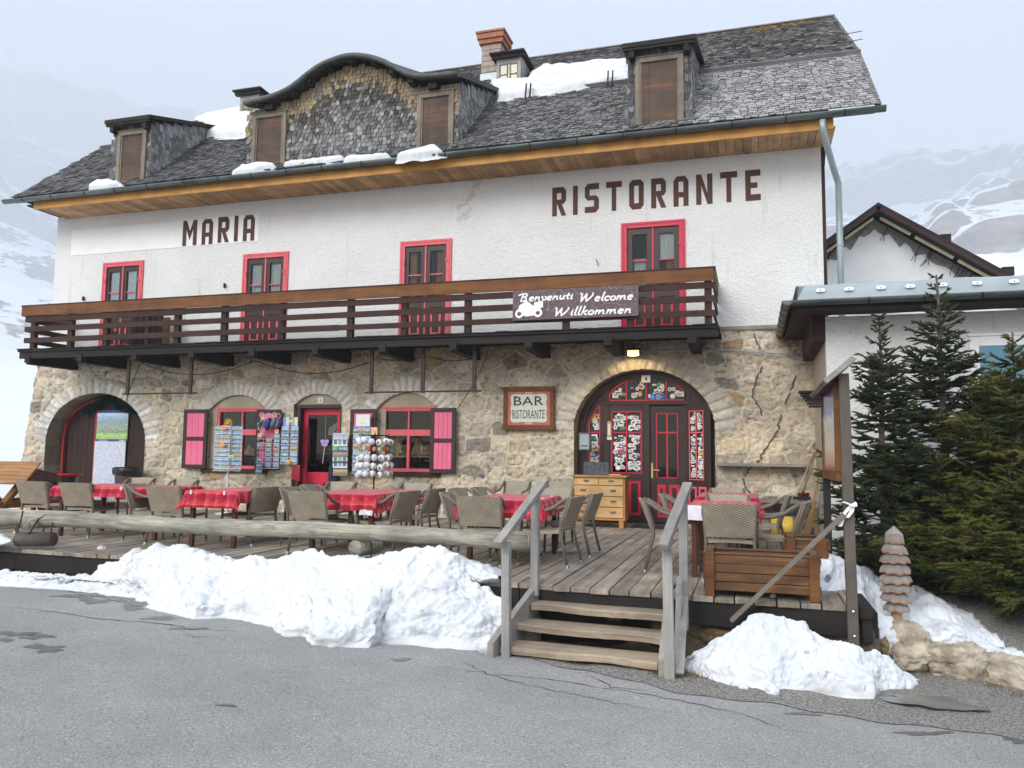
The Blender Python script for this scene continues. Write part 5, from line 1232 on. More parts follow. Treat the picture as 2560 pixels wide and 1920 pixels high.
# timber: transom, mullions, rails and lower panels
xa, xb = o['x0']+.12, o['x1']-.12; zt = 2.30
mb.box(xa+.30, xb-.02, y-.03, y+.05, 2.26, 2.335); XM = [e4(535, 900)[0], e4(1090, 900)[0], e4(1650, 900)[0]]
for xm in XM: mb.box(xm-.055, xm+.055, y-.03, y+.05, 0, 2.26)
mb.box(XM[0]-.055, XM[0]+.055, y-.03, y+.05, 2.335, 2.60); mb.box(XM[2]-.055, XM[2]+.055, y-.03, y+.05, 2.335, 2.60)
mb.box(XM[0]+.055, XM[1]-.055, y-.02, y+.04, 2.14, 2.26); mb.box(XM[0]+.055, XM[0]+.10, y-.02, y+.04, .93, 2.14); mb.box(XM[1]-.10, XM[1]-.055, y-.02, y+.04, .93, 2.14)
mb.box(xa, XM[1]-.055, y-.02, y+.04, 0, .93); mb.box(xa, xa+.10, y-.02, y+.04, .93, 1.95); mb.box(XM[0]-.13, XM[0]-.055, y-.02, y+.04, .93, 2.3)
mb.build('entrance_panelling', M['dk_paint'], EN, bevel=.004)
# glazing bars
mb = MB()
def vbar(x, z0, z1, w_=.012): mb.box(x-w_, x+w_, y-.03, y+.02, z0, z1)
def hbar(x0, x1, z, w_=.012): mb.box(x0, x1, y-.03, y+.02, z-w_, z+w_)
g0, g1 = XM[0]+.105, XM[1]-.105; gc = (g0+g1)/2
for x in (g0, gc, g1): vbar(x, .94, 2.13)
hbar(g0, g1, 2.13); hbar(g0, g1, .95); zmid = e4(800, 1003)[1]; hbar(g0, gc-.012, zmid); hbar(gc+.012, g1, zmid)
s0, s1 = xa+.11, XM[0]-.135; vbar(s0, .94, 1.93); vbar(s1, .94, 2.28); hbar(s0, s1, zmid); mb.bar((s0, y-.005, 1.93), (s1, y-.005, 2.28), .022, .05, 0, (0, 1, 0))
f0, f1 = e4(580, 500)[0], e4(1625, 500)[0]; zf0 = 2.35
hbar(f0, f1, zf0); fx = [f0, e4(810, 450)[0], e4(1083, 450)[0], e4(1360, 450)[0], f1]; arcf = lambda x: 2.35+.44*math.sqrt(max(0.02, 1-((x-(f0+f1)/2)/((f1-f0)/2*1.02))**2))*1.0
for x in fx: vbar(x, zf0+.012, max(zf0+.12, arcf(x)))
xx = np.linspace(f0, f1, 25)
for a, b in zip(xx[:-1], xx[1:]): mb.bar((a, y-.012, max(zf0+.12, arcf(a))), (b, y-.012, max(zf0+.12, arcf(b))), .03, .024, 0, (0, 1, 0))
for (a, b) in ((XM[0]+.12, gc-.04), (gc+.04, XM[1]-.12)):
    for q in ((a, b, .15, .20), (a, b, .75, .80), (a, a+.05, .20, .75), (b-.05, b, .20, .75)): mb.box(q[0], q[1], y-.035, y-.02, q[2], q[3])
mb.build('glazing_bar', M['red'], EN)
mb = MB(); mb.box(XM[0]-.5, XM[1], y+.004, y+.010, .94, 2.3); mb.xz([(x, arcf(x)+.0) for x in np.linspace(f0+.02, f1-.02, 30)][::-1]+[(f0+.02, zf0), (f1-.02, zf0)], y+.004, y+.010); mb.build('pane', M['glass'], EN)
mb = MB(); mb.xz([(x, float(top_of(o, x))) for x in xs][::-1]+[(o['x0'], 2.3), (o['x1'], 2.3)], y+.012, y+.03)
# dark spandrel boards round the fanlight (leave the fanlight itself open)
mb = MB(); k = 40; xo = np.linspace(f0, f1, k); 
vs = [(x, y+.0, max(zf0+.10, arcf(x))+.0) for x in xo]+[(x, y+.0, min(float(top_of(o, x)), 2.95)) for x in xo]; mb.add(vs, [(i, i+1, k+i+1, k+i) for i in range(k-1)])
for (a, b) in ((o['x0'], f0), (f1, o['x1'])):
    xo = np.linspace(a, b, 14); vs = [(x, y+.0, 2.30 if b == f0 and x > s1 or a == f1 else min(2.30, float(top_of(o, x)))) for x in xo]+[(x, y+.0, float(top_of(o, x))) for x in xo]; mb.add(vs, [(i, i+1, 14+i+1, 14+i) for i in range(13)])
vs = [(o['x0']+.1, y, 1.6), (s0, y, 1.93), (s1, y, 2.30), (s1, y, 2.75), (o['x0']+.1, y, 2.75)]; mb.add([(a, b+.002, min(c, float(top_of(o, a))-.01) if i > 2 else c) for i, (a, b, c) in enumerate(vs)], [(0, 1, 2, 3, 4)])
mb.build('spandrel', M['dk_paint'], EN)
# inner door leaf (closed) with glazing
mb = MB(); a, b = XM[1]+.055, XM[2]-.055; yy = y+.02
mb.box(a, a+.12, yy, yy+.05, .02, 2.24); mb.box(b-.12, b, yy, yy+.05, .02, 2.24); mb.box(a+.12, b-.12, yy, yy+.05, 2.10, 2.24); mb.box(a+.12, b-.12, yy, yy+.05, .02, .86)
dl = mb.build('entrance_door', M['dk_paint'], EN, bevel=.004)
dl.parent = HOTEL
mb = MB(); cx = (a+b)/2
for q in ((a+.12, a+.14, .88, 2.10), (b-.14, b-.12, .88, 2.10), (cx-.014, cx+.014, .88, 2.10), (a+.14, b-.14, 2.08, 2.10), (a+.14, b-.14, .86, .88), (a+.14, cx-.014, zmid-.014, zmid+.014), (cx+.014, b-.14, zmid-.014, zmid+.014)): mb.box(q[0], q[1], yy-.012, yy+.03, q[2], q[3])
for (q0, q1) in ((a+.14, cx-.03), (cx+.03, b-.10)):
    for q in ((q0, q1, .12, .17), (q0, q1, .68, .74), (q0, q0+.055, .17, .68), (q1-.055, q1, .17, .68)): mb.box(q[0], q[1], yy-.012, yy, q[2], q[3])
mb.build('glazing_bar', M['red'], dl)
mb = MB(); mb.box(a+.12, b-.12, yy+.01, yy+.016, .86, 2.10); mb.build('pane', M['glass'], dl)
mb = MB(); mb.box(a+.02, a+.06, yy-.012, yy, .86, 1.15); mb.bar((a+.04, yy-.05, 1.02), (a+.19, yy-.05, 1.01), .016, .02); mb.bar((a+.04, yy-.05, 1.02), (a+.04, yy, 1.02), .016, .016); mb.build('handle', mat('brass', (.55, .40, .13), (.45, .31, .1), 5, rough=.3, metal=.8), dl)
# outer leaf swung open at the right
hx, hy = o['x1']-.08, y-.03; ang_ = rad(24); lw = .50; ca, sa = math.cos(ang_), math.sin(ang_)
def leaf_box(mb, l0, l1, z0, z1, d0, d1, mt=0):
    c = np.array((hx-ca*(l0+l1)/2, hy-sa*0, 0.0)); ax = np.array((-ca, sa*1.0, 0)); ay = np.array((sa, ca, 0))
    p = np.array((hx, hy-.22, 0))+ax*(l0+l1)/2+ay*(d0+d1)/2; mb.obox((p[0], p[1], (z0+z1)/2), (ax, ay, (0, 0, 1)), ((l1-l0)/2, (d1-d0)/2, (z1-z0)/2), mt)
mb = MB(); leaf_box(mb, 0, .14, .02, 2.28, 0, .045); leaf_box(mb, lw-.06, lw, .02, 2.28, 0, .045); leaf_box(mb, .14, lw-.06, 2.14, 2.28, 0, .045); leaf_box(mb, .14, lw-.06, .02, .84, 0, .045)
ol = mb.build('entrance_door', M['dk_paint'], HOTEL, bevel=.004)
mb = MB()
for l0, l1, z0, z1 in ((.14, .158, .84, 2.14), (lw-.078, lw-.06, .84, 2.14), (.285, .305, .84, 2.14), (.158, lw-.078, 2.12, 2.14), (.158, lw-.078, .84, .86), (.158, .285, zmid-.012, zmid+.012), (.305, lw-.078, zmid-.012, zmid+.012)): leaf_box(mb, l0, l1, z0, z1, -.012, .03)
for q0, q1 in ((.09, .25), (.29, .46)):
    for l0, l1, z0, z1 in ((q0, q1, .12, .16), (q0, q1, .68, .72), (q0, q0+.035, .16, .68), (q1-.035, q1, .16, .68)): leaf_box(mb, l0, l1, z0, z1, -.012, 0)
mb.build('glazing_bar', M['pink'], ol)
mb = MB(); leaf_box(mb, .14, lw-.06, .84, 2.14, .012, .018); mb.build('pane', M['glass'], ol)
# stickers on the panes
SP = [(.80, .80, .80)]*16+[(.62, .64, .66)]*5+[(.03, .03, .035)]*3+[(.75, .72, .62), (.55, .06, .07), (.05, .28, .20), (.10, .16, .42), (.70, .32, .05), (.72, .50, .06), (.35, .55, .68), (.66, .40, .46), (.03, .03, .035), (.05, .42, .36), (.30, .10, .12)]
def stick(mb, put, c, u, v, s, kind, k):
    if kind == 0:
        n = 10; mb.add([put(u+s*math.cos(t), v+s*math.sin(t), k) for t in np.linspace(0, 6.283, n+1)[:-1]], [tuple(range(n))], 0, c)
        ic = (.05, .05, .06) if sum(c) > 1 else (.75, .75, .75); q = rng.random()
        if q < .8: mb.add([put(u+s*.55*math.cos(t)*rng.uniform(.4, 1), v+s*.5*math.sin(t)*rng.uniform(.4, 1), k+.0007) for t in np.linspace(0, 6.283, 8)[:-1]], [tuple(range(7))], 0, ic if q < .45 else SP[rng.randrange(21, len(SP))])
    else:
        a = rng.uniform(-.25, .25) if rng.random() < .5 else 0; hw_, hh_ = s*rng.uniform(.9, 1.5), s*rng.uniform(.5, 1.0); ca_, sa_ = math.cos(a), math.sin(a)
        pt = lambda x_, y_, kk: put(u+x_*ca_-y_*sa_, v+x_*sa_+y_*ca_, kk)
        mb.add([pt(-hw_, -hh_, k), pt(hw_, -hh_, k), pt(hw_, hh_, k), pt(-hw_, hh_, k)], [(0, 1, 2, 3)], 0, c)
        ic = (.05, .05, .06) if sum(c) > 1 else (.8, .8, .8)
        if rng.random() < .8:
            f = rng.uniform(.3, .75); e_ = rng.uniform(.15, .45); mb.add([pt(-hw_*f, -hh_*e_, k+.0007), pt(hw_*f, -hh_*e_, k+.0007), pt(hw_*f, hh_*e_, k+.0007), pt(-hw_*f, hh_*e_, k+.0007)], [(0, 1, 2, 3)], 0, ic if rng.random() < .5 else SP[rng.randrange(21, len(SP))])
def fill(mb, put, u0, u1, v0f, v1f, dens, s0=.030, s1=.058, k0=.0):
    A_ = (u1-u0)*(v1f((u0+u1)/2)-v0f((u0+u1)/2)); n = int(A_*dens)
    for i in range(n):
        s = rng.uniform(s0, s1); u = rng.uniform(u0+s*.9, u1-s*.9) if u1-u0 > 2*s else (u0+u1)/2; va, vb = v0f(u)+s, v1f(u)-s
        if vb <= va: continue
        stick(mb, put, tuple(np.array(SP[rng.randrange(len(SP))])*rng.uniform(.85, 1.05)), u, rng.uniform(va, vb), s, rng.randrange(2), k0+i*.00001)
put1 = lambda u, v, k: (u, y-.0-k, v)
mb = MB(); fl = lambda c: (lambda u: c)
for (u0, u1) in ((g0+.014, gc-.014), (gc+.014, g1-.014)):
    fill(mb, put1, u0, u1, fl(.965), fl(zmid-.015), 240); fill(mb, put1, u0, u1, fl(zmid+.015), fl(2.115), 210)
fill(mb, put1, s0+.014, s1-.014, fl(.965), fl(zmid-.015), 240); fill(mb, put1, s0+.014, s1-.014, fl(zmid+.015), lambda u: 1.93+(u-s0)/(s1-s0)*.33-.03, 190)
for p0_, p1_ in zip(fx[:-1], fx[1:]): fill(mb, put1, p0_+.014, p1_-.014, fl(zf0+.02), lambda u: max(zf0+.12, arcf(u))-.06, 120, .03, .055)
qx, qz = e4(1235, 510); mb.box(qx-.13, qx+.14, y-.0125, y-.0115, qz-.06, qz+.06, 0, (.03, .12, .50))
for i, tx in enumerate(('KEEP', 'TAHOE', 'BLUE')): text_into(mb, tx, qx-.02, qz+.022-.034*i, .024, y-.013, 0, 0, 1, .01, col=(.8, .82, .85))
mb.add([(qx-.09+.028*math.cos(t), y-.0135, qz+.045*math.sin(t)) for t in np.linspace(0, 6.283, 9)[:-1]], [tuple(range(8))], 0, (.12, .38, .75))
st = mb.build('stickers', M['flat'], EN); st['kind'] = 'stuff'
mb = MB()
axl = np.array((-ca, sa, 0)); ayl = np.array((sa, ca, 0))
putl = lambda u, v, k: tuple(np.array((hx, hy-.22, 0))+axl*u-ayl*(k-.010)+np.array((0, 0, v)))
for a_, b_ in ((.16, .283), (.307, lw-.08)): fill(mb, putl, a_, b_, fl(.87), fl(zmid-.014), 420, .018, .038); fill(mb, putl, a_, b_, fl(zmid+.014), fl(2.11), 420, .018, .038)
st = mb.build('stickers', M['flat'], ol); st['kind'] = 'stuff'
# ================================================================= terrace deck
def deckY(x): return -7.02-.055*(x+9.0) if x > -9 else -7.02
DK = thing('terrace_deck', 'weathered plank terrace in front of the inn on a dark timber and stone base', 'deck', (-5, -7.2, 0))
mb = MB(); x = -13.5
while x < .92:
    wd = rng.uniform(.165, .205); g = rng.uniform(.72, 1.15); f = deckY(x+wd/2)-rng.uniform(.0, .05); cuts = sorted([f]+[rng.uniform(-6, -1) for _ in range(rng.randrange(1, 3))]+[.3])
    for a, b in zip(cuts[:-1], cuts[1:]):
        if b-a < .05: continue
        h = rng.uniform(-.006, .004); g2 = g*rng.uniform(.86, 1.12); t_ = rng.uniform(-.004, .004); w_ = rng.uniform(-.003, .003)
        x0, x1 = x+.005, x+wd-.006
        mb.add([(x0, a+.003, -.05), (x1, a+.003, -.05), (x1, b-.003, -.05), (x0, b-.003, -.05), (x0, a+.003, h+t_), (x1, a+.003, h-t_), (x1, b-.003, h-t_+w_), (x0, b-.003, h+t_+w_)],
               [(3, 2, 1, 0), (4, 5, 6, 7), (0, 1, 5, 4), (1, 2, 6, 5), (2, 3, 7, 6), (3, 0, 4, 7)], 0, (g2, g2*rng.uniform(.95, 1.0), g2*rng.uniform(.88, 1.0)))
    x += wd
mb.build('deck_boards', M['deck'], DK, bevel=.006)
mb = MB()
for (xa, xb) in ((-13.5, -9), (-9, -5.2), (-5.2, -2.2), (-2.2, -.6), (-.6, .95)):
    mb.bar((xa, deckY(xa)+.06, -.16), (xb-.006, deckY(xb)+.06, -.16), .12, .215)
for yj in (-5.5, -3.5, -1.5): mb.box(-13.4, .9, yj-.06, yj+.06, -.2, -.055)
mb.bar((.96, deckY(.9)+.05, -.16), (.96, -2.3, -.16), .08, .215)
mb.build('edge_beam', M['black_wood'], DK, bevel=.008)
mb = MB(); P = []
nx, nz_ = 420, 16; xs = np.linspace(-13.4, .95, nx)
g = np.array([[(x, deckY(x)+.14, -.80+.56*j/(nz_-1)) for x in xs] for j in range(nz_)]); q = g.reshape(-1, 3)
vn = fbm(q*np.array((3.0, 1, 5.0)), 5, 77); g[..., 1] -= (.10*vn).reshape(g.shape[:2])*1.0+.02; mb.grid(g); mb.build('stone_footing', M['footing'], DK, smooth=True)

# ---- stairs
ST = thing('terrace_steps', 'three worn timber steps with weathered handrails up to the terrace', 'steps', (-1.45, -7.9, -.55))
def LX(t): return -2.03-.17*t     # left side drifts outwards going down
for i, (z, yl, yr) in enumerate(((-.15, -7.60, -7.73), (-.30, -7.83, -7.93), (-.45, -8.08, -8.17))):
    xl, xr = LX(i*.5)+.0, -.78; dp = .30; th = .062
    mb = MB(); n = 14
    for k in range(n):
        a, b = k/n, (k+1)/n
        def pt(t, d, zz): x = xl+(xr-xl)*t; yy = yl+(yr-yl)*t; return (x, yy+d, z+zz+.006*math.sin(t*9+i)*(d < .1))
        e0 = .012*math.sin(a*14+i*2)+.006*math.sin(a*37); e1 = .012*math.sin(b*14+i*2)+.006*math.sin(b*37)
        mb.add([pt(a, e0+.012, 0), pt(b, e1+.012, 0), pt(b, dp, 0), pt(a, dp, 0), pt(a, e0, -.014), pt(b, e1, -.014), pt(a, e0+.004, -th), pt(b, e1+.004, -th), pt(a, dp, -th), pt(b, dp, -th)],
               [(0, 1, 2, 3), (4, 5, 1, 0), (6, 7, 5, 4), (8, 9, 7, 6), (3, 2, 9, 8)]+([(4, 0, 3, 8, 6)] if k == 0 else [])+([(1, 5, 7, 9, 2)] if k == n-1 else []))
    mb.build('tread', M['tread'], ST)
mb = MB(); mb.box(-2.0, -.7, -7.33, -7.28, -.7, -.2); mb.build('riser_backing', M['black_wood'], ST)
def stringer(xt, xb, yt, yb_, nm):
    mb = MB(); pol = [(yt+.05, .06), (yt-.02, .02), (yb_-.02, -.40), (yb_-.03, -.60), (yb_+.10, -.62), (yt+.10, -.22)]
    vs = []
    for s in (-.03, .03):
        for (a, b) in pol:
            t = (yt-a)/(yt-yb_); vs.append((xt+(xb-xt)*t+s, a, b))
    n = len(pol); mb.add(vs, [tuple(range(n)), tuple(range(2*n-1, n-1, -1))]+[(i, i+n, (i+1) % n+n, (i+1) % n) for i in range(n)]); mb.build('stringer', M['grey_woody'], ST, bevel=.006)
stringer(-2.03, -2.23, -7.36, -8.18, 0); stringer(-.755, -.735, -7.50, -8.24, 1)
def post(x0, y0, z0, x1, y1, z1, w_=.075):
    mb = MB(); mb.bar((x0, y0, z0), (x1, y1, z1), w_, w_*1.05, 0, (0, 1, 0)); mb.build('post', M['grey_wood'], ST, bevel=.006)
post(-2.115, -8.10, -.60, -2.13, -8.10, .47); post(-2.035, -7.45, -.10, -2.035, -7.45, .86)
post(-.665, -8.30, -.60, -.685, -8.28, .50, .08); post(-.60, -7.70, -.27, -.60, -7.70, .90)
mb = MB(); mb.bar((-2.155, -8.28, .46), (-1.975, -7.32, 1.00), .085, .055); mb.build('handrail', M['grey_woody'], ST, bevel=.006)
mb = MB(); mb.bar((-.70, -8.45, .52), (-.565, -7.60, 1.00), .085, .055); mb.build('handrail', M['grey_woody'], ST, bevel=.006)
mb = MB(); mb.bar((-.60, -8.30, -.50), (-.605, -7.75, .02), .03, .09, 0, (1, 0, 0)); mb.bar((-.63, -8.04, -.4), (-.63, -7.80, .20), .02, .05, 0, (1, 0, 0)); mb.build('side_board', M['grey_woody'], ST)

# ---- log barrier
LB = thing('log_barrier', 'long peeled grey log wired on to log stubs along the terrace edge', 'log rail', (-5.7, -7.0, .35))
mb = MB(); n = 60; a = F(-60, 1112*D+2, -6.95); b = np.array((-2.18, -7.12, .385)); pts = []; rs_ = []
for i in range(n):
    t = i/(n-1); p = a+(b-a)*t; pts.append(p+np.array((0, .01*math.sin(t*7), .008*math.sin(t*11)))); rs_.append(.098-.010*t+.004*math.sin(t*40)+(.006 if i % 9 == 4 else 0))
mb.tube(pts, rs_, 16); lg = mb.build('rail_log', M['log'], LB, smooth=True)
mb = MB(); mb.tube([pts[-1]+np.array((.0, 0, 0)), pts[-1]+np.array((.012, 0, 0))], .085, 16); mb.build('cut_end', M['grey_wood'], lg)
for i, (px, py, r_) in enumerate(((110, 1307, .10), (908, 1372, .10), (600, 1345, .0))):
    if r_ == 0: continue
    c = F(px, py, -6.95); mb = MB(); mb.tube([c+np.array((-.16 if i == 0 else -.02, -.16, .02)), c+np.array((.06, .22, .02))], [.09, .088], 14); mb.build('support_log', M['log'], LB, smooth=True)
    c2 = F(px-14, py+42, -6.98); mb = MB(); mb.tube([c2+np.array((-.26, -.06, -.0)), c2+np.array((.22, .02, .01))], [.092, .088], 14); mb.build('support_log', M['post_wood'], LB, smooth=True)
mb = MB()
for px in (888, 934): 
    c = F(px, 1335, -6.95); q = [c+np.array((0, -.112*math.cos(t), .112*math.sin(t)-.0)) for t in np.linspace(-1.2, 2.2, 9)]; q = [c+np.array((.03 if px > 900 else 0, -.10, -.36))]+q; mb.tube(q, .009, 6)
c = F(72, 1295, -6.95); mb.tube([c+np.array((-.10, -.11, -.30)), c+np.array((0, -.12, -.05)), c+np.array((.02, -.11, .10))], .009, 6); c = F(115, 1300, -6.95); mb.tube([c+np.array((-.20, -.11, -.26)), c+np.array((.0, -.12, .02)), c+np.array((.10, -.10, .07))], .009, 6); c = F(150, 1305, -6.95); mb.tube([c+np.array((0, -.11, .0)), c+np.array((-.03, -.11, -.24))], .009, 6)
mb.build('tie_wire', M['iron'], LB)

# ---- chairs (prototype faces +Y)
def wick(mb, fn, nu, nv, off, us, vs_):
    g = np.array([[fn(i/(nu-1), j/(nv-1)) for i in range(nu)] for j in range(nv)]); uv = np.array([[(i/(nu-1)*us, j/(nv-1)*vs_) for i in range(nu)] for j in range(nv)])
    mb.sheet(g, np.array(off), 0, uv)
CH = thing('wicker_armchair', 'x', 'armchair', (0, 0, 0))
mb = MB(); wick(mb, lambda u, v: ((u-.5)*.47, -.23+.47*v, .40+.012*math.cos((u-.5)*3)+.012*(v-.5)**2*4), 9, 9, (0, 0, -.035), .5, .5); mb.build('seat', M['wicker'], CH, smooth=False)
def bk(u, v):
    cu = (u-.5)*2; return ((u-.5)*(.47+.05*v), -.235-.115*v-.035*(1-cu*cu)*(.4+.6*v)+.0, .445+.335*v+.018*v*(1-cu*cu)*.5)
mb = MB(); wick(mb, bk, 13, 9, (0, -.03, 0), .5, .40); mb.build('backrest', M['wicker'], CH, smooth=False)
for s in (-1, 1):
    mb = MB(); mb.tube([(s*.262, .235, .54), (s*.268, .232, .582), (s*.270, .20, .607), (s*.270, .08, .610), (s*.268, -.06, .626), (s*.264, -.17, .665), (s*.258, -.255, .728), (s*.252, -.325, .768)], [.018]*4+[.02, .022, .022, .018], 8); mb.build('armrest', M['tube'], CH, smooth=True)
    mb = MB(); mb.tube([(s*.262, .255, .02), (s*.262, .235, .41), (s*.262, .235, .54)], .0165, 8); mb.tube([(s*.262, .235, .39), (s*.225, .235, .39)], .013, 6); l = mb.build('leg', M['tube'], CH, smooth=True)
    mb = MB(); mb.tube([(s*.262, .256, .0), (s*.262, .254, .035)], .019, 8); mb.build('foot_cap', M['chrome'], l)
    mb = MB(); mb.tube([(s*.255, -.335, .02), (s*.238, -.245, .39), (s*.242, -.25, .47), (s*.258, -.352, .785)], [.0165, .0175, .018, .016], 8); l = mb.build('leg', M['tube'], CH, smooth=True)
    mb = MB(); mb.tube([(s*.256, -.338, .0), (s*.2545, -.331, .035)], .019, 8); mb.build('foot_cap', M['chrome'], l)
note_kids(CH)
GRPC = 'wicker armchairs round the terrace tables'
CHAIRS = [
 (83, -5.55, 3, 'far left wicker armchair seen from behind, beside the picnic table'), (193, -5.70, 4, 'wicker armchair seen from behind at the near side of the leftmost red cloth'),
 (352, -5.55, -78, 'wicker armchair facing right between the two leftmost red-clothed tables'), (414, -6.05, 2, 'wicker armchair seen from behind, near end of the second red-clothed table from the left'),
 (461, -3.5, 176, 'wicker armchair on the wall side of the leftmost tables, behind the second table'), (351, -3.3, 184, 'wicker armchair on the wall side of the leftmost red cloth, before the arch'),
 (672, -5.45, 78, 'wicker armchair facing left at the right end of the second red-clothed table'), (735, -5.35, -82, 'nearer wicker armchair facing right, left side of the table before the red door'),
 (782, -4.4, -84, 'farther wicker armchair facing right, left side of the table before the red door'), (772, -6.25, -3, 'wicker armchair seen from behind, near end of the table before the red door'),
 (853, -3.1, 178, 'wicker armchair facing the road in front of the red shop door'), (1040, -3.0, 182, 'wicker armchair facing the road under the right shop window'),
 (1016, -5.65, 82, 'nearer wicker armchair facing left, right side of the table before the red door'), (1084, -4.75, 86, 'farther wicker armchair facing left, right side of the table before the red door'),
 (1128, -5.75, -80, 'nearer wicker armchair facing right at the left side of the table by the steps'), (1150, -4.5, -95, 'wicker armchair turned right, second back on the left of the table by the steps'),
 (1203, -4.0, -92, 'wicker armchair facing right at the far left corner of the table by the steps'), (1292, -.75, 178, 'wicker armchair against the stone wall under the bar sign'),
 (1400, -.75, 181, 'wicker armchair against the stone wall just left of the chest of drawers'), (1388, -3.7, 180, 'wicker armchair at the far end of the table by the steps, facing the road'),
 (1200, -6.45, 2, 'wicker armchair seen from behind at the near end of the table by the steps'), (1431, -5.95, 84, 'nearer wicker armchair facing left at the right side of the table by the steps'),
 (1482, -4.95, 86, 'farther wicker armchair facing left beside the chest of drawers'), (1622, -5.95, -84, 'nearer wicker armchair facing right just behind the right stair rail'),
 (1668, -4.75, -86, 'farther wicker armchair facing right in front of the entrance doors'), (1823, -6.62, 0, 'wicker armchair seen from behind just behind the front plank planter'),
 (1819, -4.55, 179, 'wicker armchair between the two small red-clothed tables'), (1817, -2.1, 181, 'wicker armchair at the far end of the farther small table, under the wall shelf'),
 (2000, -5.75, 80, 'nearer wicker armchair facing left beside the yellow drum'), (1958, -4.2, 84, 'farther wicker armchair facing left beside the brooms'),
]
first = True
for (px, Y, deg, lab) in CHAIRS:
    x = FX(px, 1230, Y); rz = rad(deg)
    # px marks the backrest; step forward from it to the seat centre
    bx, by = -math.sin(rz)*.30, math.cos(rz)*.30
    loc = (x+bx, Y+by if abs(deg) < 40 or abs(deg) > 140 else Y, 0)
    if first:
        CH.location = loc; CH.rotation_euler = (0, 0, rz); CH['label'] = lab; CH['group'] = GRPC; first = False
    else: dup(CH, loc, rz, lab, GRPC)

# ---- tables and cloths
def table_(x0, x1, y0, y1, lab, rz=0):
    cx, cy = (x0+x1)/2, (y0+y1)/2; hw_, hl = (x1-x0)/2, (y1-y0)/2
    t = thing('terrace_table', lab, 'table', (0, 0, 0), 0, 'tables under red plaid cloths')
    mb = MB(); mb.box(-hw_, hw_, -hl, hl, .705, .732); mb.build('tabletop', M['fir'], t)
    mb = MB(); mb.box(-hw_+.06, hw_-.06, -hl+.05, -hl+.075, .62, .705); mb.box(-hw_+.06, hw_-.06, hl-.075, hl-.05, .62, .705); mb.box(-hw_+.05, -hw_+.075, -hl+.075, hl-.075, .62, .705); mb.box(hw_-.075, hw_-.05, -hl+.075, hl-.075, .62, .705); mb.build('apron', M['fir'], t)
    for sx_ in (-1, 1):
        for sy in (-1, 1):
            mb = MB(); a, b = sx_*(hw_-.06), sy*(hl-.06); mb.bar((a, b, 0), (a, b, .70), .055, .055, 0, (0, 1, 0)); mb.build('leg', M['leg_brown'], t, bevel=.004)
    t.location = (cx, cy, 0); t.rotation_euler = (0, 0, rz); WL[t] = np.array((cx, cy, 0)); return (cx, cy, hw_, hl, rz)
def cloth_(T, ov, lab, seed, white=None, ux=0, uy=0, clips=()):
    cx, cy, hw_, hl, rz = T; n, m_ = 60, 84; rn = random.Random(seed); ph = [rn.uniform(0, 6.28) for _ in range(8)]
    def pos(u, v, k=0):
        du, dv = max(abs(u)-hw_, 0), max(abs(v)-hl, 0); su, sv = (1 if u > 0 else -1), (1 if v > 0 else -1)
        x, y_ = max(-hw_, min(hw_, u)), max(-hl, min(hl, v)); dd = math.hypot(du, dv)
        if dd == 0: return (x, y_, .738+.0025*math.sin(u*17+ph[0])*math.sin(v*13+ph[1]))
        rip = .020*math.sin(v*19+ph[2])*(du > 0)+.020*math.sin(u*21+ph[3])*(dv > 0)+.010*math.sin((u+v)*41+ph[4])
        out = .016+.16*dd+rip*min(1, dd/.12)
        if du > 0 and dv > 0: out += .04*min(1, dd/.1)
        nx_, ny_ = su*du/dd, sv*dv/dd
        drop = max(0.0, dd*.97-.012)
        return (x+nx_*out, y_+ny_*out, .738-drop-.01*math.sin(v*6+ph[5])*dd*4)
    us = np.concatenate([np.linspace(-hw_-ov, -hw_, 9)[:-1], np.linspace(-hw_, hw_, n-16), np.linspace(hw_, hw_+ov, 9)[1:]]); vs_ = np.concatenate([np.linspace(-hl-ov, -hl, 9)[:-1], np.linspace(-hl, hl, m_-16), np.linspace(hl, hl+ov, 9)[1:]])
    sk = rn.uniform(-.05, .05); g = np.array([[pos(u*(1+ux*.0)+ux+sk*v*.3, v+uy-sk*u*.3) for u in us] for v in vs_]); uv = np.array([[(u+seed*.13, v+seed*.07) for u in us] for v in vs_])
    mb = MB(); mb.grid(g, 0, uv)
    o = tag(mb.build('tablecloth', M['cloth'], None, smooth=True, loc=(0, 0, 0)), lab, 'tablecloth', 'red plaid tablecloths'); o.location = (cx, cy, 0); o.rotation_euler = (0, 0, rz)
    WL[o] = np.array((0, 0, 0.0))
    mb = MB()
    for (a, b) in clips:
        p = np.array(pos(a, b)); mb.box(p[0]-.012, p[0]+.012, p[1]-.012, p[1]+.012, .69, .745)
    if clips: mb.build('cloth_clip', M['white'], o)
    if white:
        mb = MB(); a = white
        if len(a) == 4: mb.grid(np.array([[pos(u, v) for u in np.linspace(a[0], a[1], 14)] for v in np.linspace(a[2], a[3], 6)]))
        else: mb.grid(np.array([[np.array(pos(-hw_-ov+s_*a[0], -hl-ov+t_*a[1]*(1-s_)))+np.array((-.008, -.010, .006)) for s_ in np.linspace(0, 1, 14)] for t_ in np.linspace(0, 1, 14)]))
        mb.build('white_liner', M['undercloth'], o, smooth=True)
    return o
T1 = table_(-9.85, -8.05, -5.65, -4.75, 'long table under the leftmost red plaid cloth')
T2 = table_(-7.25, -6.50, -6.05, -4.60, 'second table from the left, under a red plaid cloth', rad(3))
T3 = table_(-5.50, -4.58, -5.98, -4.35, 'table under a red plaid cloth in front of the red shop door', rad(4))
T4 = table_(-3.25, -2.38, -6.25, -4.85, 'table under a red plaid cloth next to the left stair rail', rad(3))
T5 = table_(-.66, .02, -6.38, -5.15, 'small table under a red plaid cloth behind the front planter')
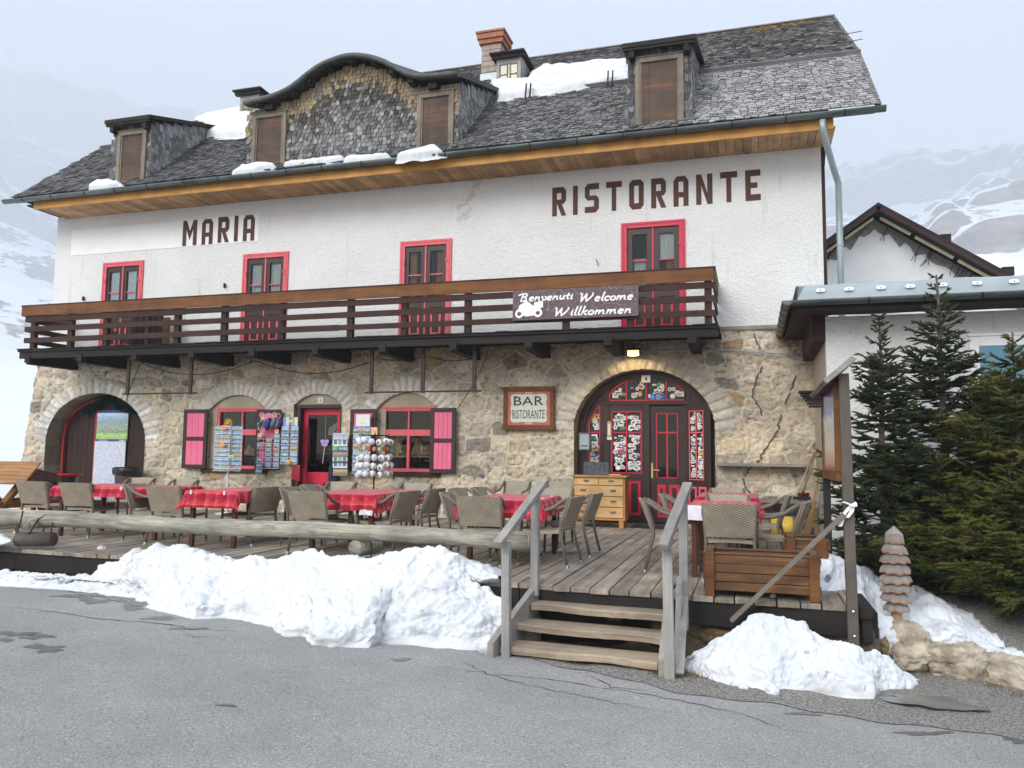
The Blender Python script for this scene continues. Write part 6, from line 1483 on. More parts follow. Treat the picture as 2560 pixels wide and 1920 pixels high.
T6 = table_(-.70, .04, -4.15, -2.75, 'small farther table under a red plaid cloth near the wall shelf')
cloth_(T1, .17, 'leftmost red plaid tablecloth beside the picnic table', 1, clips=((-.5, -.47), (.3, -.47)))
cloth_(T2, .20, 'red plaid tablecloth with a long hanging corner, second table from the left', 2, ux=-.03, uy=-.05, clips=((-.3, -.74), (.2, -.74)))
cloth_(T3, .21, 'red plaid tablecloth on the table in front of the red shop door', 3, white=(.28, .52, -1.08, -1.01), ux=.02, clips=((-.35, -.83),))
cloth_(T4, .22, 'red plaid tablecloth on the table next to the left stair rail', 4, clips=((.39, -.2), (.39, .4)))
cloth_(T5, .16, 'red plaid tablecloth with a turned-back white corner behind the front planter', 5, white=(.62, .30, 0), uy=.03)
cloth_(T6, .17, 'smaller-looking red plaid tablecloth on the farther table near the wall shelf', 6)
# ================================================================= signs and fittings on the front
def z6(u, v, Y=0): return F(720+u*.1989, 980+v*.1989, Y)
def z5(u, v, Y=0): return F(440+u*.1537, 980+v*.1537, Y)
def z7(u, v, Y=0): return F(1200+u*.36166, 650+v*.36166, Y)
y = -.10
sx0, sx1 = z7(160, 1000, y)[0], z7(518, 1000, y)[0]; sz0, sz1 = z7(340, 1175, y)[2], z7(340, 875, y)[2]
BS = thing('bar_sign', 'timber framed red and pale green sign reading bar ristorante on the stone wall', 'sign', ((sx0+sx1)/2, y, sz0))
mb = MB(); fw = .095
mb.box(sx0, sx1, y-.03, y+.03, sz0, sz0+fw); mb.box(sx0, sx1, y-.03, y+.03, sz1-fw, sz1); mb.box(sx0+.01, sx0+fw, y-.025, y+.03, sz0+fw, sz1-fw); mb.box(sx1-fw, sx1-.01, y-.025, y+.03, sz0+fw, sz1-fw); mb.build('sign_frame', M['rail_brown'], BS, bevel=.008)
ix0, ix1, iz0, iz1 = sx0+fw, sx1-fw, sz0+fw, sz1-fw
mb = MB(); mb.box(ix0, ix1, y-.008, y+.02, iz0, iz1); mb.build('sign_panel', M['sign_red'], BS)
mb = MB(); pw, ph_ = ix1-ix0, iz1-iz0; cx, cz = (ix0+ix1)/2, (iz0+iz1)/2; pts = []
for i in range(72):
    t = 2*math.pi*i/72; c, s = math.cos(t), math.sin(t); q = 7.0; r_ = 1/((abs(c)**q+abs(s)**q)**(1/q)); k = 1+.028*math.cos(8*t)-.02*math.cos(4*t); pts.append((cx+c*r_*pw*.425*k, cz+s*r_*ph_*.42*k))
mb.xz(pts, y-.012, y-.004); mb.build('sign_field', M['sign_green'], BS)
mb = MB(); text_into(mb, 'BAR', cx, cz+ph_*.085, ph_*.27, y-.0125, 0, 0, 1, .006, 1.05, pw*.70, align='c'); text_into(mb, 'RISTORANTE', cx, cz-ph_*.30, ph_*.26, y-.0125, 0, 0, 1, .0, 1.0, pw*.76, align='c')
lx = cx-pw*.35
def serif(x0, z0, h, w_): mb.box(x0, x0+w_, y-.0158, y-.0154, z0, z0+.012); mb.box(x0, x0+w_, y-.0158, y-.0154, z0+h-.012, z0+h)
serif(lx-.012, cz+ph_*.085, ph_*.27, .07); serif(cx+pw*.35-.175, cz+ph_*.085, ph_*.27, .06)
for i in range(10): mb.box(cx-pw*.38+pw*.76*(i+.08)/10, cx-pw*.38+pw*.76*(i+.75)/10, y-.0158, y-.0154, cz-ph_*.30-.001, cz-ph_*.30+.008) if i not in (2, 4) else None
mb.build('sign_lettering', M['ink'], BS)
mb = MB()
for zz_ in (cz+ph_*.455, cz-ph_*.455): 
    for dx in (-.05, 0, .05): mb.box(cx+dx-.014, cx+dx+.014, y-.0115, y-.0085, zz_-.012, zz_+.012)
mb.build('sign_ornament', M['sign_green'], BS)
def plate(px, py, w_, h, txt, lab, Y):
    c = F(px, py, Y); t = thing('house_number', lab, 'number plate', (c[0], Y, c[2]-h/2)); mb = MB(); mb.box(c[0]-w_/2, c[0]+w_/2, Y-.006, Y+.006, c[2]-h/2, c[2]+h/2); mb.build('plate', M['white'], t)
    mb = MB(); text_into(mb, txt, c[0], c[2]-h*.27, h*.55, Y-.0065, 0, 0, 1, .02, align='c'); mb.build('numeral', M['ink'], t)
plate(1200+1147*.36166, 650+822*.36166, .17, .14, '4', 'white number plate 4 over the arched entrance', .26)
plate(720+410*.1989, 980+105*.1989, .125, .12, '5', 'white number plate 5 above the red shop door', .02)
plate(256, 931, .12, .09, '293', 'small white number plate with three figures above the store arch', -.06)
# floodlight
c = z7(1060, 650, -.42)
FL = thing('floodlight', 'small black floodlight glowing yellow above the entrance arch', 'floodlight', tuple(c))
mb = MB(); mb.obox(c+np.array((0, .03, .035)), ((1, 0, 0), (0, .9, .35), (0, -.35, .9)), (.125, .05, .075)); mb.box(c[0]-.02, c[0]+.02, c[1], c[1]+.1, c[2]+.08, c[2]+.2); mb.tube([c+np.array((0, .08, .18)), c+np.array((.08, .2, .22)), c+np.array((.10, .35, .30))], .012, 6); mb.build('housing', M['black'], FL, bevel=.006)
mb = MB(); mb.obox(c+np.array((0, -.018, .016)), ((1, 0, 0), (0, .9, .35), (0, -.35, .9)), (.105, .006, .055)); mb.build('lamp_glass', M['lit'], FL)
ld = bpy.data.lights.new('floodlight_beam', 'SPOT'); ld.energy = 14; ld.color = (1, .72, .35); ld.spot_size = rad(120); ld.shadow_soft_size = .08
lo_ = bpy.data.objects.new('lamp', ld); COL.objects.link(lo_); lo_.parent = FL; lo_.location = (0, -.06, -.02); lo_.rotation_euler = (rad(35), 0, 0)
# hanging frames under the balcony
def hanger(xs_px, bar_px, lab):
    Y = -1.0; p0 = F(bar_px[0]*D, bar_px[2]*D, Y); p1 = F(bar_px[1]*D, bar_px[2]*D, Y); zb = (p0[2]+p1[2])/2
    t = thing('awning_frame', lab, 'awning frame', ((p0[0]+p1[0])/2, Y, zb))
    mb = MB(); mb.tube([(p0[0], Y, zb), (p1[0], Y, zb)], .016, 8); mb.build('cross_bar', M['iron'], t)
    for px in xs_px:
        x = FX(px*D, 800*D, Y); mb = MB(); mb.box(x-.035, x+.035, Y-.02, Y+.02, zb-.03, 3.44); mb.build('hanger_bar', M['iron'], t)
hanger((278, 413), (264, 426, 850), 'dark hanging frame of two bars and a rail under the left part of the balcony'); hanger((803, 914, 1025), (788, 1041, 846), 'dark hanging frame of three bars and a rail left of the bar sign')
def cable(pts, r_, lab, m_='iron'):
    q = []
    for a, b, sag in pts:
        a = np.array(a); b = np.array(b)
        for i in range(13): t = i/12; q.append(a+(b-a)*t-np.array((0, 0, sag*4*t*(1-t))))
    mb = MB(); mb.tube(q, r_, 6); return tag(mb.build('cable', M[m_], None, smooth=True, loc=tuple(q[0])), lab, 'cable')
f5 = lambda u, v, Y=-.35: F(u*.36166, 650+v*.36166, Y)
cable([(f5(975, 710), f5(1750, 700), .28), (f5(1785, 700), F(700+635*.36166, 650+700*.36166, -.35), .26)], .010, 'thin dark cable sagging below the balcony over the left shop window')
cable([(f5(968, 715), f5(880, 940), 0.0), (f5(880, 940), f5(872, 1040, .1), 0)], .009, 'thin dark cable slanting down to the arched store door')
f6 = lambda u, v, Y=-.30: F(700+u*.36166, 650+v*.36166, Y)
cable([(f6(660, 680), f6(980, 672), .05), (f6(1040, 670), f6(1400, 655), .10)], .009, 'short dark cable looped under the balcony beside the three-bar frame')
cable([(f6(1435, 655), f6(1350, 840), .0), (f6(1350, 840), f6(1228, 1028, -.12), 0)], .008, 'thin dark cable running down to the right shutter of the shop window')
cable([(z7(1145, 630, -.10), z7(1560, 612, -.10), -.0), (z7(1560, 612, -.10), z7(2212, 657, -.10), .0)], .016, 'pale conduit running right from the floodlight to the annex', 'steel2')
# mailbox, thermometer, tray
c = F(1420+240*.1808, 900+1130*.1808, -.07)
t = thing('mailbox', 'small grey wall mailbox at the left jamb of the entrance arch', 'mailbox', tuple(c)); mb = MB(); mb.box(c[0]-.115, c[0]+.115, -.16, -.03, c[2]-.17, c[2]+.17); mb.build('box', M['steel'], t, bevel=.012)
mb = MB(); mb.box(c[0]-.085, c[0]+.085, -.166, -.16, c[2]-.14, c[2]+.14); mb.build('door', M['membrane'], t); mb = MB(); mb.box(c[0]-.06, c[0]+.06, -.169, -.1662, c[2]-.09, c[2]-.07); mb.build('slot', M['black'], t)
yy = .28
c = F(1420+570*.1808, 900+950*.1808, yy); t = thing('thermometer', 'narrow brass-coloured thermometer on the entrance post', 'thermometer', tuple(c)); mb = MB(); mb.xz([(c[0]-.04, c[2]-.16), (c[0]+.04, c[2]-.16), (c[0]+.04, c[2]+.12), (c[0], c[2]+.16), (c[0]-.04, c[2]+.12)], yy, yy+.02); mb.build('back_plate', mat('ochre_wood', (.52, .40, .17), (.42, .31, .12), 8), t); mb = MB(); mb.box(c[0]-.018, c[0]+.018, yy-.004, yy-.0005, c[2]-.12, c[2]+.09); mb.build('scale', M['white'], t)
c = F(1420+572*.1808, 900+1082*.1808, yy); t = thing('small_notice', 'tiny white notice below the thermometer', 'notice', tuple(c)); mb = MB(); mb.box(c[0]-.045, c[0]+.045, yy, yy+.006, c[2]-.03, c[2]+.03); mb.box(c[0]-.03, c[0]+.03, yy-.001, yy, c[2]-.005, c[2]+.012, 1); mb.build('card', [M['white'], M['sign_green']], t)

# ---- chest of drawers
X0, X1, Y0, Y1 = -3.10, -2.16, -.95, -.50
DR = thing('chest_of_drawers', 'pale pine chest with five drawers standing left of the entrance', 'chest', ((X0+X1)/2, (Y0+Y1)/2, 0))
mb = MB(); mb.box(X0, X1, Y0+.02, Y1, .13, .885); mb.build('carcass', M['firz'], DR, bevel=.005)
mb = MB(); mb.box(X0-.03, X1+.04, Y0-.035, Y1+.02, .886, .922); mb.build('top', M['bench'], DR, bevel=.006)
for lx in (X0+.05, X1-.07):
    for ly in (Y0+.06, Y1-.06): mb = MB(); mb.bar((lx, ly, 0), (lx, ly, .13), .08, .06, 0, (0, 1, 0)); mb.build('leg', M['firz'], DR)
hts = [.145, .19, .19, .19]; z = .885
for i, h in enumerate(hts):
    cells = ((X0+.03, (X0+X1)/2-.006), ((X0+X1)/2+.006, X1-.03)) if i == 0 else ((X0+.03, X1-.03),)
    for a, b in cells:
        mb = MB(); mb.box(a, b, Y0, Y0+.02, z-h+.01, z-.008); d = mb.build('drawer', M['fir'], DR, bevel=.005)
        for hx in ([(a+b)/2] if i == 0 else [a+.16, b-.18]):
            mb = MB(); mb.box(hx-.045, hx+.045, Y0-.018, Y0, z-h/2+.0, z-h/2+.022); mb.box(hx-.05, hx+.05, Y0-.02, Y0-.001, z-h/2+.0221, z-h/2+.03); mb.build('cup_handle', M['steel'], d, bevel=.004)
    z -= h
t = thing('slate_box', 'low dark grey gridded box standing on the pine chest', 'box', (-2.72, -.72, .925)); mb = MB()
for i in range(6):
    for j in range(3): mb.box(-2.93+i*.075, -2.86+i*.075, -.80, -.66, .926+j*.075, .996+j*.075)
mb.box(-2.935, -2.475, -.79, -.67, .925, 1.155); mb.build('blocks', mat('slate', (.10, .115, .12), (.06, .07, .075), 14, rough=.8), t)
mb = MB(); mb.obox((-2.36, -.80, .935), ((.98, .17, 0), (-.17, .98, 0), (0, 0, 1)), (.11, .025, .012)); tag(mb.build('wooden_stick', M['fir'], None, loc=(-2.36, -.80, .923), bevel=.004), 'short pale wooden stick lying on the pine chest', 'stick')
# door mat
mb = MB(); mb.box(-2.1, -.7, -.75, -.15, .006, .022); tag(mb.build('door_mat', M['mat_check'], None, loc=(-1.4, -.4, .005), bevel=.004), 'dark checked door mat before the entrance', 'mat')

# ---- wall shelf and bench at the right of the entrance
q = F(1545*D, 1003*D, -.2); q2 = F(1752*D, 1006*D, -.2)
mb = MB(); mb.box(q[0]+.02, .92, -.30, -.03, q[2]-.03, q[2]+.025); tag(mb.build('wall_shelf', M['grey_woodx'], None, loc=(.2, -.1, q[2]), bevel=.006), 'long weathered grey shelf board on the stone wall right of the entrance', 'shelf')
t = thing('wall_bench', 'low grey bench board along the wall below the shelf', 'bench', (.15, -.4, 0)); mb = MB(); mb.box(-.5, .92, -.62, -.10, .50, .545); mb.build('seat', M['grey_woodx'], t)
for x in (-.4, .3, .85): mb = MB(); mb.box(x-.03, x+.03, -.55, -.15, 0, .50); mb.build('leg', M['black_wood'], t)
mb = MB(); mb.lathe([(.085, 0), (.10, .13), (.106, .13), (.098, .12), (.08, .012)], (FX(1800+608*.3436, 1245, -.4), -.4, .546), 16); tag(mb.build('red_tub', M['redplastic'], None, smooth=True, loc=(FX(1800+608*.3436, 1245, -.4), -.4, .546)), 'small red tub on the bench behind the brooms', 'tub')
# yellow drum on its side
t = thing('yellow_reel', 'yellow drum lying on the deck behind the right chairs', 'drum', (.50, -3.2, 0)); 
c = G(1955, 1352, 0); mb = MB(); mb.lathe([(.17, -.16), (.185, -.15), (.185, -.05), (.18, -.04), (.18, .04), (.185, .05), (.185, .15), (.17, .16)], (c[0], c[1], .187), 24, 0, 'x'); t.location = (c[0], c[1], 0); WL[t] = np.array((c[0], c[1], 0)); mb.build('shell', M['yellow'], t, smooth=True)
mb = MB(); mb.tube([(c[0]-.03, c[1]-.183, .20), (c[0]-.03, c[1]-.21, .21), (c[0]-.03, c[1]-.183, .25)], .01, 6); mb.build('latch', M['black'], t)
# brooms
def broom(pt, pb, Yt, Yb, lab, kind, r_=.014):
    a = F(1800+pt[0]*.3436, 800+pt[1]*.3436, Yt); b = F(1800+pb[0]*.3436, 800+pb[1]*.3436, Yb); d = (b-a)/np.linalg.norm(b-a)
    t = thing('broom', lab, 'broom', tuple(b), 0, 'brooms leaning at the corner'); L = .50 if kind else .05
    mb = MB(); mb.tube([a, b-d*L*.9], r_, 8); mb.build('pole', M['pole'] if kind != 2 else M['grey_wood'], t, smooth=True)
    mb = MB()
    if kind == 1:
        s = np.cross(d, (0, 1, 0)); s /= np.linalg.norm(s)
        for i in range(150):
            p = b-d*L+s*rng.gauss(0, .012)+np.array((0, rng.gauss(0, .012), 0)); e_ = b+s*rng.gauss(0, .075)+np.array((0, rng.gauss(0, .03), 0))+d*rng.uniform(-.08, .03); mb.tube([p, p+(e_-p)*.5+s*rng.gauss(0, .01), e_], .006, 4, cap=False)
        mb.tube([b-d*(L+.03), b-d*(L-.06)], .03, 8); mb.build('straw_head', M['broom'], t)
    else:
        mb.tube([b-d*.10, b], .02, 8); mb.box(b[0]-.14, b[0]+.14, b[1]-.03, b[1]+.03, b[2]-.05, b[2]); mb.build('broom_head', M['navy'], t)
broom((735, 855), (595, 1285), -.45, -1.0, 'yellow-handled broom leaning from the annex corner, the one with a dark blue collar', 0)
broom((690, 960), (500, 1400), -.45, -1.6, 'grey-handled broom slanting farthest left from the annex corner', 2, .016)
broom((725, 1040), (640, 1600), -1.3, -2.0, 'straw besom with a wide bristle head at the annex corner', 1)
broom((745, 1110), (672, 1560), -1.8, -2.3, 'thin pale pole standing beside the straw besom', 2, .013)

# ---- postcards, racks and shop goods
PC = MB(); PC.add([(-.5, 0, 0), (.5, 0, 0), (.5, 0, 1), (-.5, 0, 1)], [(0, 1, 2, 3)], 0, None, [(0, 0), (1, 0), (1, 1), (0, 1)]); PC.box(-.52, .52, .02, .05, -.03, 1.03, 1)
pcm = PC.build('postcard', [M['card'], M['white']], None); pcmesh = pcm.data; bpy.data.objects.remove(pcm)
def card(x, yv, z, w_, h, rz, lab, grp, tilt=rad(-12)):
    o = bpy.data.objects.new('postcard', pcmesh); COL.objects.link(o); o.location = (x, yv, z); o.scale = (w_, .06, h); o.rotation_euler = (tilt, 0, rz); tag(o, lab, 'postcard', grp); return o
# revolving white rack with sunflower
Y = -1.0; cb = z5(835, 1520, Y); cx = cb[0]; zt, zb = z5(830, 565, Y)[2], z5(830, 1275, Y)[2]; wr = (z5(1050, 900, Y)[0]-z5(615, 900, Y)[0])
RK = thing('revolving_postcard_rack', 'white wire revolving postcard rack with a toy sunflower on top', 'postcard rack', (cx, Y, 0))
mb = MB(); mb.tube([(cx, Y, .0), (cx, Y, zt)], .018, 8); mb.lathe([(.22, 0), (.22, .02), (.03, .04)], (cx, Y, 0), 16); mb.build('pole', M['wire'], RK)
mb = MB(); sid = [(-wr/2, -.02, 0), (0, -.10, 0), (wr/2, -.02, rad(22))]; nrow = 10; rh = (zt-zb)/nrow
for s, (dx, dy, a) in enumerate(sid):
    ca, sa = math.cos(a), math.sin(a); w2 = wr*.19
    for i in range(nrow+1):
        z = zb+rh*i; mb.tube([(cx+dx*.66-w2*ca, Y+dy+(w2*sa), z), (cx+dx*.66-w2*ca, Y+dy+w2*sa-.04, z-.01), (cx+dx*.66+w2*ca, Y+dy-w2*sa-.04, z-.01), (cx+dx*.66+w2*ca, Y+dy-w2*sa, z)], .0045, 4)
    for e_ in (-1, 1): mb.tube([(cx+dx*.66+e_*w2*ca, Y+dy-e_*w2*sa, zb-.02), (cx+dx*.66+e_*w2*ca, Y+dy-e_*w2*sa, zt)], .005, 4)
mb.build('wire_pocket', M['wire'], RK)
for s, (dx, dy, a) in enumerate(sid):
    for i in range(nrow):
        card(cx+dx*.66, Y+dy-.03, zb+rh*i+.005, wr*.32, rh*.92 if i < nrow-1 else rh*1.05, a*-1 if 0 else a, 'picture postcard in the white revolving rack with the sunflower', 'postcards in the revolving rack')
def price(c, lab, colr, w_=.06, h=.055, name='price_tag'):
    mb = MB(); n = 9; mb.add([(c[0]+w_*math.cos(t)*(1 if i % 2 else .85), c[1], c[2]+h*math.sin(t)*(1 if i % 2 else .8)) for i, t in enumerate(np.linspace(0, 6.283, n)[:-1])][::-1], [tuple(range(n-1))], 0, colr)
    mb.box(c[0]-w_*.4, c[0]+w_*.4, c[1]-.002, c[1]-.001, c[2]-.006, c[2]+.006, 0, (.15, .12, .08)); tag(mb.build(name, M['flat'], None, loc=tuple(c)), lab, 'price tag', 'price tags on the postcard racks')
price(z5(768, 575, Y-.20), 'orange price tag at the top of the revolving rack, under the sunflower', (.85, .33, .08)); price(z5(750, 845, Y-.20), 'orange price tag halfway up the left side of the revolving rack', (.85, .30, .06)); price(z5(895, 1048, Y-.20), 'lime green price tag on the revolving rack', (.55, .75, .08), .07, .03); price(z5(893, 1248, Y-.20), 'orange price tag at the bottom of the revolving rack', (.85, .28, .05), .05, .03)
c = z5(860, 508, Y-.02); SF = thing('toy_sunflower', 'yellow toy sunflower on top of the revolving postcard rack', 'sunflower', (c[0], Y, zt))
mb = MB(); 
for i in range(22):
    t = 2*math.pi*i/22; r0, r1 = .05, .115+.012*(i % 2); q = .13; mb.add([(c[0]+r0*math.cos(t-q), Y-.03, c[2]+r0*math.sin(t-q)), (c[0]+r1*math.cos(t), Y-.05, c[2]+r1*math.sin(t)), (c[0]+r0*math.cos(t+q), Y-.03, c[2]+r0*math.sin(t+q))], [(0, 1, 2)], 0, (.85, .50+.06*(i % 3), .015))
mb.build('petals', M['flat'], SF); mb = MB(); mb.lathe([(.06, 0), (.055, -.02), (.02, -.03)], (c[0], Y-.03, c[2]), 14, 0, 'y', (.36, .13, .01)); mb.lathe([(.02, 0), (.016, -.012)], (c[0], Y-.06, c[2]), 10, 0, 'y', (.75, .55, .05)); mb.build('flower_centre', M['flat'], SF); mb = MB(); mb.tube([(c[0], Y-.02, c[2]-.05), (c[0], Y, zt)], .01, 6); mb.build('stem', M['garland'] if 0 else mat('green_stem', (.06, .2, .04), None, 5), SF)
# rack on the open shutter, and wide rack beside the red door
def wall_rack(name, lab, xs, zs, Y, w_, h, skip=(), wire='wire', clab='', cgrp=''):
    t = thing(name, lab, 'postcard rack', (sum(xs)/len(xs), Y, min(zs)))
    mb = MB(); 
    for z in zs: mb.tube([(min(xs)-w_*.55, Y, z), (min(xs)-w_*.55, Y-.05, z-.008), (max(xs)+w_*.55, Y-.05, z-.008), (max(xs)+w_*.55, Y, z)], .004, 4)
    for x in xs: 
        for e_ in (-.52, .52): mb.tube([(x+e_*w_, Y, min(zs)-.01), (x+e_*w_, Y, max(zs)+h)], .004, 4)
    mb.build('wire_pocket', M[wire], t)
    for j, z in enumerate(zs):
        for i, x in enumerate(xs):
            if (i, j) in skip: continue
            card(x, Y-.03, z, w_, h, 0, clab, cgrp, rad(-6))
Y = -.22
cols = [z5(1370, 1000, Y)[0], z5(1510, 1000, Y)[0], z5(1640, 1000, Y)[0]]; rows_ = [z5(1500, v, Y)[2] for v in (1235, 1145, 1060, 985, 910, 835, 760)]
wall_rack('shutter_postcard_rack', 'wire postcard rack on the right shutter of the left shop window, below bags', cols, rows_, Y, .125, .105, {(0, 5), (0, 3), (1, 6), (0, 2)}, 'wire', 'picture postcard in the rack hung on the open shutter', 'postcards on the shutter rack')
c = z5(1355, 1330, Y); card(c[0], Y-.04, c[2], .15, .11, 0, 'single landscape postcard hanging lowest, below the shutter rack', 'postcards on the shutter rack')
cols = [z5(1775, 900, Y)[0], z5(1925, 900, Y)[0]]; rows_ = [z5(1850, v, Y)[2] for v in (1165, 1065, 960, 855, 750, 650)]
wall_rack('door_postcard_rack', 'two-column postcard rack on the wall left of the red shop door', cols, rows_, Y, .165, .125, (), 'wire', 'landscape postcard in the two-column rack left of the red door', 'postcards left of the red door')
c0, c1 = z5(1755, 545, Y), z5(1995, 410, Y); t = thing('picture_board', 'pale picture board with a yellow tag on top of the two-column postcard rack', 'picture', ((c0[0]+c1[0])/2, Y, c0[2])); mb = MB(); wq = (c1[0]-c0[0])/5
for i, cc_ in enumerate(((.20, .30, .62), (.62, .62, .66), (.12, .20, .5), (.45, .40, .33), (.70, .68, .6))): mb.box(c0[0]+wq*i, c0[0]+wq*(i+1)-.002, Y-.03, Y, c0[2], c1[2], 0, cc_)
mb.build('print', M['flat'], t); price(z5(1870, 472, Y-.04), 'yellow price tag on the picture board', (.85, .85, .03), .055, .035); price(z5(1832, 1132, Y-.08), 'orange price tag at the bottom of the two-column rack', (.85, .42, .05), .05, .045)
price(z5(1365, 705, Y-.06), 'peach price tag left of the shutter rack', (.88, .48, .25), .06, .06); price(z5(1637, 640, Y-.06), 'peach price tag under the hanging bags', (.88, .50, .27), .06, .055)
# two ring hangers with cloth bags
def bag(c, w_, h, tl, colr, lab, c2=None):
    t = thing('cloth_bag', lab, 'bag', tuple(c)); mb = MB(); n = 18; pts = []
    for i in range(n):
        a = 2*math.pi*i/n; u = w_*math.cos(a); v = h*math.sin(a); pts.append((u*math.cos(tl)-v*math.sin(tl), u*math.sin(tl)+v*math.cos(tl)))
    vs = [(c[0]+a*.35, c[1]-.07, c[2]+b*.35) for a, b in pts]+[(c[0]+a*.8, c[1]-.05, c[2]+b*.8) for a, b in pts]+[(c[0]+a, c[1], c[2]+b) for a, b in pts]+[(c[0]+a*.8, c[1]+.04, c[2]+b*.8) for a, b in pts]
    mb.add(vs, [tuple(range(n))]+[(k*n+i, (k+1)*n+i, (k+1)*n+(i+1) % n, k*n+(i+1) % n) for k in range(3) for i in range(n)], 0, colr)
    for i, f in enumerate(mb.f):
        if c2 and n < i < 2*n+1: mb.c[i] = c2
        elif c2 and i % 5 == 0 and i > 0: mb.c[i] = c2
    mb.build('bag_body', M['flat'], t); mb = MB(); mb.tube([(c[0]+.0+.05*math.cos(a), c[1]-.0, c[2]+h*.9+.05+.05*math.sin(a)) for a in np.linspace(-1.2, 4.3, 12)], .006, 5); mb.build('hanging_ring', M['wire'], t)
Yb_ = -.34
bag(z5(1390, 520, Yb_), .075, .16, rad(-25), (.012, .05, .035), 'dark green bag with cream rim hanging at the left of the shutter', (.70, .66, .55)); bag(z5(1500, 520, Yb_), .07, .145, rad(-18), (.02, .035, .22), 'blue bag hanging in the middle in front of the shutter', (.01, .015, .09)); bag(z5(1595, 500, Yb_), .06, .13, rad(-25), (.10, .19, .07), 'green and blue patterned bag hanging right of the blue one', (.05, .10, .38)); bag(z5(1660, 510, Yb_+.05), .05, .12, rad(-15), (.10, .22, .50), 'light blue bag hanging nearest the red door', (.35, .03, .10))
c = z6(100, 1010, -.2); t = thing('gift_pouches', 'bunch of dark red wrapped pouches hanging beside the red door frame', 'pouches', tuple(c)); 
for i, dx in enumerate((-.06, 0, .055)):
    mb = MB(); mb.lathe([(.012, .16), (.04, .10), (.05, -.05), (.045, -.15), (.02, -.17)], (c[0]+dx, -.2+.01*i, c[2]-.01*i), 8, 0, 'z', (.33, .012, .03)); mb.lathe([(.02, .165), (.028, .145)], (c[0]+dx, -.2+.01*i, c[2]-.01*i), 6, 0, 'z', (.75, .25, .05)); mb.build('pouch', M['flat'], t)
c = z6(575, 1010, -.12); t = thing('hanging_bag', 'dark teal cloth bag hanging on the right of the red door', 'bag', tuple(c)); mb = MB(); mb.tube([c+np.array((-.02, 0, .24)), c+np.array((-.04, -.02, .10)), c+np.array((0, -.03, -.08)), c+np.array((.02, -.03, -.20)), c+np.array((.0, -.02, -.24))], [.04, .07, .11, .12, .07], 10, squash=.5); mb.build('bag_body', M['navy'], t, smooth=True)
# narrow rack right of the red door: wide cards and folders
Y = -.2; xc = z6(672, 750, Y)[0]; t = thing('narrow_postcard_rack', 'narrow black rack of wide cards between the red door and the right shop window', 'postcard rack', (xc, Y, 0)); mb = MB()
for v in (1045, 955, 885, 805, 745, 680, 595): z = z6(660, v, Y)[2]; mb.tube([(xc-.19, Y, z), (xc-.19, Y-.05, z-.01), (xc+.17, Y-.05, z-.01), (xc+.17, Y, z)], .006, 4)
for e_ in (-.19, .17): mb.tube([(xc+e_, Y, z6(660, 1050, Y)[2]), (xc+e_, Y, z6(660, 540, Y)[2])], .006, 4)
mb.build('wire_pocket', M['black'], t)
for v, h, w_, kk in ((1045, .15, .31, 'violet'), (955, .14, .33, 'white'), (885, .13, .34, 'white'), (805, .10, .32, 'green'), (745, .10, .33, 'brown'), (685, .17, .34, 'white'), (598, .13, .33, 'blue')):
    p = z6(665, v, Y)
    if kk == 'white':
        tt = thing('folding_card', 'wide white folding card printed with blue pictures in the narrow black rack', 'card', (p[0], Y-.04, p[2]), 0, 'white folding cards in the narrow rack'); mb = MB(); mb.box(p[0]-w_/2, p[0]+w_/2, Y-.045, Y-.04, p[2], p[2]+h, 0, (.66, .72, .70))
        for i in range(3): mb.box(p[0]-w_*.42+i*w_*.31, p[0]-w_*.42+i*w_*.31+w_*.22, Y-.047, Y-.0455, p[2]+h*.25, p[2]+h*.85, 0, (.10, .17, .33) if i != 1 else (.28, .34, .36))
        mb.build('print', M['flat'], tt)
    else: card(p[0], Y-.04, p[2], w_, h, 0, 'wide panorama postcard in the narrow black rack beside the red door', 'panorama cards in the narrow rack', rad(-4))
price(z6(600, 698, Y-.07), 'bright green price tag on the narrow black rack', (.03, .70, .18), .06, .035)
# postcard panel on the shutter of the right shop window, with a blank white card on top
Y = -.20; cols = [z6(858, 700, Y)[0], z6(928, 700, Y)[0], z6(1000, 700, Y)[0]]; rows_ = [z6(900, v, Y)[2] for v in (1020, 915, 815, 715, 615, 518)]
wall_rack('tall_postcard_panel', 'tall white postcard panel hung on the left shutter of the right shop window', cols, rows_, Y, .075+.05, .135, (), 'wire', 'small upright postcard on the panel behind the sheep keyrings', 'postcards on the tall panel')
p = z6(948, 430, Y); t = thing('blank_card', 'blank white card on top of the tall postcard panel', 'card', (p[0], Y, p[2])); mb = MB(); wq = z6(1035, 400, Y)[0]-z6(862, 400, Y)[0]; mb.box(p[0]-wq/2, p[0]+wq/2, Y-.03, Y, p[2], p[2]+.24); mb.box(p[0]-.04, p[0]+.04, Y-.0325, Y-.0305, p[2]+.05, p[2]+.075, 1); mb.build('card_sheet', [M['white'], mat('yellow_mark', (.75, .75, .12), None, 4)], t)
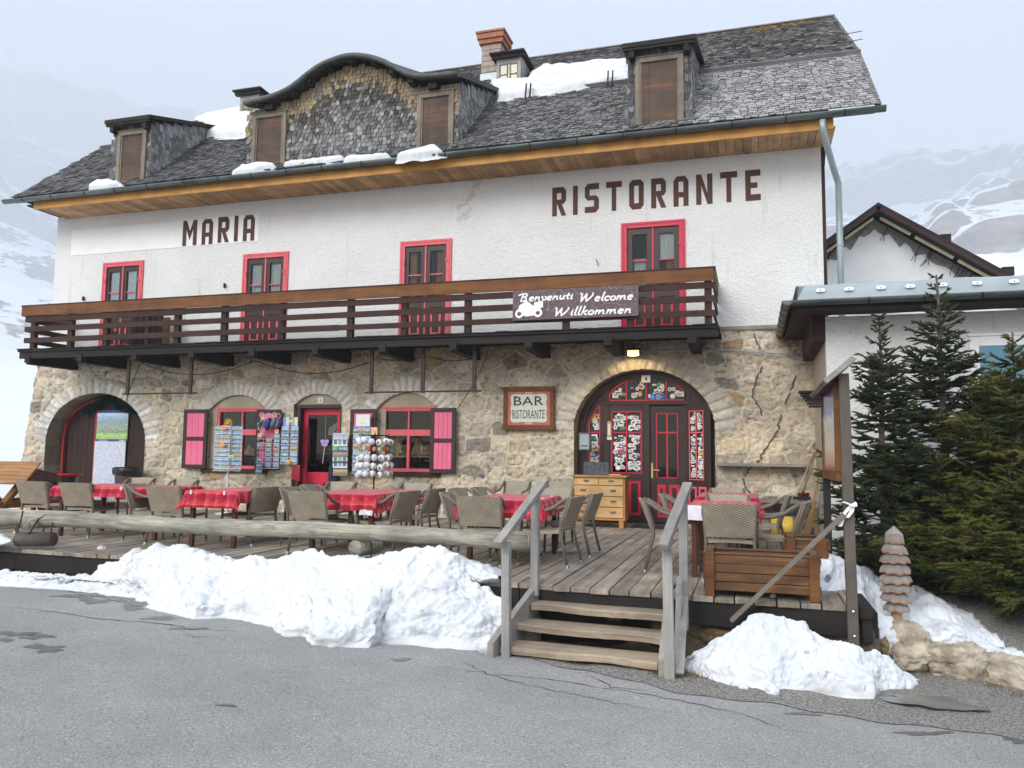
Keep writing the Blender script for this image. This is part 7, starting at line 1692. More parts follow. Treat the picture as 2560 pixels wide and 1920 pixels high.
# carousel of woolly sheep key rings
Y = -.95; cx = z6(1085, 900, Y)[0]; zt, zb = z6(1085, 545, Y)[2], z6(1085, 1080, Y)[2]
KC = thing('keyring_carousel', 'black carousel hung with white woolly sheep keyrings', 'keyring stand', (cx, Y, 0)); mb = MB(); mb.tube([(cx, Y, 0), (cx, Y, zt+.05)], .016, 8); mb.lathe([(.2, 0), (.2, .015), (.02, .03)], (cx, Y, 0), 14); mb.build('pole', M['black'], KC)
mb = MB()
for z in (zt, zt-.26, zt-.52):
    mb.tube([(cx+.26*math.cos(a), Y+.26*math.sin(a), z) for a in np.linspace(0, 6.283, 17)], .006, 5, cap=False)
    for a in np.linspace(0, 6.283, 9)[:-1]: mb.tube([(cx, Y, z), (cx+.26*math.cos(a), Y+.26*math.sin(a), z), (cx+.30*math.cos(a), Y+.30*math.sin(a), z+.03)], .005, 4)
mb.build('hook_ring', M['black'], KC)
SH = MB(); n_, m2 = 10, 7
gg = np.array([[(.076*math.sin(math.pi*j/(m2-1))*math.cos(2*math.pi*i/(n_-1))*(1+.10*math.sin(i*2.7+j)), .066*math.sin(math.pi*j/(m2-1))*math.sin(2*math.pi*i/(n_-1)), .068*math.cos(math.pi*j/(m2-1))*(1+.06*math.sin(i*3.1))) for i in range(n_)] for j in range(m2)]); SH.grid(gg)
SKR = thing('sheep_keyring', 'x', 'keyring', (0, 0, 0)); SH.build('fleece', M['sheep'], SKR, smooth=True)
mb = MB(); mb.tube([(.0, 0, .055), (.0, .0, .12)], .004, 4); mb.lathe([(.012, .0), (.026, .015), (.024, .05), (.01, .06)], (.035, -.045, -.03), 7, 1); mb.build('strap_and_head', [M['black'], mat('sheep_face', (.40, .26, .15), (.3, .18, .1), 9)], SKR); note_kids(SKR)
first = True; sl = 'white woolly sheep keyring on the black carousel'; sg = 'sheep keyrings on the carousel'; spots = []
for li, (v, rr0, nk) in enumerate(((625, .30, 8), (830, .28, 8), (930, .30, 9), (1030, .29, 8))):
    z = z6(1085, v, Y)[2]
    for i in range(nk): a = -math.pi*(i+.5)/nk*1.25+.4+li*.2; spots.append((cx+rr0*math.cos(a), Y+rr0*math.sin(a), z+rng.uniform(-.03, .03), a))
for (x, yv, z, a) in spots:
    if first: SKR.location = (x, yv, z); SKR.rotation_euler = (0, 0, a); SKR['label'] = sl; SKR['group'] = sg; first = False
    else: dup(SKR, (x, yv, z), a+rng.uniform(-.4, .4), sl, sg)
for i in range(9):
    a = -math.pi*(i+.5)/9*1.1+.2; z = z6(1085, 715, Y)[2]; mb = MB(); mb.lathe([(.0, .05), (.035, .03), (.04, -.02), (.02, -.05)], (cx+.27*math.cos(a), Y+.27*math.sin(a), z), 8, 0, 'z', ((.50, .27, .07), (.45, .10, .06), (.55, .50, .42))[i % 3]); mb.tube([(cx+.27*math.cos(a), Y+.27*math.sin(a), z+.05), (cx+.27*math.cos(a), Y+.27*math.sin(a), z+.12)], .004, 4, 0, True, (.3, .1, .05)); tag(mb.build('felt_keyring', M['flat'], None, loc=(cx+.27*math.cos(a), Y+.27*math.sin(a), z)), 'small brown or red felt keyring on the second tier of the carousel', 'keyring', 'felt keyrings on the carousel')
p = z6(1085, 495, Y); t = thing('carousel_label', 'peach paper label on top of the keyring carousel', 'label', tuple(p)); mb = MB(); mb.box(p[0]-.065, p[0]+.065, Y-.005, Y, p[2]-.08, p[2]+.08, 0, (.80, .44, .22)); mb.box(p[0]-.03, p[0]+.03, Y-.0065, Y-.0055, p[2]-.02, p[2]+.02, 0, (.70, .30, .12)); mb.build('paper', M['flat'], t)
# butterfly and wind chime in the door, and a panel imitating a parasol's reflection in its glass
c = z6(465, 640, .10); t = thing('butterfly_chime', 'lilac butterfly with a string of beads on the glass of the red door', 'butterfly', tuple(c)); mb = MB()
for s in (-1, 1):
    for (dx, dz, a, b) in ((.05, .03, .055, .045), (.035, -.035, .04, .04)): mb.add([(c[0]+s*dx+a*math.cos(t_), .09-.01*abs(math.cos(t_)), c[2]+dz+b*math.sin(t_)) for t_ in np.linspace(0, 6.283, 12)[:-1]], [tuple(range(11))], 0, (.42, .30, .66))
mb.build('wings', M['flat'], t); mb = MB(); q = [z6(462-i*3, 690+i*22, .10) for i in range(10)]; mb.tube([z6(478, 290, .10), c], .003, 4, 0, True, (.6, .6, .55))
for p in q: mb.lathe([(.004, -.02), (.012, 0), (.004, .02)], (p[0], .10, p[2]), 6, 0, 'z', (.62, .60, .55))
mb.build('bead_string', M['flat'], t)
c = z6(600, 450, .30); t = thing('parasol_reflection', 'grey panel with black letters imitating a parasol reflected in the red door glass', 'reflection', tuple(c)); mb = MB(); mb.add([(c[0]-.19, .30, c[2]-.16), (c[0]+.18, .30, c[2]-.16), (c[0]+.18, .30, c[2]+.16), (c[0]+.05, .32, c[2]+.14), (c[0]-.17, .30, c[2]+.0)], [(0, 1, 2, 3, 4)], 0, (.30, .33, .34)); text_into(mb, 'AI', c[0]-.03, c[2]-.10, .15, .296, 0, .2, 1, .02, col=(.02, .02, .02)); mb.build('reflection_panel', M['flat'], t)  # added panel behind the pane stands in for a mirrored parasol
# wooden trees and jars in the right shop window
def flat_tree(px, py, h, lab, kind):
    c = z6(px, py, .33); mb = MB()
    pts = [(-.02, 0), (-.02, .04)]+([(-.11, .05), (-.05, .14), (-.09, .14), (-.035, .23), (-.06, .23), (0, .34), (.06, .23), (.035, .23), (.09, .14), (.05, .14), (.11, .05)] if kind else [(-.12, .03), (0, .36), (.12, .03)])+[(.02, .04), (.02, 0)]
    mb.xz([(c[0]+a*h/.34, 1.232+b*h/.34) for a, b in pts], .32, .335); tag(mb.build('wooden_tree_cutout', M['fir'], None, loc=(c[0], .33, 1.232)), lab, 'ornament')
flat_tree(1370, 870, .42, 'jagged pale wooden fir cut-out in the left half of the right shop window', 1); flat_tree(1635, 870, .45, 'smooth triangular wooden tree cut-out in the right half of the right shop window', 0)
for px, sc, lab in ((1305, 1, 'silver glass jar left of the jagged wooden fir'), (1690, .85, 'silver glass jar between the triangular tree and the cork-coloured jar'), (1252, .8, 'slim silver bottle at the left edge of the right shop window')):
    c = z6(px, 860, .30); mb = MB(); mb.lathe([(.05*sc, 0), (.075*sc, .05), (.07*sc, .12), (.03*sc, .18), (.035*sc, .23)], (c[0], .30, 1.232), 12); tag(mb.build('glass_jar', M['steel2'], None, smooth=True, loc=(c[0], .30, 1.232)), lab, 'jar')
c = z6(1752, 860, .30); mb = MB(); mb.lathe([(.08, 0), (.095, .05), (.085, .18), (.04, .24), (.02, .26)], (c[0], .30, 1.232), 12); tag(mb.build('cork_jar', M['pole'], None, smooth=True, loc=(c[0], .30, 1.232)), 'cork-coloured jar beside the right shutter of the right shop window', 'jar')
c = z5(1180, 1040, .30); mb = MB(); mb.xz([(c[0]+a, 1.232+b) for a, b in ((-.12, 0), (.14, 0), (.13, .12), (.06, .11), (.02, .2), (-.04, .18), (-.06, .09), (-.12, .1))], .30, .32); tag(mb.build('wooden_crib', M['fir'], None, loc=(c[0], .31, 1.232)), 'small pale wooden ornament in the left shop window', 'ornament')
# ================================================================= far left: picnic table, bins
P = thing('picnic_table', 'brown timber picnic table with a tilted slatted top at the left end of the terrace', 'picnic table', (-11.6, -4.6, 0))
fr_, nr_ = F(103, 1156, -4.4), F(60, 1210, -5.15); lf_ = np.array((-1.9, -.25, .0)); mb = MB(); n_ = np.cross(lf_, nr_-fr_); n_ /= np.linalg.norm(n_)
for i in range(6):
    a, b = fr_+(nr_-fr_)*(i+.04)/6, fr_+(nr_-fr_)*(i+.96)/6; c_ = (a+b+lf_)/2; e1 = lf_/np.linalg.norm(lf_); e2 = (b-a)/np.linalg.norm(b-a); mb.obox(c_, (e1, e2, np.cross(e1, e2)), (np.linalg.norm(lf_)/2, np.linalg.norm(b-a)/2, .018))
mb.build('tabletop', M['bench'], P, bevel=.005)
mb = MB(); q = (fr_+nr_)/2+lf_*.10
for y_ in (-5.55, -5.40): mb.box(q[0]-1.8, q[0]+.1, y_, y_+.13, .43, .47)
mb.build('bench_seat', M['bench'], P, bevel=.005)
for l in (.10, .55):
    q = fr_*.25+nr_*.75+lf_*l; r_ = fr_*.8+nr_*.2+lf_*l; mb = MB(); mb.bar((q[0], -5.55, 0), (q[0], q[1]+.1, q[2]-.03), .07, .12, 0, (1, 0, 0)); mb.bar((r_[0], -4.1, 0), (r_[0], r_[1]-.05, r_[2]-.03), .07, .12, 0, (1, 0, 0)); mb.box(q[0]-.035, q[0]+.035, -5.6, -4.1, .33, .43); mb.build('trestle', M['rail_brown'], P, bevel=.005)
t = thing('tilted_bench', 'dark plank bench tipped against the wall left of the store arch', 'bench', (-13.2, -1.6, 0))
mb = MB(); q0, q1 = F(95, 1190, -2.2), F(140, 1190, -2.0)
for i in range(3): mb.bar(F(70, 1172+i*9, -2.2), F(142, 1190+i*9, -1.9), .10, .035, 0, (0, 1, .3))
mb.build('seat', M['beam'], t); mb = MB(); p = F(88, 1200, -2.1); mb.bar((p[0], p[1], 0), tuple(p), .07, .07, 0, (0, 1, 0)); p = F(128, 1205, -2.0); mb.bar((p[0], p[1], 0), tuple(p), .07, .07, 0, (0, 1, 0)); mb.build('leg', M['beam'], t)
def bin_(c, r_, h, lab, body, rim, name='waste_bin'):
    t = thing(name, lab, 'bin', (c[0], c[1], 0)); mb = MB(); mb.lathe([(r_*.78, .01), (r_, h)], (c[0], c[1], 0), 20); mb.build('body', body, t, smooth=False)
    mb = MB(); n = 24; prof = [(r_*1.02, h-.16), (r_*1.10, h-.08), (r_*1.08, h), (r_*.98, h+.02), (r_*.92, h-.03), (r_*.8, h-.12)]; vs = []
    for k, (a, z) in enumerate(prof):
        for j in range(n): b = 2*math.pi*j/n; q = 1+.05*math.sin(j*2.9+k)+.03*math.sin(j*5.1); vs.append((c[0]+a*q*math.cos(b), c[1]+a*q*math.sin(b), z+.03*math.sin(j*3.3)*(k < 2)))
    mb.add(vs, [(i*n+j, i*n+(j+1) % n, (i+1)*n+(j+1) % n, (i+1)*n+j) for i in range(len(prof)-1) for j in range(n)]); mb.build('bin_liner', rim, t, smooth=True)
c = F(100+1350*.16275, 960+1290*.16275, -.45); bin_((c[0], -.45), .27, c[2], 'brown bin with a black liner in front of the store arch', mat('brown_bin', (.10, .045, .045), (.075, .035, .035), 5), M['bag'])
c = F(100+400*.16275, 960+1385*.16275, -.6); t = thing('red_basin', 'wide red basin lid on a black bagged tub left of the store door', 'basin', (c[0], -.6, 0)); mb = MB(); mb.lathe([(.20, .0), (.24, c[2]-.06)], (c[0], -.6, 0), 18); mb.build('tub', M['bag'], t); mb = MB(); mb.lathe([(.22, c[2]-.06), (.34, c[2]-.015), (.345, c[2]+.01), (.30, c[2]+.0), (.2, c[2]-.03)], (c[0], -.6, 0), 24); mb.build('rim', M['redplastic'], t, smooth=True)
c = G(560, 1345-55, 0.0); t = thing('white_bucket', 'white bucket standing behind the leftmost tables', 'bucket', (-10.9, -3.2, 0)); mb = MB(); mb.lathe([(.12, 0), (.145, .34), (.15, .35), (.15, .33), (.13, .02)], (-10.6, -3.0, 0), 18); t.location = (-10.6, -3.0, 0); WL[t] = np.array((-10.6, -3.0, 0)); mb.build('pail', M['white'], t, smooth=True); mb = MB(); mb.tube([(-10.6+.15*math.cos(a), -3.0-.02, .34-.12*math.sin(a)) for a in np.linspace(0, math.pi, 10)], .005, 5); mb.build('bail_handle', M['iron'], t)

# ================================================================= right: notice board
NB = thing('notice_board', 'roofed timber notice board with a map, on a tall post at the terrace corner', 'notice board', (.77, -7.66, -.35))
mb = MB(); mb.bar((.785, -7.67, -.36), (.765, -7.64, 1.98), .085, .085, 0, (0, 1, 0)); mb.build('post', M['post_wood'], NB, bevel=.006)
mb = MB(); mb.bar((.735, -6.15, 0), (.73, -6.15, 1.9), .07, .07, 0, (0, 1, 0)); mb.build('post', M['black_wood'], NB, bevel=.006)
mb = MB(); mb.box(.695, .735, -7.56, -6.12, 1.92, 1.99); mb.box(.695, .735, -7.56, -6.12, 1.05, 1.14); mb.box(.692, .735, -7.58, -7.50, 1.14, 1.92); mb.box(.695, .735, -6.2, -6.12, 1.14, 1.92); mb.build('board_frame', M['rail_brown'], NB, bevel=.004)
mb = MB(); mb.add([(.708, -7.50, 1.14), (.708, -6.2, 1.14), (.708, -6.2, 1.92), (.708, -7.50, 1.92)], [(3, 2, 1, 0)], 0, None, [(0, 0), (1, 0), (1, 1), (0, 1)])
def pan_mat():
    mt, t, b = newmat('notice_print', .15, 0, .6); uvn = nn(t, 'UVMap'); sp = nn(t, 'SeparateXYZ'); t.links.new(uvn.outputs[0], sp.inputs[0]); n = noise(t, uvn.outputs[0], 4, 5)
    h = mth(t, 'ADD', sp.outputs[1], mth(t, 'MULTIPLY', mth(t, 'SUBTRACT', n, .5), .35)); t.links.new(ramp(t, h, [(.10, (.42, .17, .11)), (.20, (.46, .20, .14)), (.25, (.30, .32, .33)), (.5, (.40, .42, .44)), (.62, (.55, .62, .70)), (.72, (.08, .20, .48)), (1, (.05, .13, .38))]), b.inputs['Base Color']); return mt
mb.build('map_print', pan_mat(), NB)
mb = MB(); mb.ext([(-.13, -.10), (.10, .10), (.14, .07), (-.10, -.135)], (.72, -7.78, 2.02), (1, 0, 0), (0, 0, 1), (0, 1, 0), 1.75); mb.build('board_roof', M['grey_woody'], NB, bevel=.004)
mb = MB(); mb.ext([(-.10, -.10), (.0, -.03), (.0, -.10)], (.70, -7.60, 2.0), (1, 0, 0), (0, 0, 1), (0, 1, 0), 1.5); mb.build('roof_soffit', M['rail_brown'], NB)
mb = MB(); mb.bar((-.20, -7.68, -.17), (.735, -7.715, .78), .035, .085, 0, (0, 1, 0)); mb.build('diagonal_brace', M['brace_wood'], NB, bevel=.005)
mb = MB()
for p in ((-.155, -7.702, -.12), (-.09, -7.704, -.06), (.79, -7.716, -.22), (.785, -7.716, -.02)): mb.lathe([(.012, 0), (.012, -.012), (.004, -.016)], p, 8, 0, 'y')
mb.build('bolt_head', M['chrome'], NB)
mb = MB(); k = np.array((.74, -7.70, .80)); n = 14; S_ = .62
mb.tube([k+np.array((.06*math.cos(a)+.03, .06*math.sin(a), .07+.015*math.sin(a*2))) for a in np.linspace(0, 6.3, 14)], [.014]*14, 6, squash=.25)
def rib(pts, wd):
    vs = []
    for i, p in enumerate(pts): vs += [(p[0]-wd/2, p[1], p[2]), (p[0]+wd/2*(1 if i % 2 else .6), p[1]-.01, p[2]+.004)]
    mb.add(vs, [(2*i, 2*i+1, 2*i+3, 2*i+2) for i in range(len(pts)-1)])
rib([k+S_*np.array(p) for p in ((.13, -.01, .12), (.06, -.03, .06), (.0, -.035, -.02), (-.045, -.03, -.12), (-.06, -.03, -.2))], .04); rib([k+S_*np.array(p) for p in ((.12, -.02, .10), (.08, -.04, .0), (.03, -.045, -.08))], .035)
tag(mb.build('white_ribbon', M['white'], None, loc=tuple(k)), 'white plastic ribbon knotted round the notice board post', 'ribbon')
t = thing('dark_letter_rack', 'stack of dark grey corrugated slats fixed behind the notice board', 'slats', (.55, -3.0, 1.7)); mb = MB(); Yq = -2.2
for i in range(6): a = F(1800+(568+i*16)*.3436, 800+(530+i*20)*.3436, Yq); b_ = F(1800+720*.3436, 800+(525+i*22)*.3436, Yq); mb.box(a[0], b_[0]+.15, Yq-.25+i*.03, Yq, a[2]-.018, a[2]+.012)
mb.build('slats', M['black_wood'], t)

# ---- planters
def planter_(x0, x1, y0, y1, z0, h, lab):
    t = thing('plank_planter', lab, 'planter', ((x0+x1)/2, (y0+y1)/2, z0)); n = 4; ph = h*.86/n
    for nm, (a, b) in (('front', (y0, y0+.03)), ('back', (y1-.03, y1))):
        mb = MB()
        for i in range(n): j = rng.uniform(-.02, .02); mb.box(x0+j*.5, x1+j, a+rng.uniform(0, .004), b, z0+h*.14+i*ph+.002, z0+h*.14+(i+1)*ph-.004)
        mb.box(x0-.02, x1+.01, a-.012, b+.012, z0+h+.0, z0+h+.016); mb.build('long_side', M['planter'], t, bevel=.005)
    for x in (x0+.04, x1-.07):
        mb = MB(); mb.box(x, x+.03, y0+.03, y1-.03, z0+h*.14, z0+h-.01); mb.build('end_board', M['planter'], t)
        for y in (y0-.035, y1):
            mb = MB(); mb.box(x-.03, x+.055, y, y+.034, z0, z0+h+.02); mb.build('leg', M['rail_brown'], t, bevel=.005)
        mb = MB(); mb.box(x-.02, x+.045, y0-.03, y1+.03, z0+h+.0205, z0+h+.036); mb.build('cross_rail', M['planter'], t)
    mb = MB(); mb.box(x0+.05, x1-.06, y0+.03, y1-.03, z0+h*.5, z0+h*.62); mb.build('soil', M['soil'], t)
planter_(-.44, .56, -7.48, -7.06, 0, .375, 'brown plank planter box with peeling varnish at the front edge of the terrace')
planter_(.30, .70, -6.55, -6.05, .04, .40, 'shorter plank planter box behind the notice board post')
mb = MB(); mb.box(.84, .955, -7.62, -6.9, -.10, .01); mb.box(.86, .95, -7.6, -7.0, -.30, -.10); tag(mb.build('timber_block', M['black_wood'], None, loc=(.9, -7.3, -.2), bevel=.012), 'dark timber block at the right corner of the terrace', 'timber')
mb = MB(); c = F(2168, 1640, -7.45); mb.tube([c-np.array((0, 0, .2)), c+np.array((.01, .02, .24))], [.11, .095], 12); tag(mb.build('timber_stump', M['post_wood'], None, loc=tuple(c)), 'weathered timber stump under the right corner of the terrace', 'stump')

# ================================================================= annex
AY = -2.5; AX = 1.07
AN = thing('annex_building', 'low white roughcast annex with a grey membrane roof at the right of the inn', 'annex', (5, AY, -.3))
mb = MB(); mb.box(AX, 14, AY, AY+.25, -.6, 3.36); mb.box(AX+.001, AX+.25, AY+.25, 3, 2.95, 3.36); mb.build('wall', M['plaster'], AN)
mb = MB(); mb.box(AX-.0, AX+.25, AY+.251, 0.0, -.3, 2.45); mb.box(AX-.006, AX+.10, AY+.02, AY+.50, 2.2, 3.30); mb.box(AX-.002, AX+.2, AY+.5, 0.2, 2.45, 3.30); mb.build('side_wall', M['plaster_beige'], AN)
mb = MB(); mb.box(.62, 14, -3.10, AY-.001, 3.385, 3.42); mb.box(.62, AX-.002, AY, .3, 3.385, 3.42); mb.box(AX-.18, AX+.0, AY, .2, 3.0, 3.385); mb.build('soffit', M['beam'], AN)
mb = MB(); mb.box(.60, 14, -3.13, -3.10, 3.36, 3.50); mb.box(.585, .615, -3.10, .2, 3.36, 3.50); mb.build('fascia_board', M['black_wood'], AN)
n = 26; g = []
for j in range(30):
    t = (j/29)**1.8; row = []
    for i in range(60):
        x = .62+13.4*(i/59)**1.5; z = 3.47+.30*math.sin(min(1, t*7)*math.pi/2); y = -3.12+2.9*t**1.3
        x2 = x+(.16*math.sin(min(1, t*7)*math.pi/2) if i == 0 else 0); row.append((x2, y, z+.008*math.sin(x*5.2)*(t > .1)))
    g.append(row)
mb = MB(); mb.grid(np.array(g)); mb.build('roof_membrane', M['membrane'], AN, smooth=True)
mb = MB(); arc = [(math.cos(a), math.sin(a)) for a in np.linspace(math.pi, 2*math.pi, 13)]; R0, R1 = .075, .068; gy_, gz_ = -3.21, 3.485
mb.ext([(gy_+R0*c, gz_+R0*s) for c, s in arc]+[(gy_+R1*c, gz_+R1*s) for c, s in arc[::-1]], (.55, 0, 0), (0, 1, 0), (0, 0, 1), (1, 0, 0), 13.5)
mb.ext([(.51+R0*c, gz_+R0*s) for c, s in arc]+[(.51+R1*c, gz_+R1*s) for c, s in arc[::-1]], (0, -3.28, 0), (1, 0, 0), (0, 0, 1), (0, 1, 0), 3.25)
mb.ext([(.51+R0*.97*c, gz_+R0*.97*s) for c, s in arc], (0, -3.28, 0), (1, 0, 0), (0, 0, 1), (0, 1, 0), .01); mb.ext([(.51+R0*.97*c, gz_+R0*.97*s) for c, s in arc], (0, -.06, 0), (1, 0, 0), (0, 0, 1), (0, 1, 0), .02)
gt = mb.build('gutter', M['steel'], AN)
for x in (1.56, 2.25, 2.95, 3.6, 4.5): mb = MB(); mb.ext([(gy_+(R0+.006)*c, gz_+(R0+.006)*s) for c, s in arc]+[(gy_+(R0+.0005)*c, gz_+(R0+.0005)*s) for c, s in arc[::-1]], (x, 0, 0), (0, 1, 0), (0, 0, 1), (1, 0, 0), .03); mb.build('gutter_bracket', M['iron'], gt)
for yv in np.linspace(-2.9, -.3, 6): mb = MB(); mb.ext([(.51+(R0+.006)*c, gz_+(R0+.006)*s) for c, s in arc]+[(.51+(R0+.0005)*c, gz_+(R0+.0005)*s) for c, s in arc[::-1]], (0, yv, 0), (1, 0, 0), (0, 0, 1), (0, 1, 0), .025); mb.build('gutter_bracket', M['iron'], gt)
for px in (2050, 2121, 2201, 2274, 2355, 2441, 2533, 2630, 2730):
    x = FX(px, 715, -3.05); mb = MB(); pts = [(x+.030*math.cos(a)+(.032 if math.cos(a) > 0 else -.032), 3.645+.028*math.sin(a)) for a in np.linspace(0, 6.283, 17)[:-1]]
    mb.ext([(a, b-3.645) for a, b in pts], (0, -3.085, 3.645), (1, 0, 0), (0, .3, .95), (0, -.95, .3), .012); o_ = mb.build('fixing_plate', M['white'], AN)
    mb = MB(); mb.lathe([(.008, 0), (.008, -.01)], (x, -3.10, 3.645), 6, 0, 'y'); mb.build('screw', M['iron'], o_)
wx0, wx1 = FX(2420, 800, AY), 6.2; wz1 = FZ(2420, 400+1455*.3014, AY); wz0 = FZ(2420, 1180, AY)
mb = MB(); 
for q in ((wx0, wx0+.12, wz0, wz1), (wx1-.1, wx1, wz0, wz1), (wx0+.12, wx1-.1, wz1-.16, wz1), (wx0+.12, wx1-.1, wz0, wz0+.1), (wx0+1.1, wx0+1.2, wz0+.1, wz1-.16)): mb.box(q[0], q[1], AY-.03, AY+.01, q[2], q[3])
mb.box(wx0-.02, wx1, AY-.05, AY-.031, wz1-.02, wz1+.02); wn = mb.build('window_frame', M['white'], AN, bevel=.006)
mb = MB(); mb.box(wx0+.1, wx1-.05, AY-.012, AY-.004, wz0+.05, wz1-.1); pm_ = mat('sky_reflecting_pane', (.10, .22, .30), (.07, .17, .24), 1.2, rough=.04, spec=.9); pm_.node_tree.nodes['Principled BSDF'].inputs['Metallic'].default_value = .55
pm_.node_tree.nodes['Principled BSDF'].inputs['Roughness'].default_value = .05; mb.build('window_pane', pm_, AN)

# ================================================================= gable of the house behind
HY = 11.0; q = lambda u, v, Y=HY: F(1900+u*.3014, 400+v*.3014, Y)
HB = thing('gable_house', 'white plastered gable of a house behind the annex, with a dark roof and torn eaves', 'house', (6, HY, 0))
ap, rl = q(945, 500), q(1830, 985); lf = q(640, 740); ap_z = ap[2]; slope = (ap[2]-rl[2])/(rl[0]-ap[0])
xr = rl[0]+2.5; xl = ap[0]-5.5
mb = MB(); mb.xz([(xl, 0), (xr, 0), (xr, ap_z-slope*(xr-ap[0])), (ap[0], ap_z), (xl, ap_z-slope*(ap[0]-xl))], HY, HY+9.0); mb.build('gable_wall', M['plaster_smooth'], HB)
mb = MB(); tp = q(945, 372, HY-.9); th = .10; dz = .17
for s in (-1, 1):
    xe = ap[0]+s*8.5; ze = ap_z+dz-slope*8.5; mb.ext([(ap[0], ap_z+dz), (xe, ze), (xe, ze+th), (ap[0], ap_z+dz+th)][::s], (0, HY-.95, 0), (1, 0, 0), (0, 0, 1), (0, 1, 0), 10.5)
rf = mb.build('roof', M['black_wood'], HB)
mb = MB()
for s in (-1, 1):
    xe = ap[0]+s*8.4; ze = ap_z+dz-slope*8.4; mb.bar((ap[0]+s*.05, HY-.90, ap_z+dz-.10), (xe, HY-.90, ze-.10), .10, .11, 0, (0, 1, 0))
mb.build('verge_board', M['beam'], HB)
mb = MB(); i = 0; L = 8.4; x = .1
while x < L:
    l = rng.uniform(.9, 1.6)
    for s in (-1, 1):
        a, b = x, min(L, x+l-.12); mb.bar((ap[0]+s*a, HY-.55, ap_z+dz-slope*a-.20), (ap[0]+s*b, HY-.55, ap_z+dz-slope*b-.20), .05, .14, 0, (0, 1, 0))
    x += l
mb.build('cream_batten', mat('cream_board', (.60, .55, .33), (.5, .45, .26), 6), HB)
mb = MB()
for s in (-1, 1):
    k = 60; vs = []
    for i in range(k): d = 8.2*i/(k-1); w_ = .30+.10*math.sin(i*1.7)+.06*math.sin(i*4.1); vs += [(ap[0]+s*d, HY-.02, ap_z-slope*d+.02), (ap[0]+s*d, HY-.025, ap_z-slope*d-w_*.95)]
    mb.add(vs, [(2*i, 2*i+1, 2*i+3, 2*i+2) for i in range(k-1)])
mb.build('bare_mortar', mat('bare_mortar', (.27, .25, .235), (.17, .155, .145), 8, rough=.95, bump=.5, bscale=20), HB)
mb = MB()
for i in range(60):
    s = 1 if i > 16 else -1; d = rng.uniform(.2, 7.0) if s > 0 else rng.uniform(.2, 3); p = np.array((ap[0]+s*d, HY-.15, ap_z-slope*d+.1)); mb.tube([p, p+np.array((-.10-.1*rng.random(), -.05, -.28)), p+np.array((-.25*rng.random()-.15, -.03, -.45-.15*rng.random()))], .012, 4)
mb.build('reed_ends', M['iron'], HB)
mb = MB()
for u in (1530, 2050): p = q(u, 660 if u < 1600 else 930, HY-.4); mb.box(p[0]-.14, p[0]+.16, HY-.5, HY-.2, p[2]-.1, p[2]+.14)
mb.build('snow_stop', M['black_wood'], HB)

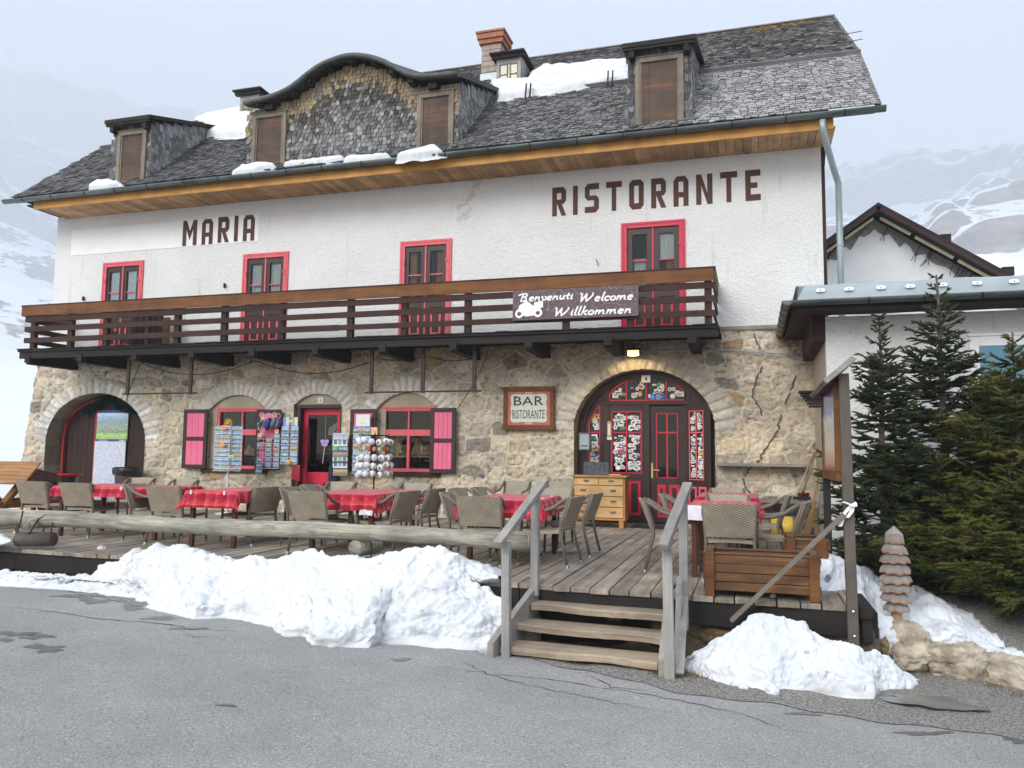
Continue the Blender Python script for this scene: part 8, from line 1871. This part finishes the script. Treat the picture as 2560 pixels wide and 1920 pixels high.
# ================================================================= spruces
def spruce(base, h, r0, lab, seed, cols, lean=0.0, dens=1.0, bare=.42):
    rn = random.Random(seed); t = thing('spruce_tree', lab, 'tree', base, 0, 'young spruces in front of the annex'); B = np.array(base, float)
    top = B+np.array((lean, .0, h)); mb = MB()
    mb.tube([B+(top-B)*k/8+np.array((rn.gauss(0, .006), 0, 0)) for k in range(9)], [.055*(1-k/8.6)*h/3.2+.006 for k in range(9)], 8); mb.build('trunk', M['bark'], t, smooth=True)
    cr_ = MB(); tw = MB()
    def brush(p, q, rad_, col, nd):
        p, q = np.array(p), np.array(q); d = q-p; L = np.linalg.norm(d)
        if L < 1e-4: return
        d = d/L; a = np.cross(d, (.2, .3, .9)); a /= np.linalg.norm(a)+1e-9; b = np.cross(d, a); n = max(5, int(L*nd))
        rings = 3; vs = []
        for k in range(rings+1):
            tt = k/rings; rr_ = rad_*(.50, .62, .52, .12)[k]
            for j in range(5): th = 2*math.pi*j/5+k; vs.append(p+d*L*tt+a*rr_*math.cos(th)+b*rr_*math.sin(th))
        cr_.add(vs, [(k*5+j, k*5+(j+1) % 5, k*5+5+(j+1) % 5, k*5+5+j) for k in range(rings) for j in range(5)], 0, tuple(c*.75 for c in col))
        for i in range(n):
            tt = rn.random()*1.02; th = rn.uniform(0, 6.283); o_ = a*math.cos(th)+b*math.sin(th); c0 = p+d*L*tt; e_ = c0+o_*rad_*rn.uniform(.85, 1.25)+d*rad_*rn.uniform(.5, 1.1); s = np.cross(o_, d)*rad_*.11
            cr_.add([c0-s, c0+s, e_], [(0, 1, 2)], 0, tuple(c*rn.uniform(.75, 1.35) for c in col))
    z = .04*h; lv = 0
    # leader and its shoots
    for k in range(6): brush(top-np.array((0, 0, h*.15))*(1-k/6)+0, top-np.array((0, 0, h*.15))*(1-(k+1)/6), .016, cols[2], 260)
    heights = []
    while z < h*.985:
        f = z/h; heights.append(z); z += h*(.022+.014*(1-f))*rn.uniform(.6, 1.4)/dens
    for z in heights:
        f = z/h; prof = (1-f)**.82*r0*rn.uniform(.85, 1.1)+.05; nb = int((4 if f > .85 else 6)*rn.uniform(.8, 1.3)); a0 = rn.uniform(0, 6.28)
        if f > .80 and rn.random() < .35: continue
        for i in range(nb):
            a = a0+2*math.pi*i/nb+rn.uniform(-.3, .3); L = prof*rn.uniform(.6, 1.15); c = B+(top-B)*min(.99, f+rn.uniform(-.02, .02)); up = .60 if f > .86 else ((.36 if f > .6 else .10)+rn.uniform(-.28, .28))
            dv = np.array((math.cos(a), math.sin(a), up)); dv /= np.linalg.norm(dv); e_ = c+dv*L; e_[2] += L*L*(.16 if f < .6 else .05)
            mid = (c+e_)/2-np.array((0, 0, L*.07)); pts = [c, c*.55+mid*.45, mid, mid*.45+e_*.55, e_]
            tw.tube(pts, [.012, .010, .008, .006, .003], 4, cap=False)
            nt = max(2, int(L/.062)); tipc = cols[2]
            for k in range(nt):
                s_ = (bare if f < .5 and L > .5 else .12)+(1-(bare if f < .5 and L > .5 else .12))*(k+.5)/nt; i0 = min(3, int(s_*4)); fr = s_*4-i0; p = np.array(pts[i0])*(1-fr)+np.array(pts[i0+1])*fr
                for sg in (-1, 1):
                    if rn.random() < .12: continue
                    side = np.cross(dv, (0, 0, 1)); side /= np.linalg.norm(side)+1e-9; tl = L*(.34*(1-s_)+.12)*rn.uniform(.7, 1.25)+.03; td = dv*.75+side*sg*.75+np.array((0, 0, rn.uniform(-.45, .40))); td /= np.linalg.norm(td)
                    c1 = cols[0] if s_ < .55 else (cols[1] if s_ < .8 else tipc); c1 = tuple(x*rn.uniform(.75, 1.3) for x in c1)
                    q1 = p+td*tl; brush(p, q1, .021, c1, 230)
                    if tl > .15:
                        for sg2 in (-1, 1): s2 = np.cross(td, (0, 0, 1)); td2 = td*.8+s2*sg2*.6+np.array((0, 0, rn.uniform(-.1, .15))); brush(p+td*tl*.45, p+td*tl*.45+td2*tl*.45, .019, tuple(x*1.1 for x in c1), 230)
            brush(pts[3], pts[4], .021, tipc, 230); brush(pts[2], pts[3], .020, cols[1], 200)
    cr_.build('crown', M['needles'], t); tw.build('branches', M['twig'], t)
dkc = [(.028, .040, .018), (.038, .053, .022), (.058, .074, .028)]; mdc = [(.036, .046, .016), (.058, .066, .017), (.095, .098, .022)]; ylc = [(.042, .056, .014), (.072, .084, .018), (.118, .122, .026)]
spruce((1.52, -4.35, -.3), 3.35, .95, 'dark slender young spruce nearest the notice board', 11, dkc, .02, 1.0)
spruce((2.30, -4.05, -.25), 3.83, 1.15, 'tallest young spruce with a forked top in the middle of the group', 12, dkc, -.04, 1.0)
spruce((2.93, -4.55, -.3), 3.05, 1.45, 'yellow-green bushy young spruce at the right edge', 13, ylc, .0, 1.15)
spruce((2.75, -5.15, -.38), 1.6, 1.45, 'low bushy spruce in front of the taller ones', 14, mdc, .05, 1.2)

# ---- carved timber tree
c = F(1937*D, 1335*D, -6.40); CT = thing('carved_timber_tree', 'stack of carved frilled timber discs shaped as a conifer standing in the snow', 'carving', tuple(c))
mb = MB(); mb.tube([c+np.array((0, 0, -.1)), c+np.array((0, 0, .80))], .05, 10); mb.build('stem', M['sculpt_cut'], CT)
rs_ = [.115, .135, .135, .14, .135, .13, .115, .085, .0]; z = .07
for k in range(8):
    mb = MB(); r_ = rs_[k]*1.0; hgt = .088 if k < 7 else .17; n = 48; vs = []; tx, ty = rng.gauss(0, .05), rng.gauss(0, .05); ph = rng.uniform(0, 6)
    for (rk, zk, fr) in ((1.0, 0, 1), (1.03, .016, 1), (.93, hgt*.55, .6), (.62 if k < 7 else .05, hgt, .2)):
        for j in range(n): a = 2*math.pi*j/n; q_ = rk*r_*(1+.055*fr*math.cos(8*a+ph)); x_, y_ = q_*math.cos(a), q_*math.sin(a); vs.append((c[0]+x_, c[1]+y_, c[2]+z+zk-(.006*fr*math.cos(8*a+ph) if zk < .03 else 0)+x_*tx+y_*ty))
    fs = [(i*n+j, i*n+(j+1) % n, (i+1)*n+(j+1) % n, (i+1)*n+j) for i in range(3) for j in range(n)]+[tuple(range(n))[::-1], tuple(3*n+j for j in range(n))]
    b0 = len(mb.f); mb.add(vs, fs); 
    for i in range(n): mb.m[b0+i] = 1
    mb.build('tier', [M['sculpt'], M['sculpt_cut']], CT); z += .092

# ---- boulders
def boulder(c, rx, ry, rz_, lab, seed, mt='rock'):
    n, q_ = 90, 60; a, b = np.meshgrid(np.linspace(0, 2*math.pi, n), np.linspace(0, math.pi, q_)); d = np.stack([np.sin(b)*np.cos(a), np.sin(b)*np.sin(a), np.cos(b)], -1); f = d.reshape(-1, 3)
    rq_ = np.random.RandomState(seed); N_ = rq_.normal(size=(22, 3)); N_ /= np.linalg.norm(N_, axis=1, keepdims=True); hh_ = rq_.uniform(.68, 1.05, 22); dn_ = f@N_.T; r_ = np.where(dn_ > .05, hh_/np.clip(dn_, .05, None), 9).min(1).reshape(a.shape); r_ = np.minimum(r_, 1.35)*(1+.10*fbm(f*2.2+seed, 4, seed+3).reshape(a.shape)+.06*fbm(f*7, 4, seed+5, .6).reshape(a.shape))
    P_ = d*r_[..., None]*np.array((rx, ry, rz_))+np.array(c); P_[:, -1] = P_[:, 0]; mb = MB(); mb.grid(P_); return tag(mb.build('boulder', M[mt], None, smooth=True, loc=tuple(c)), lab, 'boulder', 'boulders along the verge')
c = RD(1950*1.0+330, 1690); 
bp = lambda px, py, up: F(px, py, -7.05)
boulder(bp(2276, 1637, 0), .235, .2, .20, 'pale craggy boulder left of the biggest one, under the snow edge', 3)
boulder(bp(2378, 1657, 0), .30, .26, .245, 'biggest pale boulder at the roadside below the spruces', 5)
boulder(bp(2518, 1700, 0), .34, .26, .17, 'low flat pale boulder at the right edge of the photo', 8)
boulder(bp(2206, 1614, 0), .11, .12, .10, 'small brown boulder beside the timber stump', 9, 'moss_rock')
boulder(bp(1660+330*.4069, 1100+1160*.4069, .22)+np.array((0, -.25, .0)), .22, .12, .11, 'brown footing boulder beside the steps under the terrace edge', 15, 'moss_rock')
# ---- tufts of dead grass
mb = MB()
def tuft(c, n, h, sp):
    for i in range(n):
        p = np.array(c)+np.array((rng.gauss(0, sp), rng.gauss(0, sp*.6), 0)); d = np.array((rng.gauss(0, .5), rng.gauss(0, .5), 1.0)); e_ = p+d*h*rng.uniform(.4, 1); s = np.array((.004, .002, 0)); mb.add([p-s, p+s, e_+np.array((0, 0, -h*.2))], [(0, 1, 2)])
for px, py, n, h in ((1690, 1692, 320, .09), (1720, 1700, 220, .07), (2330, 1690, 160, .12), (2370, 1700, 160, .08), (2480, 1720, 160, .07), (2300, 1670, 120, .10), (2545, 1745, 120, .08), (1655, 1690, 160, .06)): tuft(RD(px, py)+np.array((0, 0, .01)), n, h, .10)
gr_ = mb.build('dead_grass', M['grass'], None, kind='stuff'); gr_['label'] = 'tufts of dry yellow grass along the verge'; gr_['category'] = 'grass'
# ================================================================= snow banks
def spline(pts, n):
    pts = np.array(pts, float); d = np.concatenate([[0], np.cumsum(np.linalg.norm(np.diff(pts, axis=0), axis=1))]); t = np.linspace(0, d[-1], n); return np.stack([np.interp(t, d, pts[:, i]) for i in range(3)], -1)
def bank(curves, ns, nt, label, seed, amp=.05, bulge=.25, name='snow_bank', dirt=True, key=None):
    C_ = np.array([spline(c, ns) for c in curves]); k = len(curves); ts = np.linspace(0, k-1, nt); G_ = np.zeros((nt, ns, 3))
    for i, t in enumerate(ts):
        a = min(int(t), k-2); f = t-a; p0, p1, p2, p3 = C_[max(a-1, 0)], C_[a], C_[a+1], C_[min(a+2, k-1)]
        G_[i] = .5*((2*p1)+(-p0+p2)*f+(2*p0-5*p1+4*p2-p3)*f*f+(-p0+3*p1-3*p2+p3)*f**3)
    q = G_.reshape(-1, 3); e = np.clip(np.minimum(ts, 99)/.5, 0, 1)[:, None]*np.ones(ns)[None]; se = np.clip(np.minimum(np.arange(ns), ns-1-np.arange(ns))/(ns*.03), 0, 1)[None]
    d1 = fbm(q*1.9+seed, 4, seed).reshape(nt, ns); d2 = fbm(q*7+seed, 4, seed+4, .6).reshape(nt, ns); d3 = np.abs(vnoise(q*np.array((4.5, 4.5, 5.5)), seed+8)).reshape(nt, ns); d4 = fbm(q*26, 3, seed+11, .6).reshape(nt, ns)
    gx = np.gradient(G_, axis=1); gt = np.gradient(G_, axis=0); nr = np.cross(gx, gt); nr /= np.linalg.norm(nr, axis=-1, keepdims=True)+1e-9; nr *= np.sign(nr[..., 2:3]+1e-6)
    nr = np.where(np.abs(nr[..., 2:3]) < .02, np.array((0, -1, 0.0)), nr)
    dd = amp*(1.1*d1+.55*d2-.5*(d3 < .12)*(.12-d3)*6+.16*d4)*e*(.25+.75*se)
    foot = (1-np.clip(ts/.18, 0, 1))[:, None]
    G_ = G_+nr*dd[..., None]+(foot*-.06*np.abs(fbm(q*np.array((5, 0, 0))+3, 3, seed+2)).reshape(nt, ns))[..., None]*np.array((0, 1.0, 0))
    mb = MB(); mb.v = G_.reshape(-1, 3).tolist(); mb.f = [(i*ns+j, i*ns+j+1, (i+1)*ns+j+1, (i+1)*ns+j) for i in range(nt-1) for j in range(ns-1)]; mb.m = [0]*len(mb.f)
    o = mb.build(name, M['snow'], None, smooth=True, loc=tuple(G_[0, ns//2])); at = o.data.color_attributes.new('col', 'FLOAT_COLOR', 'POINT'); cc = np.ones((nt, ns, 4))
    if dirt:
        low = np.clip(1-ts/.28, 0, 1)[:, None]*(.55+.45*d2); bl = np.clip((d1-.25)*1.2, 0, .35)*np.clip(d2+.5, 0, 1); mk = np.clip(low*.55+bl*.45, 0, .6)[..., None]; cc[..., :3] = 1-mk*np.array((.42, .50, .58)); sp_ = (vnoise(q*34, seed+21).reshape(nt, ns) > .80) & (d1 > -.1); cc[sp_, :3] *= .62
    at.data.foreach_set('color', cc.ravel()); return tag(o, label, 'snow bank')
B4 = lambda u, v, up=0.0: RD(u*.5787, 1320+v*.5787)+np.array((0, 0, up))
H4 = lambda u, v, Y: F(u*.5787, 1320+v*.5787, Y)
foot = [B4(-120, 245), B4(0, 250), B4(250, 265), B4(450, 292), B4(560, 312), B4(650, 350), B4(760, 372), B4(830, 392), B4(950, 388), B4(1050, 398), B4(1180, 428), B4(1220, 462), B4(1330, 470), B4(1350, 505), B4(1440, 515), B4(1600, 515), B4(1640, 492), B4(1800, 508), B4(2000, 524), B4(2130, 530), B4(2190, 532)]
bulge_ = [np.array(p)+np.array((0, .10, h)) for p, h in zip(foot, (.10, .10, .10, .11, .12, .13, .14, .16, .17, .18, .20, .20, .20, .20, .20, .22, .24, .25, .25, .22, .06))]
crest = [H4(-120, 172, -7.35), H4(0, 180, -7.30), H4(250, 195, -7.25), H4(400, 200, -7.20), H4(420, 172, -7.18), H4(500, 128, -7.15), H4(590, 108, -7.12), H4(604, 128, -7.12), H4(640, 102, -7.12), H4(760, 84, -7.12), H4(1000, 112, -7.15), H4(1180, 122, -7.20), H4(1270, 97, -7.25), H4(1330, 88, -7.3), H4(1450, 105, -7.35), H4(1600, 140, -7.38), H4(1700, 112, -7.42), H4(1790, 76, -7.45), H4(1900, 70, -7.48), H4(1975, 105, -7.50), H4(2050, 235, -7.55), H4(2130, 282, -7.6), H4(2185, 300, -7.7)]
mid_ = []
fs_, cs_ = spline(foot, 40), spline(crest, 40)
for a, b in zip(fs_, cs_): m_ = a*.42+b*.58; m_[2] = a[2]*.36+b[2]*.64+.02; mid_.append(m_)
bk_ = [np.array(p)+np.array((0, .16, -.20)) for p in crest]; bk2 = [np.array((p[0], p[1]+.30, -.40)) for p in crest]
bank([foot, bulge_, mid_, crest, bk_, bk2], 520, 130, 'long rough heap of old snow piled against the left of the terrace', 3, .065)
# overhanging tongue at the right end of the heap
tg = [H4(u, v, -7.35) for u, v in ((1900, 95), (1975, 118), (2060, 150), (2120, 180), (2160, 208))]; tgl = [H4(u, v, -7.5) for u, v in ((1880, 190), (1960, 205), (2040, 222), (2090, 226), (2155, 218))]
bank([[p+np.array((0, .1, -.05)) for p in tgl], tgl, [a*.5+b*.5+np.array((0, -.06, .03)) for a, b in zip(tg, tgl)], tg, [p+np.array((0, .28, -.04)) for p in tg], [p+np.array((0, .3, -.12)) for p in tg]], 90, 50, 'tongue of snow jutting over the terrace edge left of the stair rail', 6, .035, dirt=False, name='snow_ledge')
# right-hand heap beside the steps
S3 = lambda u, v: (1660+u*.4069, 1100+v*.4069)
R3 = lambda u, v: RD(*S3(u, v)); H3 = lambda u, v, Y: F(*S3(u, v), Y)
foot = [R3(85, 1420), R3(150, 1455), R3(280, 1490), R3(420, 1520), R3(560, 1545), R3(640, 1558), R3(760, 1555), R3(900, 1560), R3(1050, 1580), R3(1180, 1605), R3(1285, 1615), R3(1300, 1580), R3(1340, 1560), R3(1440, 1560), R3(1520, 1545), R3(1578, 1510)]
bul = [np.array(p)+np.array((0, .08, h)) for p, h in zip(foot, (.05, .12, .15, .16, .16, .16, .17, .18, .18, .18, .15, .12, .12, .10, .08, .03))]
crest = [H3(120, 1370, -8.0), H3(180, 1290, -7.9), H3(270, 1235, -7.85), H3(400, 1160, -7.82), H3(500, 1080, -7.8), H3(560, 1042, -7.8), H3(620, 1036, -7.8), H3(700, 1050, -7.8), H3(800, 1080, -7.8), H3(885, 1105, -7.8), H3(895, 1150, -7.8), H3(930, 1180, -7.8), H3(990, 1195, -7.82), H3(1080, 1240, -7.85), H3(1160, 1255, -7.85), H3(1225, 1320, -7.8), H3(1300, 1290, -7.7), H3(1400, 1340, -7.6), H3(1470, 1410, -7.5), H3(1500, 1450, -7.45), H3(1560, 1490, -7.4)]
fs_, cs_ = spline(foot, 40), spline(crest, 40); mid_ = []
for a, b in zip(fs_, cs_): m_ = a*.45+b*.55; m_[2] = a[2]*.36+b[2]*.64+.03; mid_.append(m_)
bank([foot, bul, mid_, crest, [np.array(p)+np.array((.0, .12, -.18)) for p in crest], [np.array((p[0], p[1]+.12, -.75)) for p in crest]], 300, 110, 'big clean heap of snow at the right of the steps below the planter', 12, .042)
# snow slope under the spruces, spilling over the boulders
fr = [H3(1205, 1075, -7.3), H3(1275, 1180, -7.25), H3(1290, 1230, -7.2), H3(1440, 1230, -7.1), H3(1590, 1265, -7.05), H3(1680, 1280, -7.05), H3(1780, 1235, -7.0), H3(1870, 1255, -6.95), H3(1930, 1350, -6.95), H3(2060, 1395, -6.95), H3(2212, 1405, -6.95), H3(2500, 1440, -6.95), H3(3200, 1520, -6.9)]
up1 = [p+np.array((0, .12, .09)) for p in fr]
cr2 = [H3(960, 985, -6.9), H3(1000, 930, -6.7), H3(1230, 1010, -6.6), H3(1350, 1105, -6.45), H3(1480, 1125, -6.4), H3(1640, 1110, -6.2), H3(1800, 1120, -6.2), H3(1900, 1150, -6.2), H3(2050, 1230, -6.3), H3(2212, 1290, -6.3), H3(2500, 1330, -6.3), H3(3200, 1420, -6.3)]
cr3 = [H3(960, 730, -6.6), H3(1060, 735, -6.3), H3(1200, 775, -5.8), H3(1300, 840, -5.0), H3(1420, 905, -4.9), H3(1540, 905, -5.2), H3(1680, 970, -5.2), H3(1800, 1000, -5.2), H3(1900, 1100, -5.3), H3(2030, 1150, -5.4), H3(2212, 1240, -5.4), H3(2500, 1290, -5.3), H3(3200, 1340, -5.3)]
bk = [np.array((p[0], p[1]+.9, p[2]-.12)) for p in cr3]; bk2 = [np.array((p[0], -2.6, -.45)) for p in cr3]
bank([[p+np.array((0, .14, -.30)) for p in fr], fr, up1, cr2, cr3, bk, bk2], 320, 120, 'snow slope under the spruces lying over the roadside boulders', 22, .06, dirt=False)
# small remnants
def lump(c, r, lab, seed, sq=.6, sx_=1, sy_=1, name='snow_lump'):
    n, q_ = 22, 14; a, b = np.meshgrid(np.linspace(0, 2*math.pi, n), np.linspace(0, math.pi, q_)); d = np.stack([np.sin(b)*np.cos(a), np.sin(b)*np.sin(a), np.cos(b)*sq], -1); P_ = d*r*(1+.25*fbm(d.reshape(-1, 3)*2+seed, 3, seed).reshape(a.shape)[..., None])+np.array(c); P_[:, -1] = P_[:, 0]; mb = MB(); mb.grid(P_)
    for k in range(len(mb.f)): mb.c[k] = (1, 1, 1)
    tag(mb.build(name, M['snow'], None, smooth=True, loc=tuple(c)), lab, 'snow lump')
lump(R3(487, 1535)+np.array((0, 0, .02)), .05, 'small snow lump at the foot of the right snow heap, the left one of two', 1); lump(R3(668, 1568)+np.array((0, 0, .03)), .05, 'round snowball at the foot of the right snow heap', 2, .9)
c = RD(800+1035*.4069, 1100+1310*.4069); lump(c+np.array((0, 0, .06)), .09, 'pointed snow chunk beside the foot of the left stair rail', 3, 1.1); lump(RD(800+1110*.4069, 1100+1295*.4069)+np.array((0, 0, .03)), .05, 'tiny snow chunk against the left newel post', 4)
if 0: bank([[G(u, v, .0)+np.array((0, 0, 0)) for u, v in ((182, 1366), (220, 1372), (260, 1376), (303, 1379))], [G(u, v-3, .05) for u, v in ((183, 1366), (220, 1371), (262, 1374), (300, 1378))], [G(u, v-6, .05)+np.array((0, .1, 0)) for u, v in ((186, 1366), (222, 1370), (262, 1372), (298, 1376))], [G(u, v-6, 0)+np.array((0, .2, 0)) for u, v in ((186, 1366), (222, 1370), (262, 1372), (298, 1376))]], 60, 24, 'thin strip of snow left lying on the terrace edge', 31, .02, name='snow_strip', dirt=False)
bank([[F(-60, 1372, -7.2), F(0, 1366, -7.2), F(22, 1358, -7.2)], [F(-60, 1350, -7.2), F(0, 1356, -7.2), F(27, 1350, -7.2)], [F(-60, 1330, -7.05), F(0, 1338, -7.05), F(20, 1346, -7.05)], [F(-60, 1345, -6.8), F(0, 1350, -6.8), F(16, 1350, -6.8)]], 40, 24, 'end of a snow heap on the terrace edge at the left border', 32, .03, name='snow_strip', dirt=False)
if 0: bank([[G(u, v, .0) for u, v in ((1880, 1487), (1925, 1497), (1985, 1497))], [G(u, v, .04) for u, v in ((1878, 1486), (1925, 1494), (1988, 1494))], [G(u, v-2, .04) for u, v in ((1885, 1482), (1930, 1487), (1980, 1489))], [G(u, v, .0)+np.array((0, .1, 0)) for u, v in ((1885, 1482), (1930, 1487), (1980, 1489))]], 40, 20, 'thin snow remnant on the boards under the front planter', 33, .012, name='snow_strip', dirt=False)
a, b = G(184, 1368), G(300, 1380); lump((a+b)/2+np.array((0, .08, .005)), .05, 'thin strip of snow left lying on the terrace edge', 31, .6, np.linalg.norm(b-a)/.1, 2.2, 'snow_strip')
a, b = G(1880, 1492), G(1985, 1497); lump((a+b)/2+np.array((0, .06, .0)), .03, 'thin snow remnant on the boards under the front planter', 33, .8, np.linalg.norm(b-a)/.06, 2.0, 'snow_strip')
# ================================================================= the misty air
mb = MB(); mb.box(-6000, 6000, -500, 6000, -150, 2150)
hz = mb.build('haze', [], None); hz['kind'] = 'stuff'; hz['label'] = 'low cloud and mist drifting round the mountains'; hz['category'] = 'mist'
hm = bpy.data.materials.new('mist'); hm.use_nodes = True; t = hm.node_tree; t.nodes.clear(); out = t.nodes.new('ShaderNodeOutputMaterial'); pv = t.nodes.new('ShaderNodeVolumePrincipled')
pv.inputs['Color'].default_value = (.84, .88, .93, 1); pv.inputs['Density'].default_value = .00080; pv.inputs['Anisotropy'].default_value = .0
t.links.new(pv.outputs[0], out.inputs['Volume']); hz.data.materials.append(hm)
